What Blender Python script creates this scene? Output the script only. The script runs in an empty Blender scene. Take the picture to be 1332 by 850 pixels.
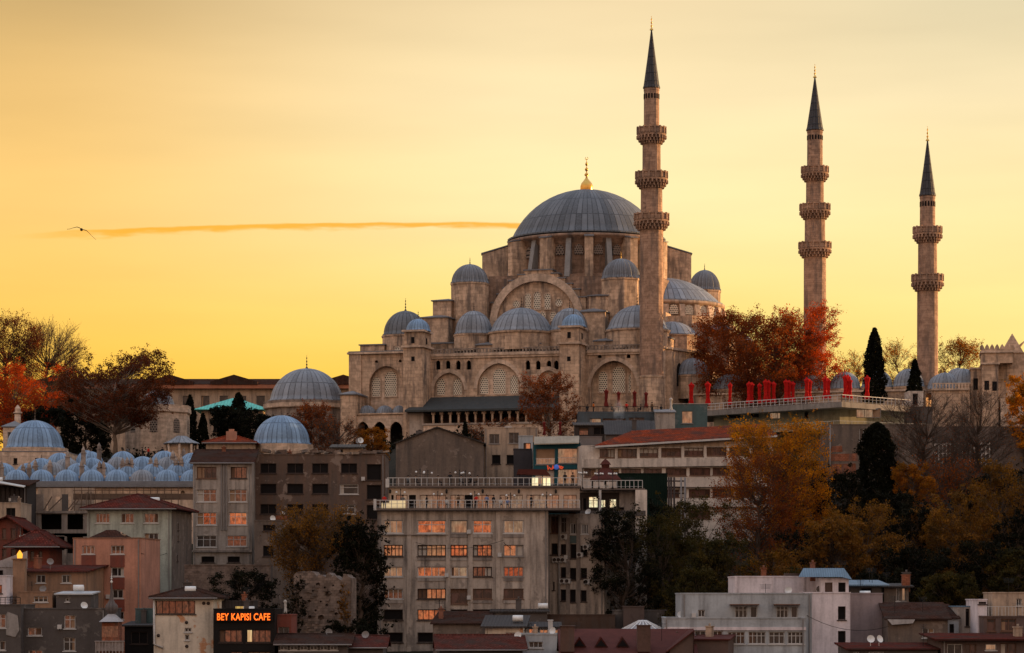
import bpy, bmesh, math, random
from math import sin, cos, pi, radians as R, sqrt
from mathutils import Vector, Matrix
from mathutils.geometry import tessellate_polygon

# ---------------- camera, world, sun, exposure ----------------
F = 3550.0; CX = 666.0; HZ = 780.0; CZ = 20.0       # focal length and horizon line in photo pixels; eye height in metres
S = bpy.context.scene
COL = S.collection
cam_d = bpy.data.cameras.new('camera'); cam = bpy.data.objects.new('camera', cam_d); COL.objects.link(cam)
cam.location = (0, 0, CZ); cam.rotation_euler = (R(90), 0, 0)
cam_d.sensor_width = 36; cam_d.lens = 36*F/1332; cam_d.shift_y = (HZ-425)/1332
cam_d.clip_start = 1; cam_d.clip_end = 30000
S.camera = cam
SUN_AZ = 68.0      # degrees to the right of the viewing direction
SUN_EL = 6.0
wd = bpy.data.worlds.new('World'); S.world = wd; wd.use_nodes = True
nt = wd.node_tree; nt.nodes.clear(); N = nt.nodes.new; L = nt.links.new
tc = N('ShaderNodeTexCoord'); sep = N('ShaderNodeSeparateXYZ'); L(tc.outputs['Generated'], sep.inputs[0])
def wramp(stops, src):
    r = N('ShaderNodeValToRGB'); e = r.color_ramp.elements
    while len(e) > 1: e.remove(e[-1])
    for i, (p, c) in enumerate(stops):
        x = e[0] if i == 0 else e.new(p)
        x.position = p; x.color = (*c, 1)
    r.color_ramp.interpolation = 'EASE' if False else 'LINEAR'
    L(src, r.inputs[0]); return r.outputs[0]
def wmath(op, a, b=None, c=None):
    m = N('ShaderNodeMath'); m.operation = op
    for i, x in enumerate((a, b, c)):
        if x is None: continue
        if isinstance(x, (int, float)): m.inputs[i].default_value = x
        else: L(x, m.inputs[i])
    return m.outputs[0]
def wmix(f, a, b, bt='MIX'):
    m = N('ShaderNodeMix'); m.data_type = 'RGBA'; m.blend_type = bt
    if isinstance(f, (int, float)): m.inputs[0].default_value = f
    else: L(f, m.inputs[0])
    for i, x in ((6, a), (7, b)):
        if isinstance(x, tuple): m.inputs[i].default_value = (*x, 1)
        else: L(x, m.inputs[i])
    return m.outputs[2]
X, Y_, Z = sep.outputs
west = wramp([(0, (0.700, 0.392, 0.035)), (.08, (0.700, 0.448, 0.063)), (.105, (0.700, 0.514, 0.140)), (.14, (0.700, 0.574, 0.280)), (.18, (0.700, 0.560, 0.315)),
              (.22, (0.588, 0.455, 0.259)), (.34, (0.542, 0.473, 0.385)), (.6, (0.490, 0.534, 0.647)), (1, (0.438, 0.560, 0.752))], Z)
westr = wramp([(0, (0.700, 0.462, 0.084)), (.08, (0.700, 0.511, 0.140)), (.105, (0.700, 0.553, 0.196)), (.14, (0.700, 0.560, 0.266)), (.18, (0.644, 0.525, 0.308)),
              (.22, (0.490, 0.420, 0.266)), (.34, (0.542, 0.490, 0.403)), (.6, (0.490, 0.534, 0.647)), (1, (0.438, 0.560, 0.752))], Z)
westl = wramp([(0, (0.700, 0.336, 0.024)), (.08, (0.700, 0.383, 0.042)), (.105, (0.700, 0.423, 0.083)), (.14, (0.700, 0.430, 0.125)), (.18, (0.602, 0.376, 0.125)),
              (.22, (0.406, 0.269, 0.107)), (.34, (0.525, 0.438, 0.350)), (.6, (0.490, 0.534, 0.647)), (1, (0.438, 0.560, 0.752))], Z)
east = wramp([(0, (0.306, 0.180, 0.126)), (.12, (0.666, 0.414, 0.288)), (.3, (0.738, 0.504, 0.351)), (.6, (0.540, 0.504, 0.513)), (1, (0.486, 0.594, 0.756))], Z)
az = wmath('DIVIDE', X, wmath('MAXIMUM', Y_, .05))
fr_ = N('ShaderNodeMapRange'); fr_.inputs[1].default_value = -.19; fr_.inputs[2].default_value = .02; fr_.interpolation_type = 'SMOOTHSTEP'
L(az, fr_.inputs[0])
w1 = wmix(fr_.outputs[0], westl, west)
fr2 = N('ShaderNodeMapRange'); fr2.inputs[1].default_value = .02; fr2.inputs[2].default_value = .2; fr2.interpolation_type = 'SMOOTHSTEP'
L(az, fr2.inputs[0])
w1 = wmix(fr2.outputs[0], w1, westr)
# a long thin cloud far away, low in the western sky (part of the sky itself)
cz = wmath('ADD', .1362, wmath('MULTIPLY', wmath('POWER', wmath('ABSOLUTE', wmath('ADD', az, .03)), 2.0), -.27))
nz = N('ShaderNodeTexNoise'); nz.inputs['Scale'].default_value = 60; nz.inputs['Detail'].default_value = 4
mp = N('ShaderNodeMapping'); mp.inputs['Scale'].default_value = (1, 1, 6); L(tc.outputs['Generated'], mp.inputs[0]); L(mp.outputs[0], nz.inputs[0])
dz = wmath('SUBTRACT', Z, cz)
dzn = wmath('ADD', dz, wmath('MULTIPLY', wmath('SUBTRACT', nz.outputs[0], .5), .0016))
up = N('ShaderNodeMapRange'); up.inputs[1].default_value = .0009; up.inputs[2].default_value = .0002; up.interpolation_type = 'SMOOTHSTEP'; L(dzn, up.inputs[0])
lo = N('ShaderNodeMapRange'); lo.inputs[1].default_value = -.0024; lo.inputs[2].default_value = -.0003; lo.interpolation_type = 'SMOOTHSTEP'
L(wmath('ADD', dz, wmath('MULTIPLY', wmath('SUBTRACT', nz.outputs[0], .5), .0055)), lo.inputs[0])
ends = N('ShaderNodeMapRange'); ends.inputs[1].default_value = -.188; ends.inputs[2].default_value = -.14; ends.interpolation_type = 'SMOOTHSTEP'; L(az, ends.inputs[0])
ende = N('ShaderNodeMapRange'); ende.inputs[1].default_value = .06; ende.inputs[2].default_value = 0.0; L(az, ende.inputs[0])
cm = wmath('MULTIPLY', wmath('MULTIPLY', up.outputs[0], lo.outputs[0]), wmath('MULTIPLY', ends.outputs[0], ende.outputs[0]))
cm = wmath('MULTIPLY', cm, .9)
w1 = wmix(cm, w1, (.74, .315, .018))
hz = N('ShaderNodeTexNoise'); hz.inputs['Scale'].default_value = 7; hz.inputs['Detail'].default_value = 3
mp2 = N('ShaderNodeMapping'); mp2.inputs['Scale'].default_value = (1, 1, 7); L(tc.outputs['Generated'], mp2.inputs[0]); L(mp2.outputs[0], hz.inputs[0])
vr = N('ShaderNodeMapRange'); vr.inputs[1].default_value = .3; vr.inputs[2].default_value = .7; vr.inputs[3].default_value = .95; vr.inputs[4].default_value = 1.04; L(hz.outputs[0], vr.inputs[0])
w1 = wmix(1.0, w1, vr.outputs[0], 'MULTIPLY')
face = wmath('ADD', wmath('MULTIPLY', X, sin(R(20))), wmath('MULTIPLY', Y_, cos(R(20))))
fm = N('ShaderNodeMapRange'); fm.inputs[1].default_value = -.35; fm.inputs[2].default_value = .8; fm.interpolation_type = 'SMOOTHSTEP'; L(face, fm.inputs[0])
grad = wmix(fm.outputs[0], east, w1)
sky = N('ShaderNodeTexSky'); sky.sky_type = 'NISHITA'; sky.sun_disc = False
sky.sun_elevation = R(SUN_EL); sky.sun_rotation = R(SUN_AZ); sky.dust_density = 2.5; sky.ozone_density = 1.5
bg1 = N('ShaderNodeBackground'); bg1.inputs[1].default_value = 1.16; L(grad, bg1.inputs[0])
bg2 = N('ShaderNodeBackground'); bg2.inputs[1].default_value = 0.05; L(sky.outputs[0], bg2.inputs[0])
mixs = N('ShaderNodeMixShader'); mixs.inputs[0].default_value = .12; L(bg1.outputs[0], mixs.inputs[1]); L(bg2.outputs[0], mixs.inputs[2])
wo = N('ShaderNodeOutputWorld'); L(mixs.outputs[0], wo.inputs[0])

sd = bpy.data.lights.new('sun', 'SUN'); sd.energy = 5.0; sd.color = (1.0, .58, .25); sd.angle = R(.6)
so = bpy.data.objects.new('sun', sd); COL.objects.link(so); so.location = (300, 300, 300)
sdir = Vector((sin(R(SUN_AZ))*cos(R(SUN_EL)), cos(R(SUN_AZ))*cos(R(SUN_EL)), sin(R(SUN_EL))))
so.rotation_euler = sdir.to_track_quat('Z', 'Y').to_euler()
S.view_settings.view_transform = 'Standard'; S.view_settings.look = 'None'
S.view_settings.exposure = 0.55; S.view_settings.gamma = 1.0; S.view_settings.use_curve_mapping = False
S.render.engine = 'CYCLES'
S.cycles.max_bounces = 5; S.cycles.diffuse_bounces = 2; S.cycles.glossy_bounces = 2; S.cycles.transmission_bounces = 2; S.cycles.transparent_max_bounces = 4
S.cycles.use_denoising = True
S.cycles.sample_clamp_indirect = 4

# ---------------- geometry helpers ----------------
RND = random.Random(7)
class MB:
    def __init__(s): s.v = []; s.f = []; s.m = []; s.u = []; s.s = []; s.T = None; s.hasuv = False
    def add(s, vs, fs, mi=0, uvs=None, smooth=False):
        b = len(s.v)
        if s.T is not None: vs = [s.T @ Vector(p) for p in vs]
        s.v.extend([tuple(p) for p in vs])
        for i, f in enumerate(fs):
            s.f.append([b+k for k in f]); s.m.append(mi); s.s.append(smooth)
            s.u.append(uvs[i] if uvs else None)
        if uvs: s.hasuv = True
        return s
    def box(s, x0, x1, y0, y1, z0, z1, mi=0):
        vs = [(x0,y0,z0),(x1,y0,z0),(x1,y1,z0),(x0,y1,z0),(x0,y0,z1),(x1,y0,z1),(x1,y1,z1),(x0,y1,z1)]
        return s.add(vs, [(0,1,5,4),(1,2,6,5),(2,3,7,6),(3,0,4,7),(4,5,6,7),(3,2,1,0)], mi)
    def hexa(s, b, t, mi=0):   # 4 bottom + 4 top points
        return s.add(list(b)+list(t), [(0,1,5,4),(1,2,6,5),(2,3,7,6),(3,0,4,7),(4,5,6,7),(3,2,1,0)], mi)
    def lathe(s, prof, n=24, c=(0,0,0), flute=0, fd=.03, mi=0, smooth=True, a0=0.0, a1=2*pi, un=None, rot=0.0):
        vs = []; fs = []; uv = []
        full = abs((a1-a0)-2*pi) < 1e-6
        cols = n if full else n+1
        arc = [0]
        for i in range(1, len(prof)): arc.append(arc[-1]+math.hypot(prof[i][0]-prof[i-1][0], prof[i][1]-prof[i-1][1]))
        for (r, z) in prof:
            for j in range(cols):
                a = a0+rot+(a1-a0)*j/n
                rr = r*(1+fd*(abs(cos(flute*(a)/2))-1)) if flute else r
                vs.append((c[0]+rr*cos(a), c[1]+rr*sin(a), c[2]+z))
        un = un or n/4
        for i in range(len(prof)-1):
            for j in range(n):
                k = (j+1) % cols
                fs.append((i*cols+j, i*cols+k, (i+1)*cols+k, (i+1)*cols+j))
                u0 = j/n*un; u1 = (j+1)/n*un
                uv.append([(u0, arc[i]), (u1, arc[i]), (u1, arc[i+1]), (u0, arc[i+1])])
        return s.add(vs, fs, mi, uv, smooth)
    def disc(s, r, z, n=24, c=(0,0,0), mi=0, rot=0.0):
        return s.add([(c[0]+r*cos(rot+2*pi*i/n), c[1]+r*sin(rot+2*pi*i/n), c[2]+z) for i in range(n)], [tuple(range(n))], mi)
    def tube(s, pts, rads, n=6, mi=0, cap=True):
        pts = [Vector(p) for p in pts]; rings = []; vs = []; fs = []
        for i, p in enumerate(pts):
            d = (pts[min(i+1, len(pts)-1)]-pts[max(i-1, 0)])
            if d.length < 1e-6: d = Vector((0,0,1))
            d.normalize()
            a = d.orthogonal().normalized() if i == 0 else (pa - d*pa.dot(d)).normalized()
            pa = a; b = d.cross(a)
            r = rads[i] if isinstance(rads, (list, tuple)) else rads
            for k in range(n): vs.append(p+(a*cos(2*pi*k/n)+b*sin(2*pi*k/n))*r)
        for i in range(len(pts)-1):
            for k in range(n):
                q = (k+1) % n
                fs.append((i*n+k, i*n+q, (i+1)*n+q, (i+1)*n+k))
        if cap: fs.append(tuple(range(n))[::-1]); fs.append(tuple((len(pts)-1)*n+k for k in range(n)))
        return s.add(vs, fs, mi, None, n > 5)
    def wall(s, outer, holes, y0=0.0, dep=.3, mi=0, back=False):
        """sheet in the x-z plane at y0 (facing -y) with holes; reveals run back by dep"""
        polys = [[Vector((x, z, 0)) for x, z in outer]]+[[Vector((x, z, 0)) for x, z in h] for h in holes]
        allp = [p for q in polys for p in q]
        tris = tessellate_polygon(polys)
        fs = []
        for t in tris:
            a, b, c = [allp[k] for k in t]
            ar = (b.x-a.x)*(c.y-a.y)-(b.y-a.y)*(c.x-a.x)
            if abs(ar) < 1e-9: continue
            fs.append(t if ar > 0 else t[::-1])
        s.add([(p.x, y0, p.y) for p in allp], fs, mi)
        for h in holes:
            n = len(h)
            s.add([(x, y0, z) for x, z in h]+[(x, y0+dep, z) for x, z in h], [(i, (i+1) % n, n+(i+1) % n, n+i) for i in range(n)], mi)
        return s
    def rwall(s, u0, u1, z0, z1, rects, y0=0.0, dep=.3, mi=0):
        """rectangular sheet with rectangular holes cut on a grid (robust)"""
        xs = sorted({u0, u1, *[min(max(q, u0), u1) for r in rects for q in (r[0], r[2])]})
        zs = sorted({z0, z1, *[min(max(q, z0), z1) for r in rects for q in (r[1], r[3])]})
        for j in range(len(zs)-1):
            zm = (zs[j]+zs[j+1])/2; st = None
            for i in range(len(xs)-1):
                xm = (xs[i]+xs[i+1])/2
                hole = any(r[0] < xm < r[2] and r[1] < zm < r[3] for r in rects)
                if not hole and st is None: st = xs[i]
                if hole and st is not None:
                    s.add([(st,y0,zs[j]),(xs[i],y0,zs[j]),(xs[i],y0,zs[j+1]),(st,y0,zs[j+1])], [(0,1,2,3)], mi); st = None
            if st is not None:
                s.add([(st,y0,zs[j]),(u1,y0,zs[j]),(u1,y0,zs[j+1]),(st,y0,zs[j+1])], [(0,1,2,3)], mi)
        for r in rects:
            a, b, c, d = r
            h = [(a,b),(c,b),(c,d),(a,d)]
            s.add([(x,y0,z) for x,z in h]+[(x,y0+dep,z) for x,z in h], [(i,(i+1)%4,4+(i+1)%4,4+i) for i in range(4)], mi)
        return s
    def slab(s, poly, y0, y1, mi=0):
        """x-z polygon extruded along y"""
        n = len(poly)
        P = [Vector((x, z, 0)) for x, z in poly]
        tr = tessellate_polygon([P])
        s.add([(x, y0, z) for x, z in poly]+[(x, y1, z) for x, z in poly],
              [tuple(t) for t in tr]+[tuple(n+k for k in t[::-1]) for t in tr]+[(i, (i+1) % n, n+(i+1) % n, n+i) for i in range(n)], mi)
        return s
    def plan(s, poly, z0, z1, mi=0):
        """x-y polygon extruded in z"""
        n = len(poly)
        P = [Vector((x, y, 0)) for x, y in poly]
        tr = tessellate_polygon([P])
        s.add([(x, y, z0) for x, y in poly]+[(x, y, z1) for x, y in poly],
              [tuple(t) for t in tr]+[tuple(n+k for k in t[::-1]) for t in tr]+[(i, (i+1) % n, n+(i+1) % n, n+i) for i in range(n)], mi)
        return s
    def build(s, name, mat, parent=None, label=None, loc=None):
        me = bpy.data.meshes.new(name); me.from_pydata(s.v, [], s.f)
        mats = mat if isinstance(mat, (list, tuple)) else [mat]
        for m in mats: me.materials.append(m)
        me.polygons.foreach_set('material_index', s.m)
        me.polygons.foreach_set('use_smooth', s.s)
        if s.hasuv:
            ul = me.uv_layers.new(name='UVMap'); k = 0; buf = []
            for f, u in zip(s.f, s.u):
                if u:
                    for q in u: buf.extend(q)
                else: buf.extend([0.0, 0.0]*len(f))
            ul.data.foreach_set('uv', buf)
        me.update()
        o = bpy.data.objects.new(name, me); COL.objects.link(o)
        if parent: o.parent = parent
        if loc is not None: o.location = loc
        if label: o['label'] = label
        return o

def tag(o, label, cat, group=None, kind=None):
    if label: o['label'] = label
    if cat: o['category'] = cat
    if group: o['group'] = group
    if kind: o['kind'] = kind
    return o
def empty(name, loc, rz=0.0):
    o = bpy.data.objects.new(name, None); COL.objects.link(o); o.location = loc; o.rotation_euler = (0, 0, rz)
    o.empty_display_size = .5
    return o
def kids(o): return [c for c in ALLKIDS.get(o.name, [])]
def copy_tree(o, loc=None, rz=None, label=None, group=None, scale=None, parent=None):
    c = o.copy(); COL.objects.link(c); c.parent = parent
    if loc is not None: c.location = loc
    if rz is not None: c.rotation_euler = (0, 0, rz)
    if scale is not None: c.scale = scale if isinstance(scale, (tuple, list)) else (scale,)*3
    if label: c['label'] = label
    if group: c['group'] = group
    for ch in o.children: copy_tree(ch, parent=c)
    return c
def W(px, py, Y): return Vector(((px-CX)/F*Y, Y, CZ+(HZ-py)/F*Y))
def lerp(tab, x):
    if x <= tab[0][0]: return tab[0][1]
    for (a, b), (c, d) in zip(tab, tab[1:]):
        if x <= c: return b+(d-b)*(x-a)/(c-a)
    return tab[-1][1]
GR = [(150, 0), (210, 1), (280, 5), (330, 10), (380, 21), (430, 36), (465, 46.5), (485, 49), (640, 49.5), (760, 46), (1200, 10), (2500, 0)]
GL = [(150, 0), (210, 1), (280, 5), (330, 8), (380, 16), (425, 24), (438, 30), (468, 40), (485, 44.5), (520, 48), (640, 49.5), (760, 46), (1200, 10), (2500, 0)]
def ground(x, y):
    t = min(max((x+34)/22, 0), 1); t = t*t*(3-2*t)
    h = lerp(GL, y)*(1-t)+lerp(GR, y)*t
    if x > 110:      # unseen hill added out of frame on the right to block the low sun
        k = math.exp(-((x-260)/75)**4-((y-425)/75)**4); h = h*(1-k)+88*k
    return h
class Fr:
    """local frame of a thing: origin under photo column px at distance Y, turned by rz"""
    def __init__(s, px, Y, rz=0.0, z=None):
        s.ox = (px-CX)/F*Y; s.oy = Y; s.c = cos(rz); s.s = sin(rz); s.rz = rz
        s.oz = ground(s.ox, s.oy) if z is None else z
    def u(s, px, v=0.0):
        t = (px-CX)/F
        return (t*(s.oy+v*s.c)-s.ox+v*s.s)/(s.c-t*s.s)
    def v(s, px, u=0.0):
        t = (px-CX)/F
        return (s.ox+u*s.c-t*(s.oy+u*s.s))/(t*s.c+s.s)
    def Yw(s, u, v): return s.oy+u*s.s+v*s.c
    def z(s, py, u=0.0, v=0.0): return CZ+(HZ-py)/F*s.Yw(u, v)-s.oz
    def m(s, n, u=0.0, v=0.0): return n/F*s.Yw(u, v)     # photo pixels to metres there
    def root(s, name): return empty(name, (s.ox, s.oy, s.oz), s.rz)
def arch(cx, zb, zs, za, hw, n=9):
    """outline of an arched opening, counter-clockwise"""
    h = za-zs; p = [(cx-hw, zb), (cx+hw, zb)]
    right = []
    for i in range(n+1):
        t = i/n
        if h > hw*1.02:
            k = (h*h-hw*hw)/(2*hw); rr = hw+k; am = math.asin(min(1, h/rr))
            x = -k+rr*cos(am*t); z = rr*sin(am*t)
        else:
            x = hw*cos(pi/2*t); z = h*sin(pi/2*t)
        right.append((x, z))
    p += [(cx+x, zs+z) for x, z in right]+[(cx-x, zs+z) for x, z in right[::-1][1:]]
    if abs(zs-zb) < 1e-6: p = p[:1]+p[2:]; p = p[:-1]
    return p

# ---------------- materials ----------------
MATS = {}
def nodes(name):
    m = bpy.data.materials.new(name); m.use_nodes = True
    t = m.node_tree; b = t.nodes['Principled BSDF']; b.inputs['Specular IOR Level'].default_value = .12
    return m, t, b
def ramp(t, src, stops, interp='LINEAR'):
    r = t.nodes.new('ShaderNodeValToRGB'); e = r.color_ramp.elements
    while len(e) > 1: e.remove(e[-1])
    for i, (p, c) in enumerate(stops):
        x = e[0] if i == 0 else e.new(p)
        if not isinstance(c, tuple): c = (c, c, c)
        x.position = p; x.color = (*c, 1)
    r.color_ramp.interpolation = interp
    t.links.new(src, r.inputs[0]); return r.outputs[0]
def noise_(t, scale, detail=4, rough=.55, vec=None, mapscale=None, coord='Object'):
    n = t.nodes.new('ShaderNodeTexNoise'); n.inputs['Scale'].default_value = scale; n.inputs['Detail'].default_value = detail; n.inputs['Roughness'].default_value = rough
    if vec is None:
        c = t.nodes.new('ShaderNodeTexCoord'); vec = c.outputs[coord]
    if mapscale:
        mp = t.nodes.new('ShaderNodeMapping'); mp.inputs['Scale'].default_value = mapscale; t.links.new(vec, mp.inputs[0]); vec = mp.outputs[0]
    t.links.new(vec, n.inputs[0]); return n.outputs[0]
def mix(t, f, a, b, bt='MIX'):
    m = t.nodes.new('ShaderNodeMix'); m.data_type = 'RGBA'; m.blend_type = bt
    if isinstance(f, (int, float)): m.inputs[0].default_value = f
    else: t.links.new(f, m.inputs[0])
    for i, x in ((6, a), (7, b)):
        if isinstance(x, tuple): m.inputs[i].default_value = (*x[:3], 1)
        else: t.links.new(x, m.inputs[i])
    return m.outputs[2]
def bump(t, b, h, strength=.4, dist=.05):
    n = t.nodes.new('ShaderNodeBump'); n.inputs['Strength'].default_value = strength; n.inputs['Distance'].default_value = dist
    t.links.new(h, n.inputs['Height']); t.links.new(n.outputs[0], b.inputs['Normal'])
def wallvec(t):
    """object coordinates folded so that x+y runs along any wall and z goes up"""
    c = t.nodes.new('ShaderNodeTexCoord'); s = t.nodes.new('ShaderNodeSeparateXYZ'); t.links.new(c.outputs['Object'], s.inputs[0])
    a = t.nodes.new('ShaderNodeMath'); a.operation = 'ADD'; t.links.new(s.outputs[0], a.inputs[0]); t.links.new(s.outputs[1], a.inputs[1])
    k = t.nodes.new('ShaderNodeCombineXYZ'); t.links.new(a.outputs[0], k.inputs[0]); t.links.new(s.outputs[2], k.inputs[1])
    return k.outputs[0]
def scale_c(c, k): return tuple(min(1, x*k) for x in c)
def stone(name, c, bw=1.5, bh=.62, var=.5, dirt=.6, grime=(.10,.08,.07)):
    if name in MATS: return MATS[name]
    m, t, b = nodes(name); vec = wallvec(t)
    br = t.nodes.new('ShaderNodeTexBrick'); t.links.new(vec, br.inputs[0])
    br.inputs['Scale'].default_value = 1; br.inputs['Brick Width'].default_value = bw; br.inputs['Row Height'].default_value = bh
    br.inputs['Mortar Size'].default_value = .035; br.inputs['Mortar Smooth'].default_value = .6; br.inputs['Bias'].default_value = -.2
    br.inputs['Color1'].default_value = (*scale_c(c, 1+var*.55), 1); br.inputs['Color2'].default_value = (*scale_c(c, 1-var), 1); br.inputs['Mortar'].default_value = (*scale_c(c, .42), 1)
    n1 = noise_(t, .18, 5); n2 = noise_(t, 1.1, 5, .65); n3 = noise_(t, 1.0, 5, .65, None, (.8, .8, .12))
    col = mix(t, ramp(t, n1, [(.38, 0.0), (.62, .85)]), br.outputs[0], scale_c(c, .72), 'MIX')
    col = mix(t, ramp(t, n2, [(.45, 0.0), (.66, .7)]), col, tuple((a*1.38+.02) for a in c))
    col = mix(t, ramp(t, n3, [(.47, 0.0), (.66, min(.9, dirt*1.4))]), col, grime)
    t.links.new(col, b.inputs['Base Color']); b.inputs['Roughness'].default_value = .9
    bump(t, b, br.outputs[1], -.5, .05)
    MATS[name] = m; return m
def plaster(name, c, dirt=.5, peel=.3, pc=None, grime=(.07,.06,.055), rough=.85, ps=.55):
    if name in MATS: return MATS[name]
    m, t, b = nodes(name)
    n1 = noise_(t, .22, 6, .6); n2 = noise_(t, .9, 5, .6, None, (1.3, 1.3, .16)); n3 = noise_(t, ps, 7, .62); n4 = noise_(t, 4.0, 3)
    n5 = noise_(t, 1.9, 6, .7)
    col = mix(t, ramp(t, n1, [(.36, 0.0), (.62, .8)]), c, scale_c(c, .6))
    col = mix(t, ramp(t, n2, [(.45, 0.0), (.68, min(.92, dirt*1.25))]), col, grime)
    col = mix(t, ramp(t, n5, [(.52, 0.0), (.68, dirt*.8)]), col, scale_c(c, .45))
    col = mix(t, ramp(t, n3, [(.57, 0.0), (.60, min(.95, peel*1.5))]), col, pc or scale_c(c, .5))
    col = mix(t, ramp(t, n4, [(.3, .0), (.75, .22)]), col, scale_c(c, 1.3))
    t.links.new(col, b.inputs['Base Color']); b.inputs['Roughness'].default_value = rough
    bump(t, b, n3, .3, .05)
    MATS[name] = m; return m
def lead(name, c=(.17,.20,.245), un=1.0, row=1.6, var=.4):
    """lead sheet over domes: UV u counts the seams, v runs up the slope in metres"""
    if name in MATS: return MATS[name]
    m, t, b = nodes(name); c0 = t.nodes.new('ShaderNodeTexCoord')
    br = t.nodes.new('ShaderNodeTexBrick'); t.links.new(c0.outputs['UV'], br.inputs[0])
    br.offset = .0; br.inputs['Scale'].default_value = 1; br.inputs['Brick Width'].default_value = 1; br.inputs['Row Height'].default_value = row
    br.inputs['Mortar Size'].default_value = .13; br.inputs['Mortar Smooth'].default_value = .8
    br.inputs['Color1'].default_value = (*scale_c(c, 1+var*.4), 1); br.inputs['Color2'].default_value = (*scale_c(c, 1-var*.6), 1); br.inputs['Mortar'].default_value = (*scale_c(c, .36), 1)
    n1 = noise_(t, .5, 6, .6); n2 = noise_(t, 2.6, 4, .6)
    col = mix(t, ramp(t, n1, [(.35, 0.0), (.7, .5)]), br.outputs[0], scale_c(c, .62))
    col = mix(t, ramp(t, n2, [(.5, 0.0), (.75, .35)]), col, scale_c(c, 1.6))
    t.links.new(col, b.inputs['Base Color']); b.inputs['Roughness'].default_value = .55; b.inputs['Metallic'].default_value = .0
    bump(t, b, br.outputs[1], .6, .08)
    MATS[name] = m; return m
def sheet(name, c, rough=.6, metal=0.0, ribs=0.0, var=.3):
    if name in MATS: return MATS[name]
    m, t, b = nodes(name); n1 = noise_(t, .8, 6, .6); n2 = noise_(t, 5, 3)
    col = mix(t, ramp(t, n1, [(.35, 0.0), (.7, var*2)]), c, scale_c(c, .6))
    col = mix(t, ramp(t, n2, [(.5, 0.0), (.8, var)]), col, scale_c(c, 1.4))
    if ribs:
        c0 = t.nodes.new('ShaderNodeTexCoord'); w = t.nodes.new('ShaderNodeTexWave'); w.bands_direction = 'X'; w.inputs['Scale'].default_value = ribs
        t.links.new(c0.outputs['Object'], w.inputs[0])
        col = mix(t, ramp(t, w.outputs[1], [(.0, .5), (.3, 0.0)]), col, scale_c(c, .4)); bump(t, b, w.outputs[1], .5, .05)
    t.links.new(col, b.inputs['Base Color']); b.inputs['Roughness'].default_value = rough; b.inputs['Metallic'].default_value = metal
    MATS[name] = m; return m
def tiles(name, c, var=.45):
    if name in MATS: return MATS[name]
    m, t, b = nodes(name)
    c0 = t.nodes.new('ShaderNodeTexCoord'); w = t.nodes.new('ShaderNodeTexBrick'); t.links.new(c0.outputs['Object'], w.inputs[0])
    w.inputs['Scale'].default_value = 1; w.inputs['Brick Width'].default_value = .35; w.inputs['Row Height'].default_value = .4; w.inputs['Mortar Size'].default_value = .05
    w.inputs['Color1'].default_value = (*scale_c(c, 1.25), 1); w.inputs['Color2'].default_value = (*scale_c(c, .65), 1); w.inputs['Mortar'].default_value = (*scale_c(c, .4), 1)
    n1 = noise_(t, .4, 6, .65)
    n6 = noise_(t, 2.2, 5, .7); col = mix(t, ramp(t, n6, [(.42, 0.0), (.62, .75)]), w.outputs[0], scale_c(c, .38)); col = mix(t, ramp(t, n1, [(.4, 0.0), (.64, var*1.7)]), col, (.045, .035, .03))
    t.links.new(col, b.inputs['Base Color']); b.inputs['Roughness'].default_value = .95; b.inputs['Specular IOR Level'].default_value = 0; bump(t, b, w.outputs[1], -.3, .03)
    MATS[name] = m; return m
def flat(name, c, rough=.7, metal=0.0, emis=None, es=1.0, var=.2):
    if name in MATS: return MATS[name]
    m, t, b = nodes(name); n1 = noise_(t, 1.6, 5)
    col = mix(t, ramp(t, n1, [(.35, 0.0), (.7, var*2)]), c, scale_c(c, .6))
    t.links.new(col, b.inputs['Base Color']); b.inputs['Roughness'].default_value = rough; b.inputs['Metallic'].default_value = metal
    if emis: b.inputs['Emission Color'].default_value = (*emis, 1); b.inputs['Emission Strength'].default_value = es
    MATS[name] = m; return m
def lattice(name, c=(.50,.42,.33), pitch=.42):
    """carved stone grille with rows of round holes"""
    if name in MATS: return MATS[name]
    m, t, b = nodes(name); vec = wallvec(t)
    def mth(op, a, bb=None):
        q = t.nodes.new('ShaderNodeMath'); q.operation = op
        for i, x in enumerate((a, bb)):
            if x is None: continue
            if isinstance(x, (int, float)): q.inputs[i].default_value = x
            else: t.links.new(x, q.inputs[i])
        return q.outputs[0]
    s = t.nodes.new('ShaderNodeSeparateXYZ'); t.links.new(vec, s.inputs[0])
    row = mth('DIVIDE', s.outputs[1], pitch*.86); fl = mth('FLOOR', row); off = mth('MULTIPLY', mth('MODULO', fl, 2.0), .5)
    cx = mth('SUBTRACT', mth('FRACT', mth('ADD', mth('DIVIDE', s.outputs[0], pitch), off)), .5)
    cy = mth('SUBTRACT', mth('FRACT', row), .5)
    d = mth('SQRT', mth('ADD', mth('MULTIPLY', cx, cx), mth('MULTIPLY', cy, cy)))
    hole = mth('LESS_THAN', d, .31)
    n1 = noise_(t, .9, 4)
    col = mix(t, ramp(t, n1, [(.35, 0.0), (.7, .5)]), c, scale_c(c, .65))
    col = mix(t, hole, col, (.02, .018, .018))
    t.links.new(col, b.inputs['Base Color']); b.inputs['Roughness'].default_value = .8
    MATS[name] = m; return m
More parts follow.
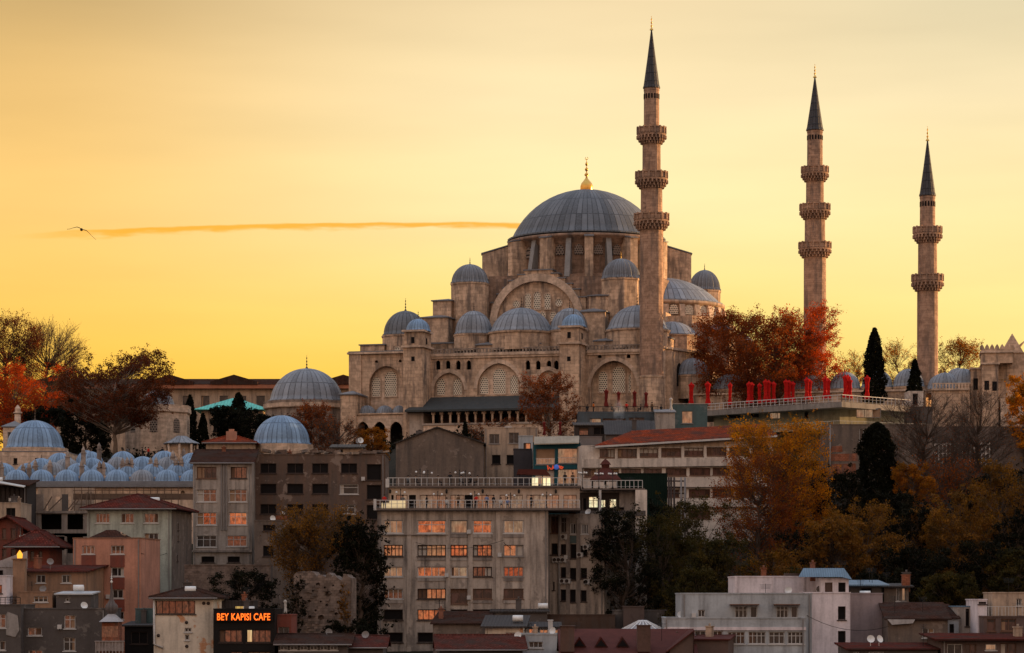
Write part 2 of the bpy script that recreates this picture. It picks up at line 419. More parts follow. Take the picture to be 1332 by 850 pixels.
def glowglass(name, c, es, patt=.5, sc=1.2, dark=(.02,.012,.01)):
    """self-glowing pane, for lit rooms and for painted sunset reflections"""
    if name in MATS: return MATS[name]
    m, t, b = nodes(name); n1 = noise_(t, sc*1.5, 6, .75, None, (1.6, 1.6, 1)); n2 = noise_(t, 3.2, 2, .5, None, (2, 2, .15)); n3 = noise_(t, .33, 2)
    f = ramp(t, n1, [(.38, 1-patt), (.58, 1.0)])
    e = mix(t, f, dark, mix(t, ramp(t, n3, [(.4, 0.0), (.6, .7)]), c, (c[0]*.8, c[1]*1.5, c[2]*2))); e = mix(t, ramp(t, n2, [(.4, .5), (.6, 0.0)]), e, scale_c(c, .3))
    t.links.new(e, b.inputs['Emission Color']); b.inputs['Emission Strength'].default_value = es
    b.inputs['Base Color'].default_value = (.06, .035, .025, 1); b.inputs['Roughness'].default_value = .12; b.inputs['Specular IOR Level'].default_value = .5
    MATS[name] = m; return m
def darkglass(name, c=(.02,.018,.018), rough=.15, c2=None):
    if name in MATS: return MATS[name]
    m, t, b = nodes(name); n1 = noise_(t, .9, 3, .5, None, (1.2, 1.2, .7))
    col = mix(t, ramp(t, n1, [(.45, 0.0), (.55, 1.0)]), c, c2 or scale_c(c, 2.5))
    t.links.new(col, b.inputs['Base Color']); b.inputs['Roughness'].default_value = rough; b.inputs['Specular IOR Level'].default_value = .5
    MATS[name] = m; return m

STONE = stone('mosque_stone', (.50,.345,.235))
STONE2 = stone('mosque_pale_stone', (.56,.41,.30), var=.25, dirt=.3)
DRUMS = stone('shaded_drum_stone', (.28,.18,.125), dirt=.8)  # shade between the ribs and buttresses put into the stone colour
STONED = stone('tomb_stone', (.30,.235,.19), var=.3)
MINS = stone('minaret_stone', (.37,.23,.155), bw=1.1, bh=.45, var=.4, dirt=.5)
LEADM = lead('main_dome_lead', (.13,.138,.15), row=5, var=.6)
LEAD = lead('dome_lead', (.23,.245,.27), row=4, var=.6)
LEADB = lead('pale_dome_lead', (.20,.295,.42), row=4, var=.6)
LEADF = lead('fluted_dome_lead', (.21,.22,.24), row=9)
LEADR = sheet('roof_lead', (.19,.19,.20), .55, ribs=1.6)
LATT = lattice('stone_grille', (.74,.64,.50))
LATT2 = lattice('dark_stone_grille', (.26,.2,.16), .5)
LEADL = sheet('pale_lead_flashing', (.30,.29,.28), .6, ribs=1.6)
DARK = flat('dark_opening', (.012,.010,.010), .9)
GOLD = flat('gilded_metal', (.75,.42,.10), .3, .9)
BRONZE = flat('dark_bronze', (.10,.07,.05), .5, .6)
# ---------------- terrain ----------------
def build_ground():
    mb = MB()
    xs = sorted(set([-9000, -3000, -1200, -600]+[-320+8*i for i in range(81)]+[600, 1200, 3000, 9000]))
    ys = sorted(set([-3000, -500, 0, 100, 150, 180]+[200+6*i for i in range(84)]+[760, 900, 1200, 1800, 2500, 9000, 20000]))
    vs = []
    from mathutils import noise
    for y in ys:
        for x in xs:
            z = ground(x, y)
            if 210 < y < 470: z += 1.2*noise.noise(Vector((x*.05, y*.05, 0)))
            vs.append((x, y, z-.02))
    nx = len(xs)
    fs = [(j*nx+i, j*nx+i+1, (j+1)*nx+i+1, (j+1)*nx+i) for j in range(len(ys)-1) for i in range(nx-1)]
    mb.add(vs, fs, 0, None, True)
    m, t, b = nodes('earth'); n1 = noise_(t, .08, 6, .6); n2 = noise_(t, .9, 5, .6)
    col = mix(t, ramp(t, n1, [(.4, 0.0), (.6, 1.0)]), (.022, .017, .010), (.014, .014, .008)); col = mix(t, ramp(t, n2, [(.4, 0.0), (.7, .6)]), col, (.035, .024, .015))
    t.links.new(col, b.inputs['Base Color']); b.inputs['Roughness'].default_value = .95; bump(t, b, n2, .5, .2)
    o = mb.build('ground', m); o['kind'] = 'structure'
    w = MB(); w.add([(-9000,-3000,.35),(9000,-3000,.35),(9000,196,.35),(-9000,196,.35)], [(0,1,2,3)])
    m, t, b = nodes('sea_water'); b.inputs['Base Color'].default_value = (.03,.05,.06,1); b.inputs['Roughness'].default_value = .12
    bump(t, b, noise_(t, .4, 4), .4, .3)
    o = w.build('water', m); o['kind'] = 'structure'
build_ground()

# ---------------- shared architectural pieces ----------------
def finial(name, parent, c, h, r, mat=BRONZE, label=None, bulb=False):
    mb = MB(); p = []
    if bulb:
        p = [(r, 0), (r*1.02, h*.05), (r*1.0, h*.14), (r*.85, h*.22), (r*.5, h*.30), (r*.22, h*.37), (r*.14, h*.42)]
        y0 = .42
    else:
        p = [(r, 0), (r*.8, h*.08), (r*.3, h*.16), (r*.2, h*.2)]; y0 = .2
    for k, s in ((0, .34), (1, .28), (2, .22)):
        a = y0+(.92-y0)*k/3; d = (.92-y0)/3
        q = r*s*(1.6 if not bulb else 1.0)
        p += [(q*.3, h*a), (q, h*(a+d*.3)), (q, h*(a+d*.5)), (q*.3, h*(a+d*.8))]
    p += [(r*.06, h*.93), (r*.05, h)]
    mb.lathe(p, 10)
    # crescent at the tip
    pts = [(r*.22*cos(a), 0, h*1.0+r*.22*sin(a)) for a in [R(-240+30*i) for i in range(11)]]
    mb.tube(pts, r*.05, 4)
    return mb.build(name, mat, parent, label, c)
def cap_profile(r, h, n=12):
    if h < r*.98:
        RR = (r*r+h*h)/(2*h); am = math.asin(min(1, r/RR))
        return [(RR*sin(am*(1-i/n)), RR*cos(am*(1-i/n))-(RR-h)) for i in range(n+1)]
    return [(r*cos(pi/2*i/n), h*sin(pi/2*i/n)) for i in range(n+1)]
def dome_part(parent, fr, px, pyb, pyt, rpx, v, mat=LEAD, name='dome', seams=28, flute=0, fin=None, drumy=None, drumn=16, drum_mat=STONE, n=None, u=None, label=None, finmat=BRONZE, drum_grow=1.06):
    if u is None: u = fr.u(px, v)
    r = fr.m(rpx, u, v); z0 = fr.z(pyb, u, v); z1 = fr.z(pyt, u, v)
    mb = MB(); prof = cap_profile(r, z1-z0, 12)
    nn = n or (flute*4 if flute else max(40, seams))
    mb.lathe([(r*1.045, -.28), (r*1.05, 0.02), (r*1.0, .06)]+prof[1:-1]+[(0.02, prof[-1][1])], nn, flute=flute, fd=.17 if flute else 0, un=seams)
    d = mb.build(name, mat, parent, label, (u, v, z0))
    if fin:
        fh = fr.m(pyt-fin, u, v)
        finial('finial', d, (0, 0, z1-z0-.05), fh, max(.22, fh*.11), finmat)
    if drumy:
        zb = fr.z(drumy, u, v); q = MB(); rd = r*drum_grow; hh = z0-zb-.27
        q.lathe([(rd, 0), (rd, hh-.45), (rd*1.035, hh-.3), (rd*1.045, hh), (r*.8, hh+.02)], drumn, smooth=False, rot=pi/drumn)
        q.build('drum', drum_mat, parent, None, (u, v, zb))
    return d
def pyramid_cap(mb, x0, x1, y0, y1, z, h, o=.3, mi=0):
    cx = (x0+x1)/2; cy = (y0+y1)/2
    mb.add([(x0-o,y0-o,z),(x1+o,y0-o,z),(x1+o,y1+o,z),(x0-o,y1+o,z),(cx,cy,z+h),(x0-o,y0-o,z-.2),(x1+o,y0-o,z-.2),(x1+o,y1+o,z-.2),(x0-o,y1+o,z-.2)],
           [(0,1,4),(1,2,4),(2,3,4),(3,0,4),(5,6,1,0),(6,7,2,1),(7,8,3,2),(8,5,0,3),(8,7,6,5)], mi)

# ---------------- the mosque ----------------
M = Fr(763, 530, R(-15), z=49.0)
MO = M.root('mosque')
tag(MO, 'large stone mosque with a great grey lead dome and many smaller domes on the hilltop', 'mosque')
VF = -31.0
def mu(px, v=VF): return M.u(px, v)
def mz(py, px, v=VF): return M.z(py, M.u(px, v), v)
def stone_window(x0, x1, yt, yb, v, mat=LATT, parent=MO, fr=M, name='grille_window', round_=False, frame=True):
    """arched grille in a moulded frame; v is the plane it stands in"""
    u0, u1 = fr.u(x0, v), fr.u(x1, v); c = (u0+u1)/2; hw = (u1-u0)/2
    zb, zt = fr.z(yb, c, v), fr.z(yt, c, v)
    mb = MB()
    if round_:
        zc = (zb+zt)/2; r = (zt-zb)/2
        pts = [(c+r*cos(2*pi*i/14), zc+r*sin(2*pi*i/14)) for i in range(14)]
    else: pts = arch(c, zb, max(zb+.1, zt-hw*1.05), zt, hw, 5)
    mb.slab(pts, v-.06, v+.1)
    o = mb.build(name, mat, parent)
    if frame:
        k = .16; n = len(pts); cz_ = (zb+zt)/2
        out = [(c+(x-c)*(1+k/hw), cz_+(z-cz_)*(1+k/((zt-zb)/2))) for x, z in pts]
        q = MB(); vs = [(x, v-.16, z) for x, z in pts]+[(x, v-.16, z) for x, z in out]+[(x, v-.0, z) for x, z in out]
        q.add(vs, [(i, (i+1) % n, n+(i+1) % n, n+i) for i in range(n)]+[(n+i, n+(i+1) % n, 2*n+(i+1) % n, 2*n+i) for i in range(n)])
        q.build('frame', STONE2, o)
    return o

zroof = 14.5   # level of the big lead terrace above the mosque floor
uL, uR = mu(454), mu(862)
ZC = mz(462, 600)
# --- front wall
def front_wall():
    mb = MB(); v = VF
    zb = -4
    holes = []; panels = []
    def A(cxp, hwp, ya, yb, ysp=None, dep=.7):
        c = mu(cxp); hw = M.m(hwp, c, v); za = M.z(ya, c, v); z0 = M.z(yb, c, v)
        h = hw*1.12
        zs = max(za-h, z0+.05)
        p = arch(c, z0, zs, za, hw, 8); holes.append(p); panels.append((c, hw, z0, za, dep))
    A(584, 20.5, 485, 516); A(648.7, 29, 472.7, 514.5); A(713, 15, 482, 514)
    A(798.3, 30.5, 469.3, 530, dep=1.6)
    small = [569.8, 582.7, 596, 609.6, 686.5, 700, 714, 723.5]
    for s in small:
        c = mu(s); holes.append(arch(c, M.z(481, c, v), M.z(473, c, v), M.z(469, c, v), M.m(3.1, c, v), 3))
    for s in (780, 817.5):
        c = mu(s); holes.append(arch(c, M.z(466, c, v), M.z(464, c, v), M.z(461, c, v), M.m(2.6, c, v), 3))
    u0 = mu(540); zt = M.z(462, mu(560), v)
    mb.wall([(u0, zb), (uR, zb), (uR, zt), (u0, zt)], holes, v, .7)
    for c, hw, z0, za, dep in panels:
        mb.box(c-hw-.3, c+hw+.3, v+dep, v+dep+.4, z0-.3, za+.2, 1)
        if dep > .7: mb.slab(arch(c, z0, za-hw*1.12, za, hw, 8), v+dep-.01, v+dep)
    mb.box(u0, uR, v+1.8, v+2.0, zb, zt, 2)
    mb.build('front_wall', [STONE, STONE2, DARK], MO)
    # raised mouldings round the arches
    for c, hw, z0, za, dep in panels:
        q = MB(); inn = arch(c, z0, za-hw*1.12, za, hw+.02, 10)[2:]; outp = arch(c, z0, za-hw*1.12, za+.75, hw+.7, 10)[2:]
        n = len(inn)
        q.add([(x, v-.12, z) for x, z in inn]+[(x, v-.12, z) for x, z in outp]+[(x, v, z) for x, z in outp]+[(x, v+.1, z) for x, z in inn],
              [(i, i+1, n+i+1, n+i) for i in range(n-1)]+[(n+i, n+i+1, 2*n+i+1, 2*n+i) for i in range(n-1)]+[(i+1, i, 3*n+i, 3*n+i+1) for i in range(n-1)])
        q.build('arch_moulding', STONE2, MO)
    # cornice and balustrade
    for a, b in ((mu(557), mu(728)), (mu(764), mu(833))):
        q = MB(); q.box(a, b, v-.45, v+.3, zt-.35, zt+.12); q.box(a, b, v-.25, v+.2, zt-.75, zt-.35)
        q.build('cornice', STONE2, MO)
        q = MB(); q.box(a, b, v-.3, v-.05, zt+.85, zt+1.05); q.box(a, b, v-.3, v-.05, zt+.12, zt+.26)
        n = int((b-a)/.62)
        for i in range(n+1):
            x = a+(b-a)*i/n; w = .2 if i % 6 == 0 else .12
            q.box(x-w, x+w, v-.27, v-.08, zt+.26, zt+.85)
        q.build('balustrade', STONED, MO)
    W3 = [(569, 579, 493, 514), (590, 601, 493, 514), (625, 635.5, 490.5, 512.5), (642, 658, 479.7, 512.5), (664, 674, 488.7, 512.5), (705, 713, 492, 512), (716, 724, 492, 512)]
    for x0, x1, yt, yb in W3: stone_window(x0, x1, yt, yb, v+.66)
    for x0, x1, yt, yb in [(779.5, 790, 484, 510.7), (797.3, 813, 477, 510.7), (818, 827, 486, 510.7)]: stone_window(x0, x1, yt, yb, v+1.55)
front_wall()
# --- left wing with a deep arch, gallery of small domes below
def left_wing():
    v = -30.0; a, b = mu(454.5, v), mu(541, v); zt = M.z(461.5, a, v); mb = MB()
    c = mu(502, v); hw = M.m(23, c, v); za = M.z(476, c, v); z0 = M.z(532, c, v)
    mb.wall([(a, -5), (b, -5), (b, zt), (a, zt)], [arch(c, z0, za-hw*1.1, za, hw, 8)]+[arch(mu(q, v), M.z(472, c, v), M.z(470, c, v), M.z(468.5, c, v), .3, 3) for q in (489.7, 520.5)], v, 1.1)
    mb.box(c-hw-.3, c+hw+.3, v+1.1, v+1.4, z0-.4, za+.3, 1)
    mb.box(a, a+2.4, v-.35, v+1, -5, zt, 0)          # corner pilaster
    mb.box(a, b, v+1.5, 30, -5, zt, 0)
    mb.box(a-.3, b, v-.6, 30.2, zt, zt+.35, 1)
    mb.build('side_wing', [STONE, STONE2], MO)
    q = MB(); q.box(a-.1, b, v-.4, 30, zt+.35, zt+.55); q.build('wing_roof', LEADR, MO)
    for x0, x1, yt, yb in [(484.6, 494.7, 491, 516), (501, 516, 483.5, 516)]: stone_window(x0, x1, yt, yb, v+1.05)
    # stair-like roof boxes stepping up to the left-hand dome
    q = MB(); x0, x1 = mu(477, -22), mu(508, -22); zz = M.z(451.5, x0, -22)
    q.box(x0, x1, -26, -14, zt+.3, zz); pyramid_cap(q, x0, x1, -26, -14, zz+.1, .5, .25, 1); q.build('roof_block', [STONE, LEADR], MO)
    # little gallery in front
    vg = -35.5; a2, b2 = mu(465, vg), mu(524, vg); zt2 = M.z(541, a2, vg); mb = MB(); hs = []
    for cx_ in (471.7, 493.5, 515.2):
        c = mu(cx_, vg); hw = M.m(8.6, c, vg); hs.append(arch(c, -4.2, M.z(560, c, vg), M.z(548.5, c, vg), hw, 7))
    mb.wall([(a2-.6, -5), (b2+.3, -5), (b2+.3, zt2), (a2-.6, zt2)], hs, vg, .6)
    mb.box(a2-.6, b2+.3, vg+.0, v, zt2-.001, zt2+.15, 2); mb.box(a2-.8, b2+.3, vg-.3, vg+.3, zt2+.15, zt2+.4, 2)
    mb.box(a2-.6, b2, vg+4.4, vg+4.6, -5, zt2, 1)
    mb.build('arcade', [STONE2, DARK, STONE], MO)
    for cx_ in (477.4, 500.4, 519): dome_part(MO, M, cx_, 539, 527.6, 11.8 if cx_ < 510 else 9, vg+3, LEAD, seams=20)
    q = MB(); x0, x1 = mu(448, -34), mu(470, -34); zz = M.z(514, x0, -34)
    q.box(x0, x1-.3, -36.5, -30.5, -5, zz); pyramid_cap(q, x0, x1-.3, -36.5, -30.5, zz, .8, .3, 1); q.build('corner_buttress', [STONE, LEADR], MO)
left_wing()
# --- the two big stair towers of the front
def tower(x0, x1, ytc, xb0, xb1, ytb, ybb, dcx, dr, dyb, dyt, fin, wins):
    vf = -36.5; a, b = mu(x0, vf), mu(x1, vf); zc = M.z(ytc, a, vf); dp = b-a
    mb = MB()
    holes = []
    c = mu(wins[0][0], vf)
    mb.box(a, b, vf, vf+6.2, -5, zc); mb.box(a-.35, b+.35, vf-.35, vf+6.4, zc, zc+.35, 1)
    a2, b2 = mu(xb0, vf), mu(xb1, vf); zb2 = M.z(ytb, a2, vf)
    oc = .0
    mb.box(a+.15, b-.05, vf+.2, vf+5.6, zc+.35, zb2); mb.box(a-.25, b+.3, vf-.2, vf+6.0, zb2, zb2+.35, 1)
    mb.box(mu(537, vf)-.3 if x0 < 600 else c-.3, (mu(537, vf) if x0 < 600 else c)+.35, vf-.03, vf+.2, M.z(470, c, vf), M.z(464, c, vf), 2)
    for (wx, wy) in wins:
        k = mu(wx, vf); 
        mb.box(k-.3, k+.32, vf+.14, vf+.3, M.z(wy+4, k, vf), M.z(wy-4, k, vf), 2)
    mb.box(b-.1, b+.0, vf+2.3, vf+3.1, M.z(wins[0][1]+4, b, vf), M.z(wins[0][1]-4, b, vf), 2)
    mb.build('stair_tower', [STONE, STONE2, DARK], MO)
    d = dome_part(MO, M, None, dyb, dyt, dr, vf+3.0, LEADB, fin=fin, seams=24, flute=0, u=(a+b)/2+.1)
tower(524.5, 549.6, 452.5, 522, 553, 432, 450, 544.7, 15.5, 430, 415, 404, [(536.6, 442.6)])
tower(727.7, 752.8, 448, 725, 756, 426.6, 446, 747, 15.5, 424, 409, 398, [(739.8, 436)])
# --- lean-to roof over the side gallery with its row of columns
def gallery():
    v0 = -37.5; a, b = mu(531, v0), mu(727, v0); ze = M.z(534, a, v0); z1 = M.z(516.5, mu(600), VF)
    ua = mu(553, VF)
    q = MB(); q.add([(a-.5, v0-.6, ze), (b, v0-.6, ze), (b, VF-.1, z1), (ua, VF-.1, z1), (a-.5, VF, ze)], [(0,1,2,3), (0,3,4)])
    q.add([(a-.5, v0-.6, ze), (b, v0-.6, ze), (b, v0-.6, ze-.35), (a-.5, v0-.6, ze-.35)], [(3,2,1,0)])
    q.add([(a-.5, v0-.6, ze-.35), (b, v0-.6, ze-.35), (b, VF, ze-.35), (a-.5, VF, ze-.35)], [(3,2,1,0)])
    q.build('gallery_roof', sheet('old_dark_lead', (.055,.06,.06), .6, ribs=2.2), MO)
    mb = MB(); zf = M.z(552, mu(600, v0), v0)
    mb.box(mu(550, v0), b, v0+.4, VF-.01, -6, zf, 0); mb.box(mu(550, v0)-.2, b, v0+.2, v0+.5, zf-.1, zf+.25, 1)
    mb.box(mu(531, v0), mu(549, v0), v0+.8, VF, -6, ze-.4, 1)
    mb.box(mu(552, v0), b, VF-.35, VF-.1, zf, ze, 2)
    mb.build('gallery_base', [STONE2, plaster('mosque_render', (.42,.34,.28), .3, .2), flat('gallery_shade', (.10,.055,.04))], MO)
    q = MB()
    for x in range(562, 726, 11):
        c = mu(x+.3, v0); q.tube([(c, v0+.7, zf), (c, v0+.7, ze-.4)], .22, 8); q.box(c-.35, c+.35, v0+.4, v0+1, ze-.85, ze-.4)
    q.build('colonnade', STONE2, MO)
    for x in (567, 590, 612, 633, 655):
        q = MB(); c = mu(x, VF); q.box(c-.55, c+.55, VF-.42, VF-.33, zf+.4, zf+2.2); q.build('gallery_window', DARK, MO)
gallery()
# --- lead terrace, second tier and aisle domes
def upper():
    mb = MB(); zt = M.z(461, mu(600), VF)
    mb.box(mu(545), uR, VF+.3, 30, zt-.6, zt-.2); mb.build('terrace_roof', LEADR, MO)
    mb = MB(); z2 = M.z(437, mu(650, -27), -27)
    mb.box(mu(556, -27), mu(868, -27), -25, 26, zt-.2, z2-1.0, 0); mb.box(mu(556, -27)-.2, mu(868, -27)+.2, -25.2, 26.2, z2-1.0, z2-.75, 1)
    mb.build('second_tier', [STONE, LEADR], MO)
    for (cx, r, yb, yt, fin, v, dy) in [(616.4, 24.3, 434, 404.6, 393, -25, 458), (678.5, 40.5, 431.8, 400.7, 385, -25.5, 458), (741, 25, 429, 401, 388, -25, 456), (829, 39, 428.7, 397.6, 380, -25, 456)]:
        dome_part(MO, M, cx, yb, yt, r, v, LEAD, fin=fin, drumy=dy, seams=30 if r > 30 else 22, drumn=16)
    dome_part(MO, M, 527.5, 435.7, 404.6, 28.5, -22, sheet('x', (.1,.1,.1)) if False else LEADM, fin=388, drumy=461, seams=26)
    # low lead-covered shoulders beside the middle dome
    for (x0, x1, y, yb) in [(622, 648, 446, 460), (668, 705, 445, 460), (775, 800, 441, 456)]:
        q = MB(); a, b = mu(x0, -28), mu(x1, -28); zz = M.z(y+3, a, -28); q.box(a, b, -29.3, -25, zt-.2, zz); pyramid_cap(q, a, b, -29.3, -25, zz, .6, .25, 1); q.build('roof_shoulder', [STONE, LEADR], MO)
    for (x, y) in ((657, 450), (807, 447), (517, 455)): stone_window(x-3.5, x+3.5, y-3.5, y+4, -29.6 if x > 600 else -28)
    for (x, y) in ((657, 450), (807, 447), (517, 455)):
        q = MB(); c = mu(x, -28); q.box(c-1.1, c+1.1, -29.5 if x > 600 else -27.9, -25, zt-.2, M.z(y-5.5, c, -29)); q.build('dormer_wall', STONE, MO)
    # stepped blocks climbing to the weight turrets
    for (x0, x1, yt, yb, v, dd) in [(563, 587, 391.6, 432, -22, 9), (549, 583, 413.6, 434, -25, 7), (766, 808, 385, 436, -22, 9), (751, 787, 406, 432, -25.4, 4)]:
        q = MB(); a, b = mu(x0, v), mu(x1, v); zz = M.z(yt, a, v); zl = zt-.2
        q.box(a, b, v, v+dd, zl, zz); pyramid_cap(q, a, b, v, v+dd, zz+.1, M.m(5, a, v), .3, 1); q.build('weight_block', [STONE, LEADR], MO)
    q = MB()
    a, b = mu(588, -17), mu(866, -17); q.box(a, b, -17, 17, zt, M.z(409, 0, -18)); 
    q.build('core_walls', STONE, MO)
upper()
# --- great arch in front of the dome
def tympanum():
    v = -18.6; c = mu(697.5, v); zb = M.z(440, c, v); ro = M.m(63, c, v); ri = M.m(53.5, c, v)
    zc = M.z(419, c, v)-.0
    st = [(632, 414), (637, 392), (645, 381), (653, 373), (660, 364), (672, 356.5), (680, 351), (716, 351), (724, 356), (733, 362.5), (742, 370), (752, 377.5), (760, 388), (767, 414)]
    P = [(mu(625, v), zb)]; 
    P.append((mu(772, v), zb))
    up_ = []
    for i in range(len(st)-1):
        x0, y0 = st[i]; x1, y1 = st[i+1]
        if i < 7: up_ += [(mu(x0, v), M.z(y0, c, v)), (mu(x1, v), M.z(y0, c, v))] if i < 6 else [(mu(x0, v), M.z(y0, c, v))]
        else: up_ += [(mu(x0, v), M.z(y0, c, v)), (mu(x0, v), M.z(y1, c, v))]
    up_.append((mu(767, v), M.z(414, c, v)))
    P = P+up_[::-1]
    mb = MB(); h = arch(c, zb+.05, zc, M.z(365.7, c, v), ri, 16)
    # arch ring proud of the stepped wall
    mb.slab(P, v+1.2, v+4.0); 
    mb.build('stepped_gable', STONE, MO)
    # lead strips capping each step
    for i in range(len(st)-1):
        x0, y0 = st[i]; x1, y1 = st[i+1]; y = y0 if i < 7 else y1
        q = MB(); q.box(mu(x0, v)-.2, mu(x1, v)+.2, v+1.0, v+4.1, M.z(y, c, v), M.z(y, c, v)+.22); q.build('step_cap', LEADR, MO)
    q = MB(); inn = arch(c, zc-3, zc, M.z(365.7, c, v), ri, 18)[2:]; out = arch(c, zc-3, zc, M.z(356, c, v), ro, 18)[2:]
    inn = [(c+ri, zc-3)]+inn+[(c-ri, zc-3)]; out = [(c+ro, zc-3)]+out+[(c-ro, zc-3)]
    n = len(inn)
    q.add([(x, v, z) for x, z in inn]+[(x, v, z) for x, z in out]+[(x, v+1.3, z) for x, z in inn]+[(x, v+1.3, z) for x, z in out],
          [(i, i+1, n+i+1, n+i) for i in range(n-1)]+[(i+1, i, 2*n+i, 2*n+i+1) for i in range(n-1)]+[(n+i, n+i+1, 3*n+i+1, 3*n+i) for i in range(n-1)])
    inn2 = [(c+(x-c)*1.035, zc+(z-zc)*1.035) for x, z in inn]
    q.build('great_arch', STONE2, MO)
    q = MB(); pan = arch(c, zc-3, zc, M.z(365.7, c, v), ri, 18); q.slab(pan, v+.75, v+1.19); q.build('tympanum_wall', STONE, MO)
    for x, w in ((687, 3.6), (699, 4.2), (712.5, 3.6)): stone_window(x-w, x+w, 382 if w < 4 else 380, 402, v+.7)
    for x, y in ((672, 396), (727, 394)): stone_window(x-4, x+4, y-4.5, y+4.5, v+.7, round_=True)
    for x in (662, 677, 692, 706, 720, 734): stone_window(x-3.6, x+3.6, 406, 418, v+.7)
tympanum()
# --- drum, ribs and buttresses of the great dome
def great_dome():
    z_r = M.z(314, 0, 0); r = M.m(98, 0, 0); zb = M.z(372, 0, 0)
    d = dome_part(MO, M, 763, 313, 247.5, 98, 0, LEADM, name='main_dome', seams=76, n=152)
    fh = M.m(247.5-206, 0, 0); finial('finial', d, (0, 0, M.z(247.8, 0, 0)-M.z(313, 0, 0)), fh, M.m(8.2, 0, 0), GOLD, bulb=True)
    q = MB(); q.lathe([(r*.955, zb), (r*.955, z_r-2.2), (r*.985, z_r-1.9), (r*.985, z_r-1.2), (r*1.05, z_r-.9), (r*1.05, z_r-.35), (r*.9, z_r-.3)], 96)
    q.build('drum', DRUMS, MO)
    for k in range(12):
        a = R(15+30*k); q = MB(); q.T = Matrix.Rotation(a, 4, 'Z'); big = k in (0, 5, 6)
        ro = r*1.385 if big else r*1.17
        z0 = z_r-M.m(5, 0, 0); z1 = z_r-M.m(18 if big else 9, 0, 0); w = 1.15 if big else .8
        q.hexa([(r*.93, -w, zb-2), (ro, -w, zb-2), (ro, w, zb-2), (r*.93, w, zb-2)], [(r*.93, -w, z0), (ro, -w, z1), (ro, w, z1), (r*.93, w, z0)])
        b = q.build('buttress', STONE, MO)
        c = MB(); c.T = q.T; e = .12
        c.hexa([(r*.96, -w-e, z0+.02), (ro+.2, -w-e, z1+.02), (ro+.2, w+e, z1+.02), (r*.96, w+e, z0+.02)], [(r*.96, -w-e, z0+.25), (ro+.2, -w-e, z1+.25), (ro+.2, w+e, z1+.25), (r*.96, w+e, z0+.25)])
        c.build('lead_cap', LEADR, b)
    for k in range(12):
        a = R(30*k); q = MB(); q.T = Matrix.Rotation(a, 4, 'Z'); w = .5; z0 = z_r-1.2
        q.hexa([(r*.93, -w, zb), (r*1.10, -w, zb), (r*1.10, w, zb), (r*.93, w, zb)], [(r*.93, -w, z0), (r*1.0, -w, z0), (r*1.0, w, z0), (r*.93, w, z0)])
        q.build('rib', LEADL, MO)
    for k in range(24):
        a = R(7.5+15*k); q = MB(); q.T = Matrix.Rotation(a+pi/2, 4, 'Z')
        zz = M.z(343, 0, 0); q.slab(arch(0, zz, z_r-3.4, z_r-2.3, .85, 5), -r*.972, -r*.93)
        q.build('drum_window', LATT2, MO)
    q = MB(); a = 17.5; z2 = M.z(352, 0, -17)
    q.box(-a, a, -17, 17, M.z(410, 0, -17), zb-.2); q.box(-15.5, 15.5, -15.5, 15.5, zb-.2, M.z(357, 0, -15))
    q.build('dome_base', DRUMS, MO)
great_dome()
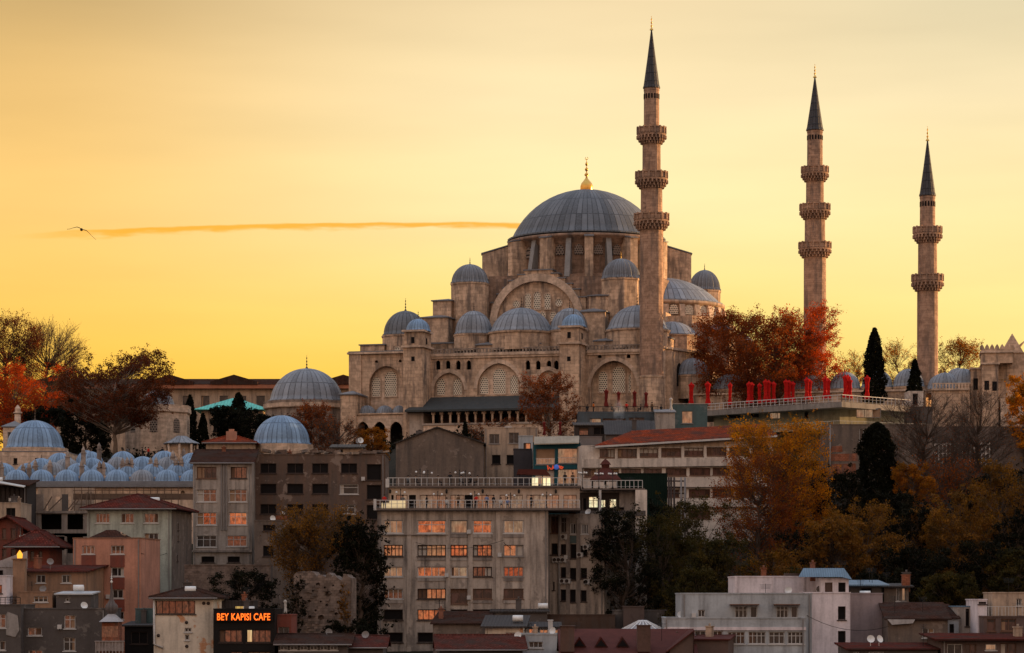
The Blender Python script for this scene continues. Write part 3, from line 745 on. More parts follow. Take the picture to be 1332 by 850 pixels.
def semi(side):
    """half dome against the left or right side of the great dome, with its windowed drum"""
    u0 = 15.0*side; r = M.m(76, u0, 0)*1.0; zb = M.z(394.7, 27, 0); zt = M.z(361.5, 18, 0)
    a0, a1 = (-pi/2, pi/2) if side > 0 else (pi/2, 3*pi/2)
    q = MB(); prof = cap_profile(r, zt-zb, 10); q.lathe([(r*1.04, -.25), (r*1.04, .02)]+prof[:-1]+[(.02, prof[-1][1])], 48, a0=a0, a1=a1, un=30)
    q.build('half_dome', LEAD, MO, None, (u0, 0, zb))
    zd = M.z(418, 27, 0); q = MB(); q.lathe([(r*1.02, 0), (r*1.02, zb-zd-1.0), (r*1.07, zb-zd-.8), (r*1.07, zb-zd-.26), (r*.9, zb-zd-.24)], 40, a0=a0, a1=a1)
    q.build('half_drum', STONE, MO, None, (u0, 0, zd))
    n = 12
    for k in range(n):
        a = a0+pi*(k+.5)/n; q = MB(); q.T = Matrix.Translation((u0, 0, 0)) @ Matrix.Rotation(a+pi/2, 4, 'Z')
        q.slab(arch(0, zd+.5, zb-1.9, zb-1.1, .85, 4), -r*1.045, -r*1.0); q.build('drum_window', LATT, MO)
    for k in range(n+1):
        a = a0+pi*k/n; q = MB(); q.T = Matrix.Translation((u0, 0, 0)) @ Matrix.Rotation(a, 4, 'Z')
        q.hexa([(r, -.55, zd-1), (r*1.13, -.55, zd-1), (r*1.13, .55, zd-1), (r, .55, zd-1)], [(r, -.55, zb-.9), (r*1.08, -.55, zb-1.1), (r*1.08, .55, zb-1.1), (r, .55, zb-.9)])
        q.build('pilaster', STONE2, MO)
    # stepped body under it and the two exedra domes
    e = u0+side*(r+1.6)
    q = MB(); zt2 = M.z(437, 27, -10); 
    q.plan([(u0, -15), (e-side*4, -15), (e, -9), (e, 9), (e-side*4, 15), (u0, 15)][::side], -3, zd-.3)
    q.build('half_dome_base', STONE, MO)
    for s in (-1, 1):
        cu, cv = u0+side*5.2, s*16.0
        rr = 4.9; z3 = M.z(436, 24, -16); hh = M.z(418, 24, -16)-z3
        q = MB(); q.lathe([(rr*1.04, -.2), (rr*1.04, 0)]+cap_profile(rr, hh, 8)[:-1]+[(.02, hh)], 36, un=22); q.build('exedra_dome', LEAD, MO, None, (cu, cv, z3))
        q = MB(); q.lathe([(rr*1.03, -3.2), (rr*1.03, -.5), (rr*1.08, -.35), (rr*1.08, -.2), (rr*.8, -.19)], 12, smooth=False, rot=pi/12); q.build('exedra_wall', STONE, MO, None, (cu, cv, z3))
        q = MB(); q.T = Matrix.Translation((cu, cv, 0)); q.slab(arch(0, z3-4.6, z3-2.4, z3-1.2, 1.1, 4), -rr*1.06, -rr*1.0); q.build('grille_window', LATT, MO)
        # small turret with pyramid roof
        q = MB(); tu, tv = u0+side*13.5, s*11; zq = M.z(430, 28, -11); q.box(tu-2, tu+2, tv-2, tv+2, zt2-6, zq); pyramid_cap(q, tu-2, tu+2, tv-2, tv+2, zq, 1.9, .3, 1)
        q.build('pier_turret', [STONE, LEADR], MO)
semi(1); semi(-1)
# --- weight turrets at the corners of the great dome
for (cx, r, yb, yt, fin, v, dy, fm) in [(611.3, 24, 367.5, 344, 335, -19, 440, BRONZE), (807.8, 24.8, 361.8, 336.7, 327, -19, 440, GOLD)]:
    u = M.u(cx, v)
    dome_part(MO, M, cx, yb, yt, r, v, LEADF, flute=24, seams=24, fin=fin, drumy=dy, drumn=8, name='turret_dome', finmat=fm, drum_grow=1.03)
for (u, v) in ((18.5, 19.5), (-18.5, 19.5)):
    dome_part(MO, M, None, 377 if u > 0 else 380, 351.5 if u > 0 else 356, 20.5, v, LEADF, flute=24, seams=24, fin=343, drumy=430, drumn=8, name='turret_dome', u=u if u < 0 else M.u(916.5, v), drum_grow=1.03)
# --- right-hand (court) end of the prayer hall
def court_end():
    a = mu(862); zt = M.z(457, a, -25); mb = MB()
    e = a
    # end wall, facing right: built on its own plane
    T = Matrix.Translation((a, 0, 0)) @ Matrix.Rotation(pi/2, 4, 'Z')       # local x runs along v, facing +u
    mb.T = T
    holes = [arch(x, zt-8, zt-4.2, zt-2.6, 1.5, 6) for x in (-22, -14, -5, 5, 14, 22)]
    mb.T = None
    pl = [(a-6, -30.6), (a, -30.6), (27.3, -14), (29.6, -5), (29.6, 31), (a-6, 31)]; mb.plan(pl, -5, zt, 0)
    pl2 = [(a-6, -30.9), (a+.25, -30.9), (27.7, -14.1), (30.0, -5), (30.0, 31.3), (a-6, 31.3)]; mb.plan(pl2, zt, zt+.4, 1)
    mb.build('end_wall', [STONE, STONE2], MO)
    q = MB(); q.box(a-.1, a+1.6, VF+.6, VF+3.6, -5, zt-.4); q.build('end_pier', STONE, MO)
    for s in (-17, -6, 6, 17):
        mb = MB(); t_ = (s+17)/34; pu, pv = a+(27.3-a)*t_, -30.6+16.6*t_; mb.T = Matrix.Translation((pu, pv, 0)) @ Matrix.Rotation(math.atan2(16.6, 27.3-a), 4, 'Z')
        if s > -17 and s < 17: mb.slab(arch(0, zt-6.5, zt-3.4, zt-2.2, .8, 4), -.08, .1); mb.build('end_window', DARK, MO)
        else: mb.box(-.5, .5, -.3, .2, -3, zt-.4); mb.build('wall_shaft', STONE2, MO)
    # upper block behind the parapet on the right
    q = MB(); q.box(24, 28.5, -11, 20, zt, M.z(440, 28, -18)); q.box(23.9, 28.7, -11.2, 20.2, M.z(440, 28, -18), M.z(440, 28, -18)+.25, 1)
    q.build('end_block', [STONE, LEADR], MO)
    for v in (-8, 0, 16):
        q = MB(); T2 = Matrix.Translation((28.5, 0, 0)) @ Matrix.Rotation(pi/2, 4, 'Z'); q.T = T2
        z = M.z(452, 28, -18); q.slab(arch(v, z, z+1.4, z+2.3, .8, 4), -.06, .05); q.build('grille_window', LATT, MO)
court_end()

# --- the forecourt to the right: wall, arcade domes
def court():
    c0 = mu(862); c1 = mu(1201)
    root = M.root('court_arcade'); tag(root, 'low stone courtyard wall with a row of lead domes between two minarets', 'courtyard')
    zt = M.z(507, mu(1150), VF)
    mb = MB(); hs = []
    v0 = -27.5
    n = 9
    for i in range(n):
        x = c0+4+(c1-c0-6)*(i+.5)/n
        hs.append((x-.8, 2.2, x+.8, 5.2))
    mb.rwall(c0+4.1, c1+.0, -5, zt, hs, v0, .5); mb.box(c0+4.1, c1, v0+.6, v0+8, -5, zt-.1); mb.box(c0+4.1, c1, v0-.3, v0+8.1, zt-.1, zt+.25, 1)
    mb.build('wall', [STONE, STONE2], root)
    for i, (x0, z1, z2) in enumerate(hs and [(h[0], h[1], h[3]) for h in hs]):
        q = MB(); q.box(x0, x0+1.6, v0+.3, v0+.5, z1, z2); q.build('grille_window', LATT2, root)
    for (cx, yb, yt, r, v) in [(901.5, 487, 466, 21, v0+4), (950, 506, 487, 24, v0+4), (1000, 506, 487, 24, v0+4), (1050, 506, 487, 24, v0+4), (1099, 505, 484, 20, v0+4), (1141, 503, 481, 20, v0+4), (1182, 502, 480, 20, v0+4)]:
        dome_part(root, M, cx, yb, yt, r, v, LEAD, seams=22, fin=yt-9, drumy=520 if cx < 910 else 512)
    # far side arcade
    c2 = mu(1201)
    q = MB(); q.box(c1-8, c1, v0+8, 29, -5, zt-.1); q.build('far_wall', STONE, root)
court()
def court_side():
    """stretch of court wall, domes and gate towers right of the last minaret"""
    G = Fr(1236, 478, R(-8), z=48)
    g = G.root('court_gate'); tag(g, 'sunlit stone gate building with crenellated towers at the right edge of the hilltop', 'gatehouse')
    a, b = G.u(1212), G.u(1262); zt = G.z(508, 0)
    mb = MB(); mb.box(a, b, 0, 8, -6, zt); mb.box(a, b, -.3, 8.1, zt, zt+.3, 1)
    n = 12
    for i in range(n): x = a+(b-a)*(i+.5)/n; mb.box(x-.14, x+.14, -.25, 0, zt+.3, zt+1.1, 1)
    mb.box(a, b, -.25, 0, zt+1.1, zt+1.3, 1)
    mb.build('wall', [STONE, STONE2], g)
    for (cx, yb, yt, r, v) in [(1229, 505, 485, 21, 4), (1254, 500, 480, 23, 5), (1224, 503, 487, 17, 10), (1246, 499, 479, 18, 12)]:
        dome_part(g, G, cx, yb, yt, r, v, LEAD, seams=22, fin=yt-7, drumy=512)
    x0, x1, x2, x3 = G.u(1263), G.u(1277), G.u(1298), G.u(1326)
    mb = MB(); z1 = G.z(480, x0); mb.box(x0, x1, 1, 9, -6, z1); mb.box(x0-.2, x1, .8, 9, z1, z1+.3, 1)
    c = (x0+x1)/2; mb.box(c-.5, c+.3, .95, 1.05, z1-3.6, z1-1.6, 2)
    mb.build('side_range', [STONE, STONE2, DARK], g)
    mb = MB(); z2 = G.z(476, x1); z3 = G.z(456, x1)
    mb.box(x1, x2, -2.5, 6, -6, z2); mb.box(x1-.25, x2+.25, -2.8, 6.2, z2, z2+.3, 1); mb.box(x1-.1, x2+2.5, -1.8, 5.6, z2+.3, z3)
    mb.box(x1-.3, x2+2.7, -2.1, 5.8, z3-.6, z3-.25, 1)
    for k in range(7):
        x = x1+(x2+2.4-x1)*k/6; mb.slab([(x-.45, z3), (x+.45, z3), (x+.3, z3+.5), (x, z3+.95), (x-.3, z3+.5)], -1.7, -1.1)
    for px in (1297, 1309): 
        c = G.u(px, -2.5); 
    c = G.u(1283); mb.box(c-.4, c+.4, -2.56, -2.45, G.z(509, c), G.z(497, c), 2); c = G.u(1293); mb.box(c-.4, c+.4, -2.56, -2.45, G.z(510, c), G.z(498, c), 2)
    mb.build('gate_tower', [STONE, STONE2, DARK], g)
    mb = MB(); z4 = G.z(470, x2)
    mb.box(x2, x3+6, 1, 8, -6, z4); mb.slab([(x2+1.2, z4), (x3+6, z4), (x3+6, z4+1.6), (x3-.5, z4+1.6), (x2+5, z4+3.9), (x2+1.2, z4+1)], 1.0, 4)
    mb.slab([(x3-3.2, z4+1.5), (x3+.8, z4+1.5), (x3-1.2, z4+4.9)], .8, 3.9, 1)
    mb.build('portal_block', [STONE, STONE2], g)
    q = MB(); p = G.u(1318, -2); q.box(p-2.2, p+3, -3, 1, -6, G.z(520, p)); q.build('portal_pier', STONE2, g)
    for px_ in (1305, 1330):
        pass
court_side()

# ---------------- minarets ----------------
def minaret(px, Y, tip, cone_t, cone_b, secs, base, label, rcone, plinth=None, nb=3):
    fr = Fr(px, Y, 0, z=49.0); root = fr.root('minaret')
    tag(root, label, 'minaret', 'stone minarets with pointed lead spires')
    m = fr.m
    zc = fr.z(cone_b)
    q = MB(); h = fr.z(cone_t)-zc; r = m(rcone)
    q.lathe([(r*.9, -.15), (r*1.06, -.05), (r*1.06, .12), (r*.97, .5), (r*.52, h*.5), (r*.06, h)], 16, smooth=False, un=16); q.build('spire', lead('spire_lead', (.06,.06,.066), row=1.5), root, None, (0, 0, zc))
    fh = m(cone_t-tip); finial('finial', root, (0, 0, fr.z(cone_t)-.2), fh, m(2.5), GOLD)
    prev = cone_b
    # secs: (half width, y bottom, balcony top y, balcony bottom y, balcony half width)
    for (hw, yb, bt, bb, bw) in secs:
        q = MB(); r = m(hw); za, zb = fr.z(yb), fr.z(prev)
        q.lathe([(r*1.02, za), (r, zb-.6), (r*1.04, zb-.5), (r*1.04, zb)], 16, smooth=False, rot=R(11))
        if prev == cone_b:
            pass
        q.build('shaft', MINS, root)
        if prev == cone_b:
            for k in range(16):
                w = MB(); w.T = Matrix.Rotation(R(11)+2*pi*(k+.5)/16+pi/2, 4, 'Z'); w.box(-r*.1, r*.1, -r*1.035, -r*.9, zb-2.0, zb-1.1); 
                w.build('slot', DARK, root)
        if bt:
            zt = fr.z(bt); z1 = fr.z(bb); R2 = m(bw); r0 = r*1.05; H = zt-z1; par = zt-H*.42
            q = MB(); q.lathe([(r0, z1-.3), (r0+.05, z1), (r0+(R2-r0)*.3, z1+(par-z1)*.25), (r0+(R2-r0)*.35, z1+(par-z1)*.45), (r0+(R2-r0)*.6, z1+(par-z1)*.5), (r0+(R2-r0)*.65, z1+(par-z1)*.75), (R2*.98, z1+(par-z1)*.8), (R2, par), (r0*.9, par+.01)], 32, smooth=False)
            for lev, (rf, zf) in enumerate(((.3, .25), (.6, .5), (.9, .8))):
                for k in range(24):
                    q.T = Matrix.Rotation(2*pi*(k+.5*(lev % 2))/24, 4, 'Z'); rr = r0+(R2-r0)*rf; z_ = z1+(par-z1)*zf
                    q.box(rr-.1, rr+.22, -.12, .12, z_-.55, z_)
            q.T = None
            o = q.build('balcony', MINS, root)
            q = MB(); q.lathe([(R2*.97, par+.1), (R2*.97, zt-.2), (R2*1.02, zt-.18), (R2*1.02, zt), (R2*.9, zt), (R2*.9, par+.1)], 16, smooth=False, rot=R(11))
            for k in range(16):
                q.T = Matrix.Rotation(R(11)+2*pi*k/16, 4, 'Z'); q.box(R2*.93, R2*1.035, -.14, .14, par, zt+.12)
            q.T = None; q.build('parapet', MINS, o)
            prev = bt + (bb-bt)*.0
    hw, yb = secs[-1][0], secs[-1][1]
    if plinth:
        pw, pt = plinth; r = m(pw)
        q = MB(); zt = fr.z(pt); zb = -5
        q.lathe([(r*1.12, zb), (r*1.10, zt*.5), (r*1.02, zt-.6), (r*1.06, zt-.4), (r*1.06, zt-.1), (r*.9, zt+.02)], 16, smooth=False, rot=R(11)); q.build('plinth', STONE, root)
    return root
fY = M.Yw(mu(847), VF-1.5)
minaret(847.5, fY, 20, 38, 115, [(10, 166.4, 166.4, 187, 19), (11.8, 224.4, 224.4, 245, 21), (14, 278.8, 278.8, 299, 22.6), (15.3, 490, None, None, None)], 556,
        'nearest and tallest minaret, rising beside the great dome with three balconies', 10.6, (16.2, 489))
minaret(1060, 562, 82.6, 100, 170, [(10, 217.7, 217.7, 236, 17.7), (11.4, 266.3, 266.3, 285, 19.7), (13.1, 316, 316, 335, 21), (14.4, 520, None, None, None)], 520,
        'three balcony minaret standing behind the big red autumn tree', 10.9)
minaret(1206.5, 492, 163.6, 182, 255, [(9.8, 296, 296, 315.5, 18.7), (12.1, 358, 358, 378, 20.5), (13.4, 520, None, None, None)], 520,
        'shorter two balcony minaret at the far right beside a dark cypress', 10.4)
# ---------------- trees ----------------
def leafmat(name, cs, trans=.35, tc=None):
    if name in MATS: return MATS[name]
    m = bpy.data.materials.new(name); m.use_nodes = True; t = m.node_tree; b = t.nodes['Principled BSDF']
    n1 = noise_(t, .35, 3, .6); n2 = noise_(t, 3.5, 2, .6)
    col = ramp(t, n1, [(.32, cs[0]), (.5, cs[1]), (.68, cs[2])])
    col = mix(t, ramp(t, n2, [(.35, 0.0), (.7, .8)]), col, cs[3] if len(cs) > 3 else scale_c(cs[1], .55))
    t.links.new(col, b.inputs['Base Color']); b.inputs['Roughness'].default_value = .75; b.inputs['Specular IOR Level'].default_value = .03
    tr = t.nodes.new('ShaderNodeBsdfTranslucent')
    hs = t.nodes.new('ShaderNodeHueSaturation'); hs.inputs['Saturation'].default_value = 1.15; hs.inputs['Value'].default_value = 1.9; t.links.new(col, hs.inputs['Color']); t.links.new(hs.outputs[0], tr.inputs[0])
    ms = t.nodes.new('ShaderNodeMixShader'); ms.inputs[0].default_value = trans
    t.links.new(b.outputs[0], ms.inputs[1]); t.links.new(tr.outputs[0], ms.inputs[2]); t.links.new(ms.outputs[0], t.nodes['Material Output'].inputs[0])
    MATS[name] = m; return m
BARK = flat('bark', (.085,.06,.045), .95, var=.35)
BARKP = flat('pale_bark', (.20,.15,.115), .95, var=.4)
LRED = leafmat('red_leaves', [(.52,.075,.014), (.38,.055,.014), (.20,.045,.016), (.12,.033,.014)], .45)
LRBR = leafmat('red_brown_leaves', [(.30,.085,.026), (.20,.055,.02), (.11,.036,.017), (.08,.028,.014)], .45)
LBRN = leafmat('brown_leaves', [(.21,.055,.02), (.12,.036,.017), (.065,.026,.014), (.05,.020,.012)], .35)
LORG = leafmat('orange_leaves', [(.42,.15,.018), (.28,.09,.014), (.14,.065,.015), (.08,.045,.012)], .4)
LGLD = leafmat('golden_leaves', [(.78,.29,.015), (.50,.17,.014), (.11,.075,.018), (.09,.055,.013)], .4)
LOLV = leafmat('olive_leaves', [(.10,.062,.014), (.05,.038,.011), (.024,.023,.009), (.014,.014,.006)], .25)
LTAN = leafmat('tan_olive_leaves', [(.32,.14,.028), (.19,.085,.02), (.055,.034,.012), (.030,.020,.009)], .3)
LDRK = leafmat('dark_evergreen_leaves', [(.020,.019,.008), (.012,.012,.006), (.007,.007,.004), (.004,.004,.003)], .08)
def leaf_quads(mb, pts, size, rnd):
    vs = []; fs = []; k = 0
    g = rnd.gauss; un = rnd.uniform
    for p in pts:
        x, y, z = p[:3]
        s = size*un(.55, 1.35)
        if len(p) > 3: nx, ny, nz = p[3]+g(0, .38), p[4]+g(0, .38), p[5]+g(0, .38)
        else: nx, ny, nz = g(0, 1), g(0, 1), g(0, 1)
        l = sqrt(nx*nx+ny*ny+nz*nz)+1e-6; nx /= l; ny /= l; nz /= l
        ax, ay, az = g(0, 1), g(0, 1), g(0, 1)
        d = ax*nx+ay*ny+az*nz; ax -= d*nx; ay -= d*ny; az -= d*nz
        l = sqrt(ax*ax+ay*ay+az*az)+1e-6; ax /= l; ay /= l; az /= l
        bx, by, bz = ny*az-nz*ay, nz*ax-nx*az, nx*ay-ny*ax
        h = s*.5; w = s*.36
        vs += [(x-ax*h, y-ay*h, z-az*h), (x+bx*w, y+by*w, z+bz*w), (x+ax*h, y+ay*h, z+az*h), (x-bx*w, y-by*w, z-bz*w)]
        fs.append((k, k+1, k+2, k+3)); k += 4
    mb.add(vs, fs)
def tree_meshes(seed, H, Wd, cb=.25, natt=90, leaves=9000, leaf=.45, twigs=3, lean=0.0, shape='round', tr=None, sig=.075, nb=7, limbs=1.0, depth=None):
    """crown W wide between cb*H and H; limbs reach for points spread through a lumpy crown"""
    rnd = random.Random(seed); tr = tr or H*.022; Wy = (depth or Wd)/2
    trunk = MB(); crown = MB()
    top = Vector((lean*H, 0, H*.62)); pts = [Vector((0, 0, -1.5))]; rad = [tr*1.35]
    for i in range(1, 7):
        t = i/6; pts.append(Vector((lean*H*t*t+rnd.gauss(0, tr*.6), rnd.gauss(0, tr*.6), H*.62*t))); rad.append(tr*(1-.72*t)+.02)
    trunk.tube(pts, rad, 8)
    def ontrunk(z):
        t = min(max(z/(H*.62), 0.02), .98)*6; i = int(t); f = t-i
        return pts[i].lerp(pts[i+1], f), (rad[i]*(1-f)+rad[i+1]*f)
    hc = H*(1-cb); zc = H*cb+hc*.5
    lob = [(rnd.uniform(0, 2*pi), rnd.uniform(-1, 1), rnd.uniform(.72, 1.0)) for _ in range(nb)]
    def inside():
        while True:
            x, y, z = rnd.uniform(-1, 1), rnd.uniform(-1, 1), rnd.uniform(-1, 1)
            rr = sqrt(x*x+y*y+z*z)
            if rr > 1 or rr < .30: continue
            a = math.atan2(y, x)
            lim = .80
            for la, lz, lr in lob:
                d = abs((a-la+pi) % (2*pi)-pi)+abs(z-lz)*1.3
                if d < 1.0: lim = max(lim, lim+(1.0-lim)*(1-d)*lr*1.1)
            if rr > lim: continue
            if shape == 'vase' and z < -.1 and sqrt(x*x+y*y) > .45+.6*(z+1): continue
            if shape == 'round' and z < -.35 and rnd.random() < .35: continue
            return x, y, z
    att = []; cl = []; natt = int(natt*1.5)
    for _ in range(natt):
        if rnd.random() < .78:
            if len(cl) < 24: cl.append(inside())
            c = rnd.choice(cl); att.append(tuple(max(-1.05, min(1.05, q*.93+rnd.gauss(0, .15))) for q in c))
        else: att.append(inside())
    def pc(i, s): w_ = sorted(a[i]*s for a in att); return max(.3, w_[int(len(w_)*.95)])
    mx = [pc(0, 1), pc(0, -1)]; mz_ = (pc(2, 1), pc(2, -1)); my = max(pc(1, 1), pc(1, -1))
    ee = 1-sig*1.2
    att = [tuple(max(-mm[1], min(mm[0], q)) for q, mm in zip(a, ((mx[0], mx[1]), (my, my), mz_))) for a in att]
    att = [Vector((x/mx[0 if x > 0 else 1]*Wd/2*ee+lean*H, y/my*Wy*ee, zc+z/mz_[0 if z > 0 else 1]*hc/2*(ee if z > 0 else 1))) for x, y, z in att]
    lp = []
    lim_r = tr*.34
    for i, p in enumerate(att):
        hz_ = max(H*cb*.55, min(H*.6, p.z-.25*math.hypot(p.x, p.y)-.12*H))
        q, r0 = ontrunk(hz_)
        mid = q.lerp(p, .5)+Vector((rnd.gauss(0, .05), rnd.gauss(0, .05), -.03+rnd.uniform(-.03, .05)))*H
        cur = []
        for k in range(6):
            t = k/5; cur.append(q*(1-t)**2+mid*2*t*(1-t)+p*t*t)
        big = i < 9
        ra = min(r0*.6, (tr*.42 if big else tr*.15)*limbs)
        trunk.tube(cur, [max(.02, ra*(1-.85*k/5)) for k in range(6)], 5 if big else 3, cap=False)
        for _ in range(twigs):
            b0 = cur[3].lerp(cur[5], rnd.random()); d = Vector((rnd.gauss(0, 1), rnd.gauss(0, 1), rnd.gauss(.5, .8))).normalized()+(p-q).normalized()*.8
            ln = rnd.uniform(.06, .14)*H; e = b0+d.normalized()*ln; m_ = b0.lerp(e, .5)+Vector((rnd.gauss(0, .1), rnd.gauss(0, .1), rnd.gauss(0, .1)))*ln*.5
            trunk.tube([b0, m_, e], [max(.025, tr*.06), max(.02, tr*.04), .015], 3, cap=False)
            lp.append((e, .5)); lp.append((m_, .35))
        lp.append((p, 1.0))
    if leaves:
        leaves = int(leaves*2.1); leaf *= .84
        pw = [1.0 if w > .9 else .16 for _, w in lp]; cs = rnd.choices(range(len(lp)), pw, k=leaves); sg = min(1.25, sig*1.15*min(Wd, hc))
        out = []
        for c in cs:
            p, w = lp[c]; s = sg*(1.0 if w > .9 else .62)*(.8+.45*((c*7919) % 97)/97)
            u1, u2, u3 = rnd.gauss(0, 1), rnd.gauss(0, 1), rnd.gauss(0, 1); l = sqrt(u1*u1+u2*u2+u3*u3)+1e-6; q = s*(.45+.62*rnd.random())*(1.35 if rnd.random() < .06 else 1)
            u1 /= l; u2 /= l; u3 /= l
            out.append((p.x+u1*q, p.y+u2*q, p.z+u3*q*.8, u1, u2, u3+.15))
        leaf_quads(crown, out, leaf, rnd)
    return trunk, crown
def cypress_meshes(seed, H, r, leaves, leaf=.35, blunt=.5):
    leaves = int(leaves*1.7)
    rnd = random.Random(seed); t = MB(); t.tube([(0,0,-1), (0,0,H*.4), (0,0,H*.93)], [r*.12, r*.08, .03], 6)
    c = MB(); out = []
    ph = [rnd.uniform(0, 2*pi) for _ in range(6)]
    for _ in range(leaves):
        z = rnd.random()**.85; a = rnd.uniform(0, 2*pi)
        env = (min(1, (z+.04)/.10)**.6)*(1-z**(1+blunt*2.2))**.8
        w = env*r*(1+.16*sin(3*a+ph[0]+9*z)+.14*sin(5*a+ph[1]-17*z)+.10*sin(11*z*3+ph[2]+2*a))
        q = w*(.60+.40*sqrt(rnd.random()))*(1+rnd.gauss(0,.05))
        out.append((q*cos(a)+rnd.gauss(0, .08), q*sin(a)+rnd.gauss(0, .08), .3+z*(H-.3)))
    leaf_quads(c, out, leaf, rnd); return t, c
def put_tree(name, meshes, mat, bark, px, Y, ybase=None, label='', cat='tree', group=None, rz=0.0, z=None, names=('trunk', 'crown')):
    x = (px-CX)/F*Y
    z = z if z is not None else (W(px, ybase, Y).z if ybase else ground(x, Y))
    r = empty(name, (x, Y, z), rz); tag(r, label, cat, group)
    meshes[0].build(names[0], bark, r)
    if meshes[1].v: meshes[1].build(names[1], mat, r)
    return r
def T(name, px, w, yt, yb, Y, mat, label, seed, bark=BARK, group=None, cat='tree', rz=0.0, **k):
    """tree whose crown spans w photo pixels around column px and y from yt down to the foot yb"""
    H = (yb-yt)/F*Y; Wd = w/F*Y
    return put_tree(name, tree_meshes(seed, H, Wd, **k), mat, bark, px, Y, yb, label, cat, group, rz)
def Cy(px, w, yt, yb, Y, label, seed, n=5000, mat=None, group='cypress trees on the hilltop', blunt=.5, leaf=.35):
    H = (yb-yt)/F*Y; r = w/2/F*Y
    return put_tree('cypress_tree', cypress_meshes(seed, H, r, n, leaf, blunt), mat or LDRK, BARK, px, Y, yb, label, 'tree', group)

# hilltop, left
T('bare_tree', 62, 84, 424, 560, 562, LBRN, 'half-bare tree with fine spreading branches behind the scarlet tree, against the yellow sky', 11, leaves=1500, leaf=.26, twigs=22, natt=130, cb=.12, shape='vase', sig=.035, limbs=1.3)
T('autumn_tree', 8, 100, 413, 560, 558, LBRN, 'tall dense rusty brown tree at the very left edge above the scarlet tree', 10, leaves=17000, leaf=.30, twigs=6, natt=150, cb=.12, shape='full')
T('autumn_tree', 20, 140, 474, 590, 520, LRED, 'rounded scarlet autumn tree at the left edge in front of a bare tree', 12, shape='full', leaves=15000, leaf=.36, cb=.15, natt=110)
T('plane_tree', 150, 148, 460, 590, 488, LBRN, 'big brown-leaved plane tree with a pale forked trunk left of the stone tomb', 13, bark=BARKP, shape='full', leaves=21000, leaf=.33, cb=.34, natt=150, sig=.07, nb=9, twigs=5, limbs=1.3)
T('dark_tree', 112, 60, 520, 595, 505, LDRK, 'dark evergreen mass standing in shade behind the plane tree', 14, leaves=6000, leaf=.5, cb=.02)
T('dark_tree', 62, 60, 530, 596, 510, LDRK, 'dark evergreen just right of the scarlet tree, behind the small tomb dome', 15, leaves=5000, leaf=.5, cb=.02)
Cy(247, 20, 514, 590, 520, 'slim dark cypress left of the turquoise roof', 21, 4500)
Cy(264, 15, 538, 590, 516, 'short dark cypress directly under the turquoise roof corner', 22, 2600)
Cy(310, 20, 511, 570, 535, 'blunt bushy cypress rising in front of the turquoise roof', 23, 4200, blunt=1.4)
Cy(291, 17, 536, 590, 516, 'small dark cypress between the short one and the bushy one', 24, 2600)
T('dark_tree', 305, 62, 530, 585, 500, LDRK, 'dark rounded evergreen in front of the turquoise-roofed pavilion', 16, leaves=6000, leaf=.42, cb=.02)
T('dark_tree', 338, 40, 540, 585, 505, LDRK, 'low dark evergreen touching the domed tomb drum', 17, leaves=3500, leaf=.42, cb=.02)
T('autumn_tree', 405, 52, 525, 610, 455, LRBR, 'small russet tree in front of the large tomb drum', 18, leaves=4500, leaf=.28, cb=.1, twigs=9, shape='vase', natt=70)
T('autumn_tree', 440, 66, 545, 612, 450, LRBR, 'thin bare-twigged russet shrub between the small tomb dome and the mosque wing', 19, leaves=1500, leaf=.26, cb=.05, twigs=16, shape='vase', natt=80)
T('autumn_tree', 484, 46, 558, 600, 452, LORG, 'low orange bush below the arcade of the mosque wing', 20, leaves=4200, leaf=.26, cb=.05, natt=60)
# in front of the mosque
T('plane_tree', 714, 76, 488, 572, 450, LRBR, 'brown vase-shaped tree in front of the right stair tower of the mosque', 31, bark=BARKP, leaves=6500, leaf=.26, cb=.12, shape='vase', twigs=8, natt=90, sig=.055)
Cy(605, 8, 548, 578, 450, 'tiny cypress under the long gallery roof', 32, 900, leaf=.22)
T('bare_shrub', 640, 90, 545, 585, 452, LRBR, 'leafless reddish shrubs under the gallery roof of the mosque', 33, leaves=1200, leaf=.22, cb=.02, twigs=12, natt=60, cat='shrub')
# big red group on the right of the mosque
T('autumn_tree', 962, 118, 408, 540, 500, LRBR, 'broad russet autumn tree, left part of the big group beside the mosque', 41, shape='full', leaves=22000, leaf=.34, cb=.04, natt=170, nb=9, twigs=5, sig=.07)
T('autumn_tree', 1008, 112, 414, 540, 492, LRBR, 'russet autumn tree between the broad one and the bright red one', 49, shape='full', leaves=15000, leaf=.34, cb=.0, natt=130, nb=9, twigs=5, sig=.07)
T('autumn_tree', 1046, 92, 401, 540, 497, LRED, 'bright red autumn tree in front of the three balcony minaret', 42, shape='full', leaves=16000, leaf=.32, cb=.06, natt=140, nb=9, twigs=6, sig=.06)
T('backlit_tree', 1168, 56, 445, 530, 600, LGLD, 'thin golden backlit tree left of the far right minaret', 43, leaves=2400, leaf=.3, cb=.1, twigs=12, shape='vase', natt=70)
T('backlit_tree', 1115, 44, 458, 530, 610, LGLD, 'thin golden backlit tree just left of the tall cypress', 44, leaves=1500, leaf=.3, cb=.1, twigs=12, shape='vase', natt=60)
T('backlit_tree', 1247, 62, 441, 530, 600, LORG, 'golden backlit tree behind the domes between the far right minaret and the gate', 45, leaves=4200, leaf=.32, cb=.1, twigs=9, natt=80)
Cy(1137.5, 27, 427, 530, 470, 'tall ragged cypress at the end of the red parasol terrace', 46, 8000, blunt=.8)
Cy(1190, 20, 468, 530, 470, 'small conical cypress against the foot of the far right minaret', 47, 3500, blunt=.35)
T('autumn_tree', 1334, 44, 488, 590, 445, LGLD, 'orange tree at the right edge in front of the gate building', 48, leaves=7000, leaf=.3, cb=.1)
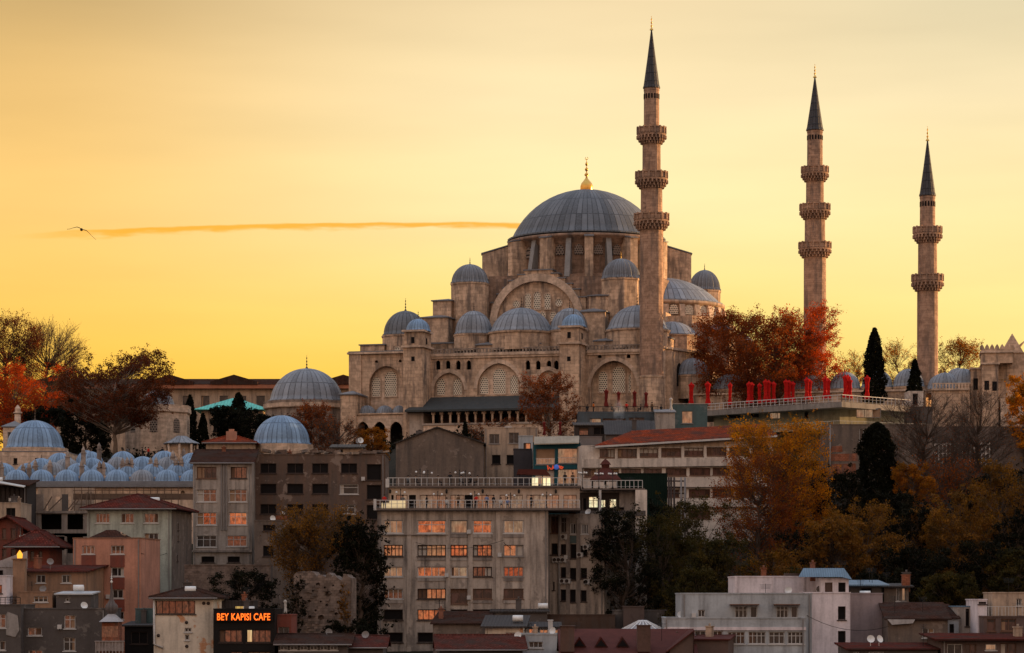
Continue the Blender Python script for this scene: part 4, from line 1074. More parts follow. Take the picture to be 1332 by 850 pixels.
# middle slope
T('golden_tree', 1013, 124, 548, 745, 378, LGLD, 'large golden yellow tree in front of the long red-roofed block', 51, leaves=21000, leaf=.27, cb=.05, natt=150, nb=11, twigs=5, sig=.06, shape='vase')
T('autumn_tree', 985, 110, 590, 760, 372, LRBR, 'russet lower tree at the left foot of the golden tree', 52, leaves=9000, leaf=.26, cb=.05, natt=100, twigs=7)
Cy(1141, 47, 550, 690, 385, 'broad blunt dark cypress below the terrace restaurant', 53, 11000, blunt=3.2, group=None)
T('bare_tree', 1205, 120, 515, 655, 405, LRBR, 'leafless reddish tree with spreading branches below the courtyard wall', 54, leaves=900, leaf=.2, cb=.15, twigs=20, natt=110, shape='vase', limbs=1.5)
T('bare_tree', 1272, 90, 510, 650, 412, LRBR, 'second leafless tree in front of the gate building', 55, leaves=700, leaf=.2, cb=.15, twigs=18, natt=90, shape='vase', limbs=1.4)
T('golden_tree', 1188, 52, 604, 660, 376, LORG, 'small bright orange bush right of the broad dark cypress', 56, leaves=5200, leaf=.26, cb=.02, natt=60)
T('vine_shrub', 412, 116, 660, 775, 338, LTAN, 'bushy creeper with upright bare stems beside the ruined brown block', 57, leaves=9500, leaf=.26, cb=.02, twigs=12, natt=110, cat='creeper')
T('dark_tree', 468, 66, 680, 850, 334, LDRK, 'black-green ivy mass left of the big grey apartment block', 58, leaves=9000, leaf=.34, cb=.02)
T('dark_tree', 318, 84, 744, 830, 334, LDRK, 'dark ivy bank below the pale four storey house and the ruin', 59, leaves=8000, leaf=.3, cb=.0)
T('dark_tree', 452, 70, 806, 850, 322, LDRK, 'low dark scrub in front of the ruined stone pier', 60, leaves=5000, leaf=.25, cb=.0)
# the wooded slope on the right: individual crowns
SL = [  # px, width, top, foot, distance, kind
 (862, 96, 668, 845, 352, 'olv'), (905, 92, 650, 830, 360, 'olv'), (815, 78, 660, 850, 349, 'drk'), (945, 80, 700, 840, 346, 'olv'),
 (1000, 90, 715, 850, 344, 'tan'), (1050, 80, 690, 850, 350, 'drk'), (1092, 66, 612, 740, 378, 'drk'), (1128, 92, 655, 800, 352, 'tan'), (1085, 74, 676, 800, 346, 'tan'),
 (1175, 70, 660, 800, 358, 'drk'), (1215, 84, 662, 790, 360, 'tan'), (1252, 82, 640, 790, 352, 'tan'), (1300, 92, 602, 760, 372, 'tan2'), (1325, 66, 660, 800, 350, 'drk'),
 (1190, 84, 712, 830, 340, 'drk'), (1232, 72, 748, 810, 334, 'olv'), (1290, 84, 705, 820, 342, 'drk'), (1318, 60, 715, 800, 338, 'olv'), (1240, 90, 596, 700, 388, 'rbr'), (1165, 60, 640, 760, 370, 'drk'), (1285, 70, 620, 700, 392, 'drk'),
 (845, 70, 655, 800, 372, 'drk'), (905, 70, 740, 850, 336, 'olv'), (1060, 70, 740, 850, 335, 'olv'), (1145, 60, 745, 830, 336, 'drk')]
KIND = {'olv': (LOLV, 'dark olive tree'), 'drk': (LDRK, 'nearly black evergreen tree'), 'tan': (LTAN, 'tan and olive autumn tree'), 'tan2': (LTAN, 'feathery pale brown tree'), 'rbr': (LRBR, 'leafless reddish thicket tree')}
PLACE = ['right of the grey apartment block, behind the white skylight', 'under the long white building', 'nearest the dark side wall of the grey block', 'low beside the golden tree', 'above the lilac house roof, left of its blue roof',
 'in the gap under the golden tree', 'between the golden tree and the broad dark cypress', 'below the broad dark cypress', 'above the blue roof of the lilac house', 'below the small bright orange bush', 'centre of the right-hand wooded slope',
 'with the tallest round crown of the right-hand slope', 'at the top right of the wooded slope', 'at the right edge, mid slope', 'above the dark-roofed grey shed', 'smallest and lowest on the slope, above the shed ridge', 'above the terrace house at the right edge',
 'at the right edge just above the terrace house', 'under the bare trees near the white ruined fence', 'behind the tan crowns under the orange bush', 'under the second leafless tree', 'under the dark green box on the long white building', 'above the pale blue-grey house',
 'behind the flat roof of the lilac house', 'right of the blue metal roof of the lilac house']
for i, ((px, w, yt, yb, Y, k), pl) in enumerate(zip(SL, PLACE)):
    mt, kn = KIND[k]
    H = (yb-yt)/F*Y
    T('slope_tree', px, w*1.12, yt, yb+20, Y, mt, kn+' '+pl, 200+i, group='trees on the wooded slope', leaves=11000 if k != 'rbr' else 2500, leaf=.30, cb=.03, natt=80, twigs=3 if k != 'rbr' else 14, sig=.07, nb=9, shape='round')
def undergrowth():
    rnd = random.Random(5); mb = MB(); pts = []
    regs = [(770, 1360, 325, 450, 30000), (240, 500, 320, 425, 14000), (-30, 260, 330, 425, 8000), (640, 780, 330, 400, 4000), (-30, 700, 470, 505, 5000)]
    for (a, b, y0, y1, n) in regs:
        for _ in range(n):
            Y = rnd.uniform(y0, y1); px = rnd.uniform(a, b); x = (px-CX)/F*Y
            pts.append((x, Y, ground(x, Y)+abs(rnd.gauss(0, .7))))
    leaf_quads(mb, pts, .6, rnd); o = mb.build('undergrowth', LDRK); tag(o, 'low dark scrub covering the hillside between the houses', 'undergrowth', kind='stuff')
undergrowth()
# ---------------- building kit ----------------
WHITE = flat('white_frame', (.50,.48,.46), .5, var=.25)
GREYF = flat('grey_frame', (.22,.20,.19), .6)
DARKF = flat('dark_frame', (.05,.035,.03), .6)
BROWNF = flat('brown_frame', (.14,.075,.05), .6)
GLS = darkglass('dark_window', (.022,.017,.016), c2=(.06,.045,.04))
GLB = darkglass('brown_window', (.05,.025,.02), c2=(.11,.05,.04), rough=.25)
GLOWO = glowglass('orange_sunset_glow', (1.0,.21,.06), .45, .93, 1.0)  # sunset mirrored in the panes, put in as orange emission
GLOWC = glowglass('curtain_glow_glass', (1.0,.42,.20), .27, .6, .6)  # tan curtained panes given a glow of their own
GLOWO2 = glowglass('deep_sunset_glow', (1.0,.15,.035), .28, .97, 1.9)
GLOWO3 = glowglass('pale_sunset_glow', (1.0,.30,.11), .40, .7, .5)
CURT = [flat('tan_curtain', (.30,.19,.12), .9), flat('white_curtain', (.42,.37,.32), .9), flat('brown_curtain', (.13,.075,.05), .9)]
WR = random.Random(21)
LITW = glowglass('warm_white_lit_glass', (1.0,.66,.34), .85, .6, 1.5)
GLOWD = glowglass('dim_red_glow', (.85,.20,.08), .13, .95, 1.3)  # dim window reflections put in as weak red emission
ST = {'w': (GLS, WHITE), 'd': (DARK, DARKF), 'g': (GLS, GREYF), 'o': (GLOWO, DARKF), 'ow': (GLOWO, WHITE), 'c': (GLOWC, GREYF), 'cw': (GLOWC, WHITE), 'l': (LITW, DARKF), 'r': (GLOWD, DARKF), 'rw': (GLOWD, WHITE), 'b': (GLB, BROWNF), 'bw': (GLB, WHITE), 'ol': (GLOWO, GREYF)}
def pane_window(root, fr, x0, y0, x1, y1, v=.22, style='w', nv=1, nh=0, bar=.09, name='window', T_=None, uv=None, sill=True):
    if uv: a, b, c, d = uv
    else:
        a, c = fr.u(x0, v), fr.u(x1, v); m_ = (a+c)/2; b, d = fr.z(y1, m_, v), fr.z(y0, m_, v)
    gm, fm = ST[style]
    q = MB(); q.T = T_
    y = v-.07
    q.box(a, a+bar, y, v+.05, b, d); q.box(c-bar, c, y, v+.05, b, d); q.box(a+bar, c-bar, y, v+.05, b, b+bar); q.box(a+bar, c-bar, y, v+.05, d-bar, d)
    for i in range(nv):
        x = a+(c-a)*(i+1)/(nv+1); q.box(x-bar*.42, x+bar*.42, y+.01, v+.04, b+bar, d-bar)
    for i in range(nh):
        z = b+(d-b)*(.66 if nh == 1 else (i+1)/(nh+1)); q.box(a+bar, c-bar, y+.015, v+.035, z-bar*.35, z+bar*.35)
    if sill: q.box(a-.12, c+.12, -.10, y, b-.12, b-.01)
    o = q.build(name, fm, root)
    p = MB(); p.T = T_; p.box(a+.02, c-.02, v+.06, v+.10, b+.02, d-.02)
    wr = WR.random()
    if gm is GLOWO and wr < .5: gm = GLOWO2 if wr < .28 else GLOWO3
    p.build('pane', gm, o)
    if style not in ('d', 'bt', 'l') and (c-a) > 1.1 and WR.random() < .5 and name == 'window':
        k = WR.random(); w_ = (c-a); cu = MB(); cu.T = T_
        if k < .35: cu.box(a+bar, c-bar, v+.045, v+.058, d-(d-b)*WR.uniform(.25, .6), d-bar)
        elif k < .7: cu.box(a+bar, a+w_*WR.uniform(.2, .4), v+.045, v+.058, b+bar, d-bar)
        else: x_ = a+w_*WR.uniform(.55, .75); cu.box(x_, c-bar, v+.045, v+.058, b+bar, d-bar)
        cu.build('curtain', WR.choice(CURT), o)
    return o
def gw(xs, ys, w, h, style='w', nv=1, nh=0):
    return [(x-w/2, y-h/2, x+w/2, y+h/2, style, nv, nh) for y in ys for x in xs]
FLATR = flat('flat_roof_felt', (.06,.055,.05), .9, var=.4)
class B: pass
def bldg(name, label, cat, x0, x1, yt, Y, dep, mat, wins=(), rz=0.0, roof=('flat',), sidew=(), leftw=(), group=None, zbase=None, coping=None, bar=.09, rev=.28, root=None, fr=None, smat=None):
    """rz in degrees; front face runs from photo column x0 to x1 at distance Y; windows are photo rectangles on it"""
    b = B(); f = fr or Fr((x0+x1)/2, Y, R(rz)); b.f = f
    if zbase is None: zb = -2.0
    else: zb = f.z(zbase)
    a, c = f.u(x0), f.u(x1); zt = f.z(yt, (a+c)/2); b.a, b.c, b.zt, b.zb = a, c, zt, zb
    r = root or f.root(name); b.root = r
    if not root: tag(r, label, cat, group)
    def rect(w, v=0):
        p, q = f.u(w[0]), f.u(w[2]); m_ = (p+q)/2; return (p, f.z(w[3], m_), q, f.z(w[1], m_))
    rects = [rect(w) for w in wins]
    mb = MB()
    top = zt
    mb.rwall(a, c, zb, zt, rects, 0, rev)
    if wins: mb.box(a+.3, c-.3, rev+.25, rev+.3, zb, zt-.2, 1)
    # sides
    TR = Matrix.Translation((c, 0, 0)) @ Matrix.Rotation(pi/2, 4, 'Z'); TL = Matrix.Translation((a, dep, 0)) @ Matrix.Rotation(-pi/2, 4, 'Z')
    def srect(w):   # on the right side: photo rectangle
        v0, v1 = sorted((f.v(w[0], c), f.v(w[2], c))); vm = (v0+v1)/2; return (v0, f.z(w[3], c, vm), v1, f.z(w[1], c, vm))
    sr = [srect(w) for w in sidew]
    sm_ = MB() if smat else mb
    sm_.T = TR; sm_.rwall(0, dep, zb, zt, sr, 0, rev); sm_.T = None
    if smat: sm_.build('side_wall', smat, r)
    mb.T = TL; mb.rwall(0, dep, zb, zt, [], 0, rev); mb.T = None
    mb.box(a, c, dep-.2, dep, zb, zt)
    kind = roof[0]
    if kind == 'gablef':
        pk = f.z(roof[1], (a+c)/2); mb.slab([(a, zt), (c, zt), ((a+c)/2+(roof[4] if len(roof) > 4 else 0), pk)], 0.0, .3); mb.slab([(a, zt), (c, zt), ((a+c)/2, pk)], dep-.3, dep)
    if kind == 'gable':
        pk = f.z(roof[1], (a+c)/2, dep/2)
        for xx in (a, c-.3): mb.add([(xx,0,zt),(xx,dep,zt),(xx,dep/2,pk),(xx+.3,0,zt),(xx+.3,dep,zt),(xx+.3,dep/2,pk)], [(0,1,2),(3,5,4),(0,2,5,3),(1,4,5,2)])
    if kind == 'shed':
        pk = f.z(roof[1], (a+c)/2, dep)
        for xx in (a, c-.3): mb.add([(xx,0,zt),(xx,dep,zt),(xx,dep,pk),(xx+.3,0,zt),(xx+.3,dep,zt),(xx+.3,dep,pk)], [(0,1,2),(3,5,4),(0,2,5,3),(1,4,5,2)])
    b.wall = mb.build('wall', [mat, DARK], r)
    for w, rc in zip(wins, rects): pane_window(r, f, *w[:4], style=w[4], nv=w[5], nh=w[6], uv=rc, bar=bar)
    for w, rc in zip(sidew, sr): pane_window(r, f, *w[:4], style=w[4], nv=w[5], nh=w[6], uv=rc, T_=TR, bar=bar)
    q = MB(); th = .16
    if kind == 'flat':
        q.box(a+.25, c-.25, .25, dep-.25, zt-.5, zt-.35); q.build('roof', FLATR, r)
        q = MB(); w = .3; o = .06
        for (p0, p1, p2, p3) in ((a-o, c+o, -o, w), (a-o, c+o, dep-w, dep+o), (a-o, a+w, w, dep-w), (c-w, c+o, w, dep-w)): q.box(p0, p1, p2, p3, zt-.001, zt+.14)
        q.build('coping', coping or mat, r)
    elif kind != 'none':
        ov = roof[3] if len(roof) > 3 else .45; rm = roof[2]
        A, Cc, D0, D1 = a-ov, c+ov, -ov, dep+ov; zl = zt+.01
        if kind == 'hip':
            pk = f.z(roof[1], (a+c)/2, dep/2); hw = min((Cc-A)/2, (D1-D0)/2)
            if (Cc-A) > (D1-D0): r0, r1 = (A+hw, dep/2), (Cc-hw, dep/2)
            else: r0, r1 = ((A+Cc)/2, D0+hw), ((A+Cc)/2, D1-hw)
            top_ = [(A,D0,zl+th),(Cc,D0,zl+th),(Cc,D1,zl+th),(A,D1,zl+th),(r0[0],r0[1],pk),(r1[0]+.001,r1[1],pk)]
            bot = [(A,D0,zl),(Cc,D0,zl),(Cc,D1,zl),(A,D1,zl)]
            if (Cc-A) > (D1-D0): fs = [(0,1,5,4),(1,2,5),(2,3,4,5),(3,0,4)]
            else: fs = [(0,1,4),(1,2,5,4),(2,3,5),(3,0,4,5)]
            q.add(top_+bot, fs+[(6,7,1,0),(7,8,2,1),(8,9,3,2),(9,6,0,3),(9,8,7,6)])
        elif kind == 'gable':
            pk = f.z(roof[1], (a+c)/2, dep/2); sl = (pk-zt)/(dep/2); z0 = zt-ov*sl
            for s in (0, 1):
                y0, y1 = (-ov, dep/2) if s == 0 else (dep+ov, dep/2)
                q.add([(A,y0,z0),(Cc,y0,z0),(Cc,y1,pk),(A,y1,pk),(A,y0,z0+th),(Cc,y0,z0+th),(Cc,y1,pk+th),(A,y1,pk+th)], [(4,5,6,7),(3,2,1,0),(0,1,5,4),(1,2,6,5),(3,0,4,7)])
        elif kind == 'gablef':
            pk = f.z(roof[1], (a+c)/2); xm = (a+c)/2+(roof[4] if len(roof) > 4 else 0)
            for s in (0, 1):
                x_e = a-ov if s == 0 else c+ov; sl = (pk-zt)/(abs(xm-(a if s == 0 else c))); ze = zt-ov*sl
                q.add([(x_e,D0,ze),(xm,D0,pk),(xm,D1,pk),(x_e,D1,ze),(x_e,D0,ze+th),(xm,D0,pk+th),(xm,D1,pk+th),(x_e,D1,ze+th)], [(4,5,6,7),(3,2,1,0),(0,1,5,4),(2,3,7,6),(3,0,4,7)])
        elif kind == 'shed':
            pk = f.z(roof[1], (a+c)/2, dep); sl = (pk-zt)/dep; z0 = zt-ov*sl; z1 = pk+ov*sl
            q.add([(A,D0,z0),(Cc,D0,z0),(Cc,D1,z1),(A,D1,z1),(A,D0,z0+th),(Cc,D0,z0+th),(Cc,D1,z1+th),(A,D1,z1+th)], [(4,5,6,7),(3,2,1,0),(0,1,5,4),(1,2,6,5),(2,3,7,6),(3,0,4,7)])
        q.build('roof', rm, r)
        if kind in ('hip', 'gable', 'gablef') and rm.name.endswith('tiles'):
            g = MB(); cr = .13
            if kind == 'hip':
                P0, P1 = (r0[0], r0[1], pk), (r1[0], r1[1], pk); g.tube([P0, P1], cr, 6)
                es = ((A,D0),(Cc,D0),(Cc,D1),(A,D1)); tgt = (P0, P1, P1, P0) if (Cc-A) > (D1-D0) else (P0, P0, P1, P1)
                for (ex, ey), t_ in zip(es, tgt): g.tube([(ex, ey, zl+th), t_], cr, 6)
            elif kind == 'gable': g.tube([(A, dep/2, pk+th), (Cc, dep/2, pk+th)], cr, 6); g.tube([(A, -ov, z0+th*.5), (A, dep/2, pk+th)], cr*.8, 5); g.tube([(Cc, -ov, z0+th*.5), (Cc, dep/2, pk+th)], cr*.8, 5)
            else: g.tube([(xm, D0, pk+th), (xm, D1, pk+th)], cr, 6)
            g.build('ridge_tiles', rm, r)
            if kind != 'gablef':
                g = MB(); zz_ = zl if kind == 'hip' else z0; g.tube([(A, D0-.08, zz_+.02), (Cc, D0-.08, zz_+.02)], .09, 6); g.build('gutter', GREYF, r)
    if len(wins) >= 4 and not root and cat in ('house', 'building', 'apartment block'):
        for k_ in range(2):
            x_ = a+.25 if k_ == 0 else c-.3
            g = MB(); g.tube([(x_, -.12, zb+2), (x_+.02, -.12, (zb+zt)/2), (x_, -.12, zt-.1)], .07, 5); g.build('drainpipe', GREYF, r)
        for w_, rc in list(zip(wins, rects))[::3]:
            x_ = rc[0]-.35; zc_ = rc[1]+.2
            if x_ > a+.8 and WR.random() < .35:
                g = MB(); g.box(x_-.38, x_+.1, -.34, -.02, zc_-.25, zc_+.25); g.box(x_-.3, x_-.25, -.3, 0, zc_-.33, zc_-.25); g.build('cooling_unit', WHITE, r)
    return b
def railing(root, p0, p1, h=1.0, step=1.0, mat=WHITE, name='railing', fill=3, t=.05):
    """railing between two points (x,y,z) of the parent's frame"""
    p0, p1 = Vector(p0), Vector(p1); L_ = (p1-p0).length; n = max(2, int(L_/step)); q = MB()
    up = Vector((0, 0, h))
    q.tube([p0+up, p1+up], t, 4)
    for k in range(fill): o = Vector((0, 0, h*(k+.3)/(fill+.3))); q.tube([p0+o, p1+o], t*.45, 3)
    for i in range(n+1):
        p = p0.lerp(p1, i/n); q.tube([p, p+up], t*.9, 4)
    return q.build(name, mat, root)
def skin_figure(pose):
    """one continuous body grown over a skeleton with the skin modifier"""
    if pose == 'sit':
        J = {'pel': (0,0,.52,.14), 'che': (0,.03,.85,.155), 'nek': (0,.02,1.1,.06), 'hed': (0,0,1.22,.10), 'top': (0,0,1.33,.07)}
        legs = [((.09,0,.50,.09), (.12,-.42,.5,.07), (.12,-.42,.05,.045), (.12,-.55,.03,.04))]; arms = [((.19,.03,1.0,.06), (.25,-.05,.74,.045), (.16,-.32,.72,.035), (.12,-.42,.72,.03))]
    else:
        J = {'pel': (0,0,.95,.13), 'che': (0,0,1.28,.155), 'nek': (0,0,1.5,.055), 'hed': (0,-.01,1.61,.095), 'top': (0,0,1.72,.07)}
        legs = [((.09,0,.88,.09), (.11,.01,.5,.065), (.12,.03,.08,.045), (.12,-.12,.04,.04))]
        arms = [((.2,0,1.42,.058), (.27,.02,1.13,.045), (.24,-.10 if pose == 'stand' else -.28,.9 if pose == 'stand' else 1.1,.035), (.22,-.14 if pose == 'stand' else -.38,.8 if pose == 'stand' else 1.15,.03))]
    v = []; e = []; r = []
    def add(p): v.append(p[:3]); r.append(p[3]); return len(v)-1
    a = add(J['pel']); b = add(J['che']); c = add(J['nek']); d = add(J['hed']); t = add(J['top']); e += [(a,b),(b,c),(c,d),(d,t)]
    for s in (-1, 1):
        for chain, st in ((legs[0], a), (arms[0], b)):
            pr = st
            for p in chain: k = add((p[0]*s, p[1], p[2], p[3])); e.append((pr, k)); pr = k
    me = bpy.data.meshes.new('person_body'); me.from_pydata(v, e, []); o = bpy.data.objects.new('tmp_body', me); COL.objects.link(o)
    m = o.modifiers.new('skin', 'SKIN'); me.skin_vertices.new() if not me.skin_vertices else None
    for i, q in enumerate(r): me.skin_vertices[0].data[i].radius = (q, q)
    me.skin_vertices[0].data[0].use_root = True
    o.modifiers.new('sub', 'SUBSURF').levels = 1
    dg = bpy.context.evaluated_depsgraph_get(); out = bpy.data.meshes.new_from_object(o.evaluated_get(dg)); bpy.data.objects.remove(o)
    hz_ = J['nek'][2]+.03; wz = J['pel'][2]+(.02 if pose != 'sit' else .06)
    while len(out.materials) < 3: out.materials.append(None)
    for p in out.polygons:
        z = p.center.z; y = p.center.y
        p.material_index = 1 if z > hz_ else (2 if z < wz else 0); p.use_smooth = True
    return out, J
SKINM = flat('skin', (.45,.27,.19), .6); HAIRM = flat('dark_hair', (.02,.014,.01), .7)
FIG = {}
CLOTH = {}
def cloth(c):
    k = 'cloth_%02d_%02d_%02d' % tuple(int(x*99) for x in c)
    return flat(k, c, .85)
def person(loc, rz, pose, shirt, trousers, label, group):
    if pose not in FIG: FIG[pose] = skin_figure(pose)
    me, J = FIG[pose]; key = (pose, shirt, trousers)
    if key not in CLOTH:
        m2 = me.copy(); m2.name = 'person_body'; m2.materials[0] = cloth(shirt); m2.materials[1] = SKINM; m2.materials[2] = cloth(trousers); CLOTH[key] = m2
    o = bpy.data.objects.new('person', CLOTH[key]); COL.objects.link(o); o.location = loc; o.rotation_euler = (0, 0, rz)
    tag(o, label, 'person', group)
    q = MB(); h = J['hed']; q.lathe([(.125, -.03), (.128, .03), (.11, .09), (.06, .135), (.005, .15)], 10, c=(h[0], h[1]+.02, h[2]+.02)); q.build('hair', HAIRM, o)
    return o
LAMPG = flat('white_lamp_globe', (.7,.7,.68), .3)
IRON = flat('black_iron', (.02,.018,.017), .5)
def lamp(px, Y, ytop, yfoot, label, arms=4, group='globe lamps on the rooftop terraces'):
    p = W(px, yfoot, Y); H = (yfoot-ytop)/F*Y; r = empty('street_lamp', p); tag(r, label, 'lamp', group)
    q = MB(); q.tube([(0,0,0), (0,0,.15), (0,0,.3), (0,0,H)], [.13,.12,.05,.04], 8); q.lathe([(.05,0),(.07,.1),(.01,.25)], 8, c=(0,0,H))
    for k in range(arms):
        a = 2*pi*k/arms+.4; q.tube([(0,0,H*.80), (.3*cos(a), .3*sin(a), H*.76), (.55*cos(a), .55*sin(a), H*.82)], .025, 4)
    q.build('pole', IRON, r)
    for k in range(arms):
        a = 2*pi*k/arms+.4; g = MB(); g.lathe([(.02,-.14),(.1,-.1),(.15,0),(.1,.1),(.02,.14)], 10, c=(.55*cos(a), .55*sin(a), H*.82+.14)); g.build('globe', LAMPG, r)
    return r
def ac_unit(root_fr, px, py, v, label, T_=None):
    u = root_fr.u(px, v); z = root_fr.z(py, u, v)
    wpos = Vector((root_fr.ox+u*root_fr.c-v*root_fr.s, root_fr.oy+u*root_fr.s+v*root_fr.c, root_fr.oz+z))
    r = empty('air_conditioner', wpos, root_fr.rz); tag(r, label, 'air conditioner', 'air conditioners on the side of the grey block')
    q = MB(); q.box(-.4, .4, -.35, 0, -.3, .3); q.box(-.3, -.24, -.32, .02, -.42, -.3); q.box(.24, .3, -.32, .02, -.42, -.3); q.build('casing', WHITE, r)
    q = MB(); q.lathe([(.0, 0), (.22, 0), (.24, .03), (.24, .05)], 14); 
    for i in range(len(q.v)): x, y, zz = q.v[i]; q.v[i] = (x-.08, -.36-zz*.5, y)
    q.build('fan_grille', DARKF, r)
    return r
def parasol(px, Y, ytop, yfoot, mat, label, group, w=1.0, seed=0, open_=False):
    p = W(px, yfoot, Y); H = (yfoot-ytop)/F*Y; r = empty('parasol', p, seed*.7); tag(r, label, 'parasol', group)
    q = MB(); q.tube([(0,0,0), (0,0,H*.96)], .04, 6); q.box(-.35, .35, -.35, .35, 0, .1); q.build('pole', IRON, r)
    q = MB(); rn = random.Random(seed)
    if not open_:
        k = w*H*.1
        lx = rn.uniform(-.02, .02); prof = [(k*1.05, H*.26), (k*.95, H*.34), (k*.62, H*.47), (k*.55, H*.53), (k*.72, H*.62), (k*.66, H*.74), (k*.82, H*.84), (k*1.08, H*.885), (k*1.0, H*.91), (k*.45, H*.945), (k*.3, H*.97), (.03, H)]
        q.lathe(prof, 32, flute=8, fd=.6, rot=0.0)
        q.v = [(x+z*lx+.03*sin(3*z+seed), y, z+(.10*sin(5*math.atan2(y, x)+seed) if z < H*.3 else 0)) for x, y, z in q.v]
        q.build('canopy', mat, r)
        s = MB(); s.lathe([(k*.6, H*.50), (k*.6, H*.54)], 12); s.build('strap', mat, r)
    else:
        s = w; q.lathe([(s, H*.78), (s*1.0, H*.81), (s*.5, H*.92), (.08, H)], 8, smooth=False); q.build('canopy', mat, r)
    return r
# ---------------- plaster, brick and roof colours ----------------
P_CONC = plaster('grey_concrete', (.27,.225,.195), .75, .55, (.30,.25,.21))
P_BLOCK = plaster('stained_grey_plaster', (.45,.375,.315), .8, .6, (.20,.165,.14), ps=.4)
P_PALE = plaster('pale_grey_plaster', (.40,.345,.30), .7, .6, (.19,.155,.13), ps=.5)
P_BRN = plaster('brown_plaster', (.135,.088,.066), .7, .45, (.26,.20,.165))
P_GAB = plaster('grey_brown_render', (.17,.13,.105), .7, .4, (.24,.19,.16))
P_CRM = plaster('cream_plaster', (.47,.345,.25), .65, .4, (.27,.20,.16))
P_WHT = plaster('dirty_white_paint', (.66,.57,.49), .5, .35, (.40,.33,.28))
P_MINT = plaster('mint_plaster', (.42,.46,.40), .5, .4, (.27,.29,.25))
P_SALM = plaster('salmon_plaster', (.52,.25,.17), .35, .2)
P_RUST = plaster('terracotta_plaster', (.22,.065,.045), .4, .2)
P_OCH = plaster('ochre_plaster', (.32,.19,.12), .5, .3, (.20,.13,.09))
P_DGR = plaster('dark_grey_cement', (.10,.086,.08), .6, .5, (.16,.14,.125))
P_LIL = plaster('lilac_white_paint', (.74,.66,.68), .35, .25, (.50,.44,.45))
P_BLU = plaster('pale_blue_grey_paint', (.40,.425,.445), .4, .3, (.28,.29,.30))
P_YEL = plaster('pale_yellow_plaster', (.70,.60,.48), .4, .6, (.42,.15,.04), ps=.3)
P_TEAL = flat('teal_paint', (.012,.075,.095), .5)
P_TEAL2 = plaster('faded_teal_render', (.085,.13,.13), .5, .4, (.15,.16,.15))
P_GRN = plaster('grey_green_render', (.36,.345,.25), .5, .3)
P_BRK = stone('orange_brick_wall', (.24,.085,.045), .5, .25, .4)
P_RUIN = stone('rough_rubble_wall', (.17,.125,.10), .5, .3, .8, .95)
R_RED = tiles('red_clay_tiles', (.32,.062,.028)); R_DRED = tiles('dark_red_tiles', (.14,.034,.025)); R_BRN = tiles('brown_old_tiles', (.075,.035,.025))
R_MET = sheet('blue_sheet_metal', (.14,.21,.28), .45, ribs=1.2); R_DARK = sheet('dark_sheet_roof', (.05,.042,.038), .7, ribs=.8)
R_GRN = sheet('turquoise_copper_roof', (.12,.50,.42), .6, ribs=.5)
R_MAR = sheet('maroon_painted_roof', (.085,.025,.019), .9, var=.4)

# ---------------- far skyline left ----------------
def far_block():
    f = Fr(230, 640, 0); r = f.root('long_building'); tag(r, 'long pale building with orange eaves and low gables on the far left skyline', 'building')
    a, c = f.u(60), f.u(520); zt = f.z(506); mb = MB()
    hs = [(f.u(x)-1, f.z(530), f.u(x)+1, f.z(515)) for x in range(75, 460, 24)]
    mb.rwall(a, c, -3, zt, hs, 0, .4); mb.box(a, c, .5, 14, -3, zt-.1); mb.build('wall', P_CRM, r)
    for x in range(75, 460, 24): pane_window(r, f, x-4, 512, x+4, 530, uv=(f.u(x)-1, f.z(530), f.u(x)+1, f.z(515)), style='g', nv=0, v=.3)
    q = MB(); q.box(a-1, c+1, -1.2, 15, zt, zt+.9); q.build('eaves', plaster('eaves_paint', (.42,.17,.10), .3, .1), r)
    q = MB(); z2 = f.z(493, 0, 7); q.hexa([(a-1.2,-1.3,zt+.95),(c+1.2,-1.3,zt+.95),(c+1.2,15.2,zt+.95),(a-1.2,15.2,zt+.95)], [(a+2,6,z2-.1),(c-2,6,z2-.1),(c-2,8,z2),(a+2,8,z2)]); q.build('roof', R_BRN, r)
    for x, h in ((72, 4), (95, 0), (222, 4), (305, 3.4), (447, 4)):
        if not h: continue
        u = f.u(x); q = MB(); w = 5.5; zb = f.z(501); zt2 = f.z(501-h*2.1 if x < 100 else 491.5)
        q.slab([(u-w, zt+.9), (u+w, zt+.9), (u+w, zt+1.6), (u, zt2+.6), (u-w, zt+1.6)], -1.5, 4); q.build('gable', R_BRN, r)
far_block()
def pavilion():
    b = bldg('pavilion', 'cream pavilion under a bright turquoise hipped roof behind the cypresses', 'pavilion', 262, 342, 534, 560, 14, P_CRM,
             [(x-3.5, 545, x+3.5, 562, 'd', 1, 1) for x in (281, 300, 322)], roof=('hip', 517.5, R_GRN, 1.4))
pavilion()
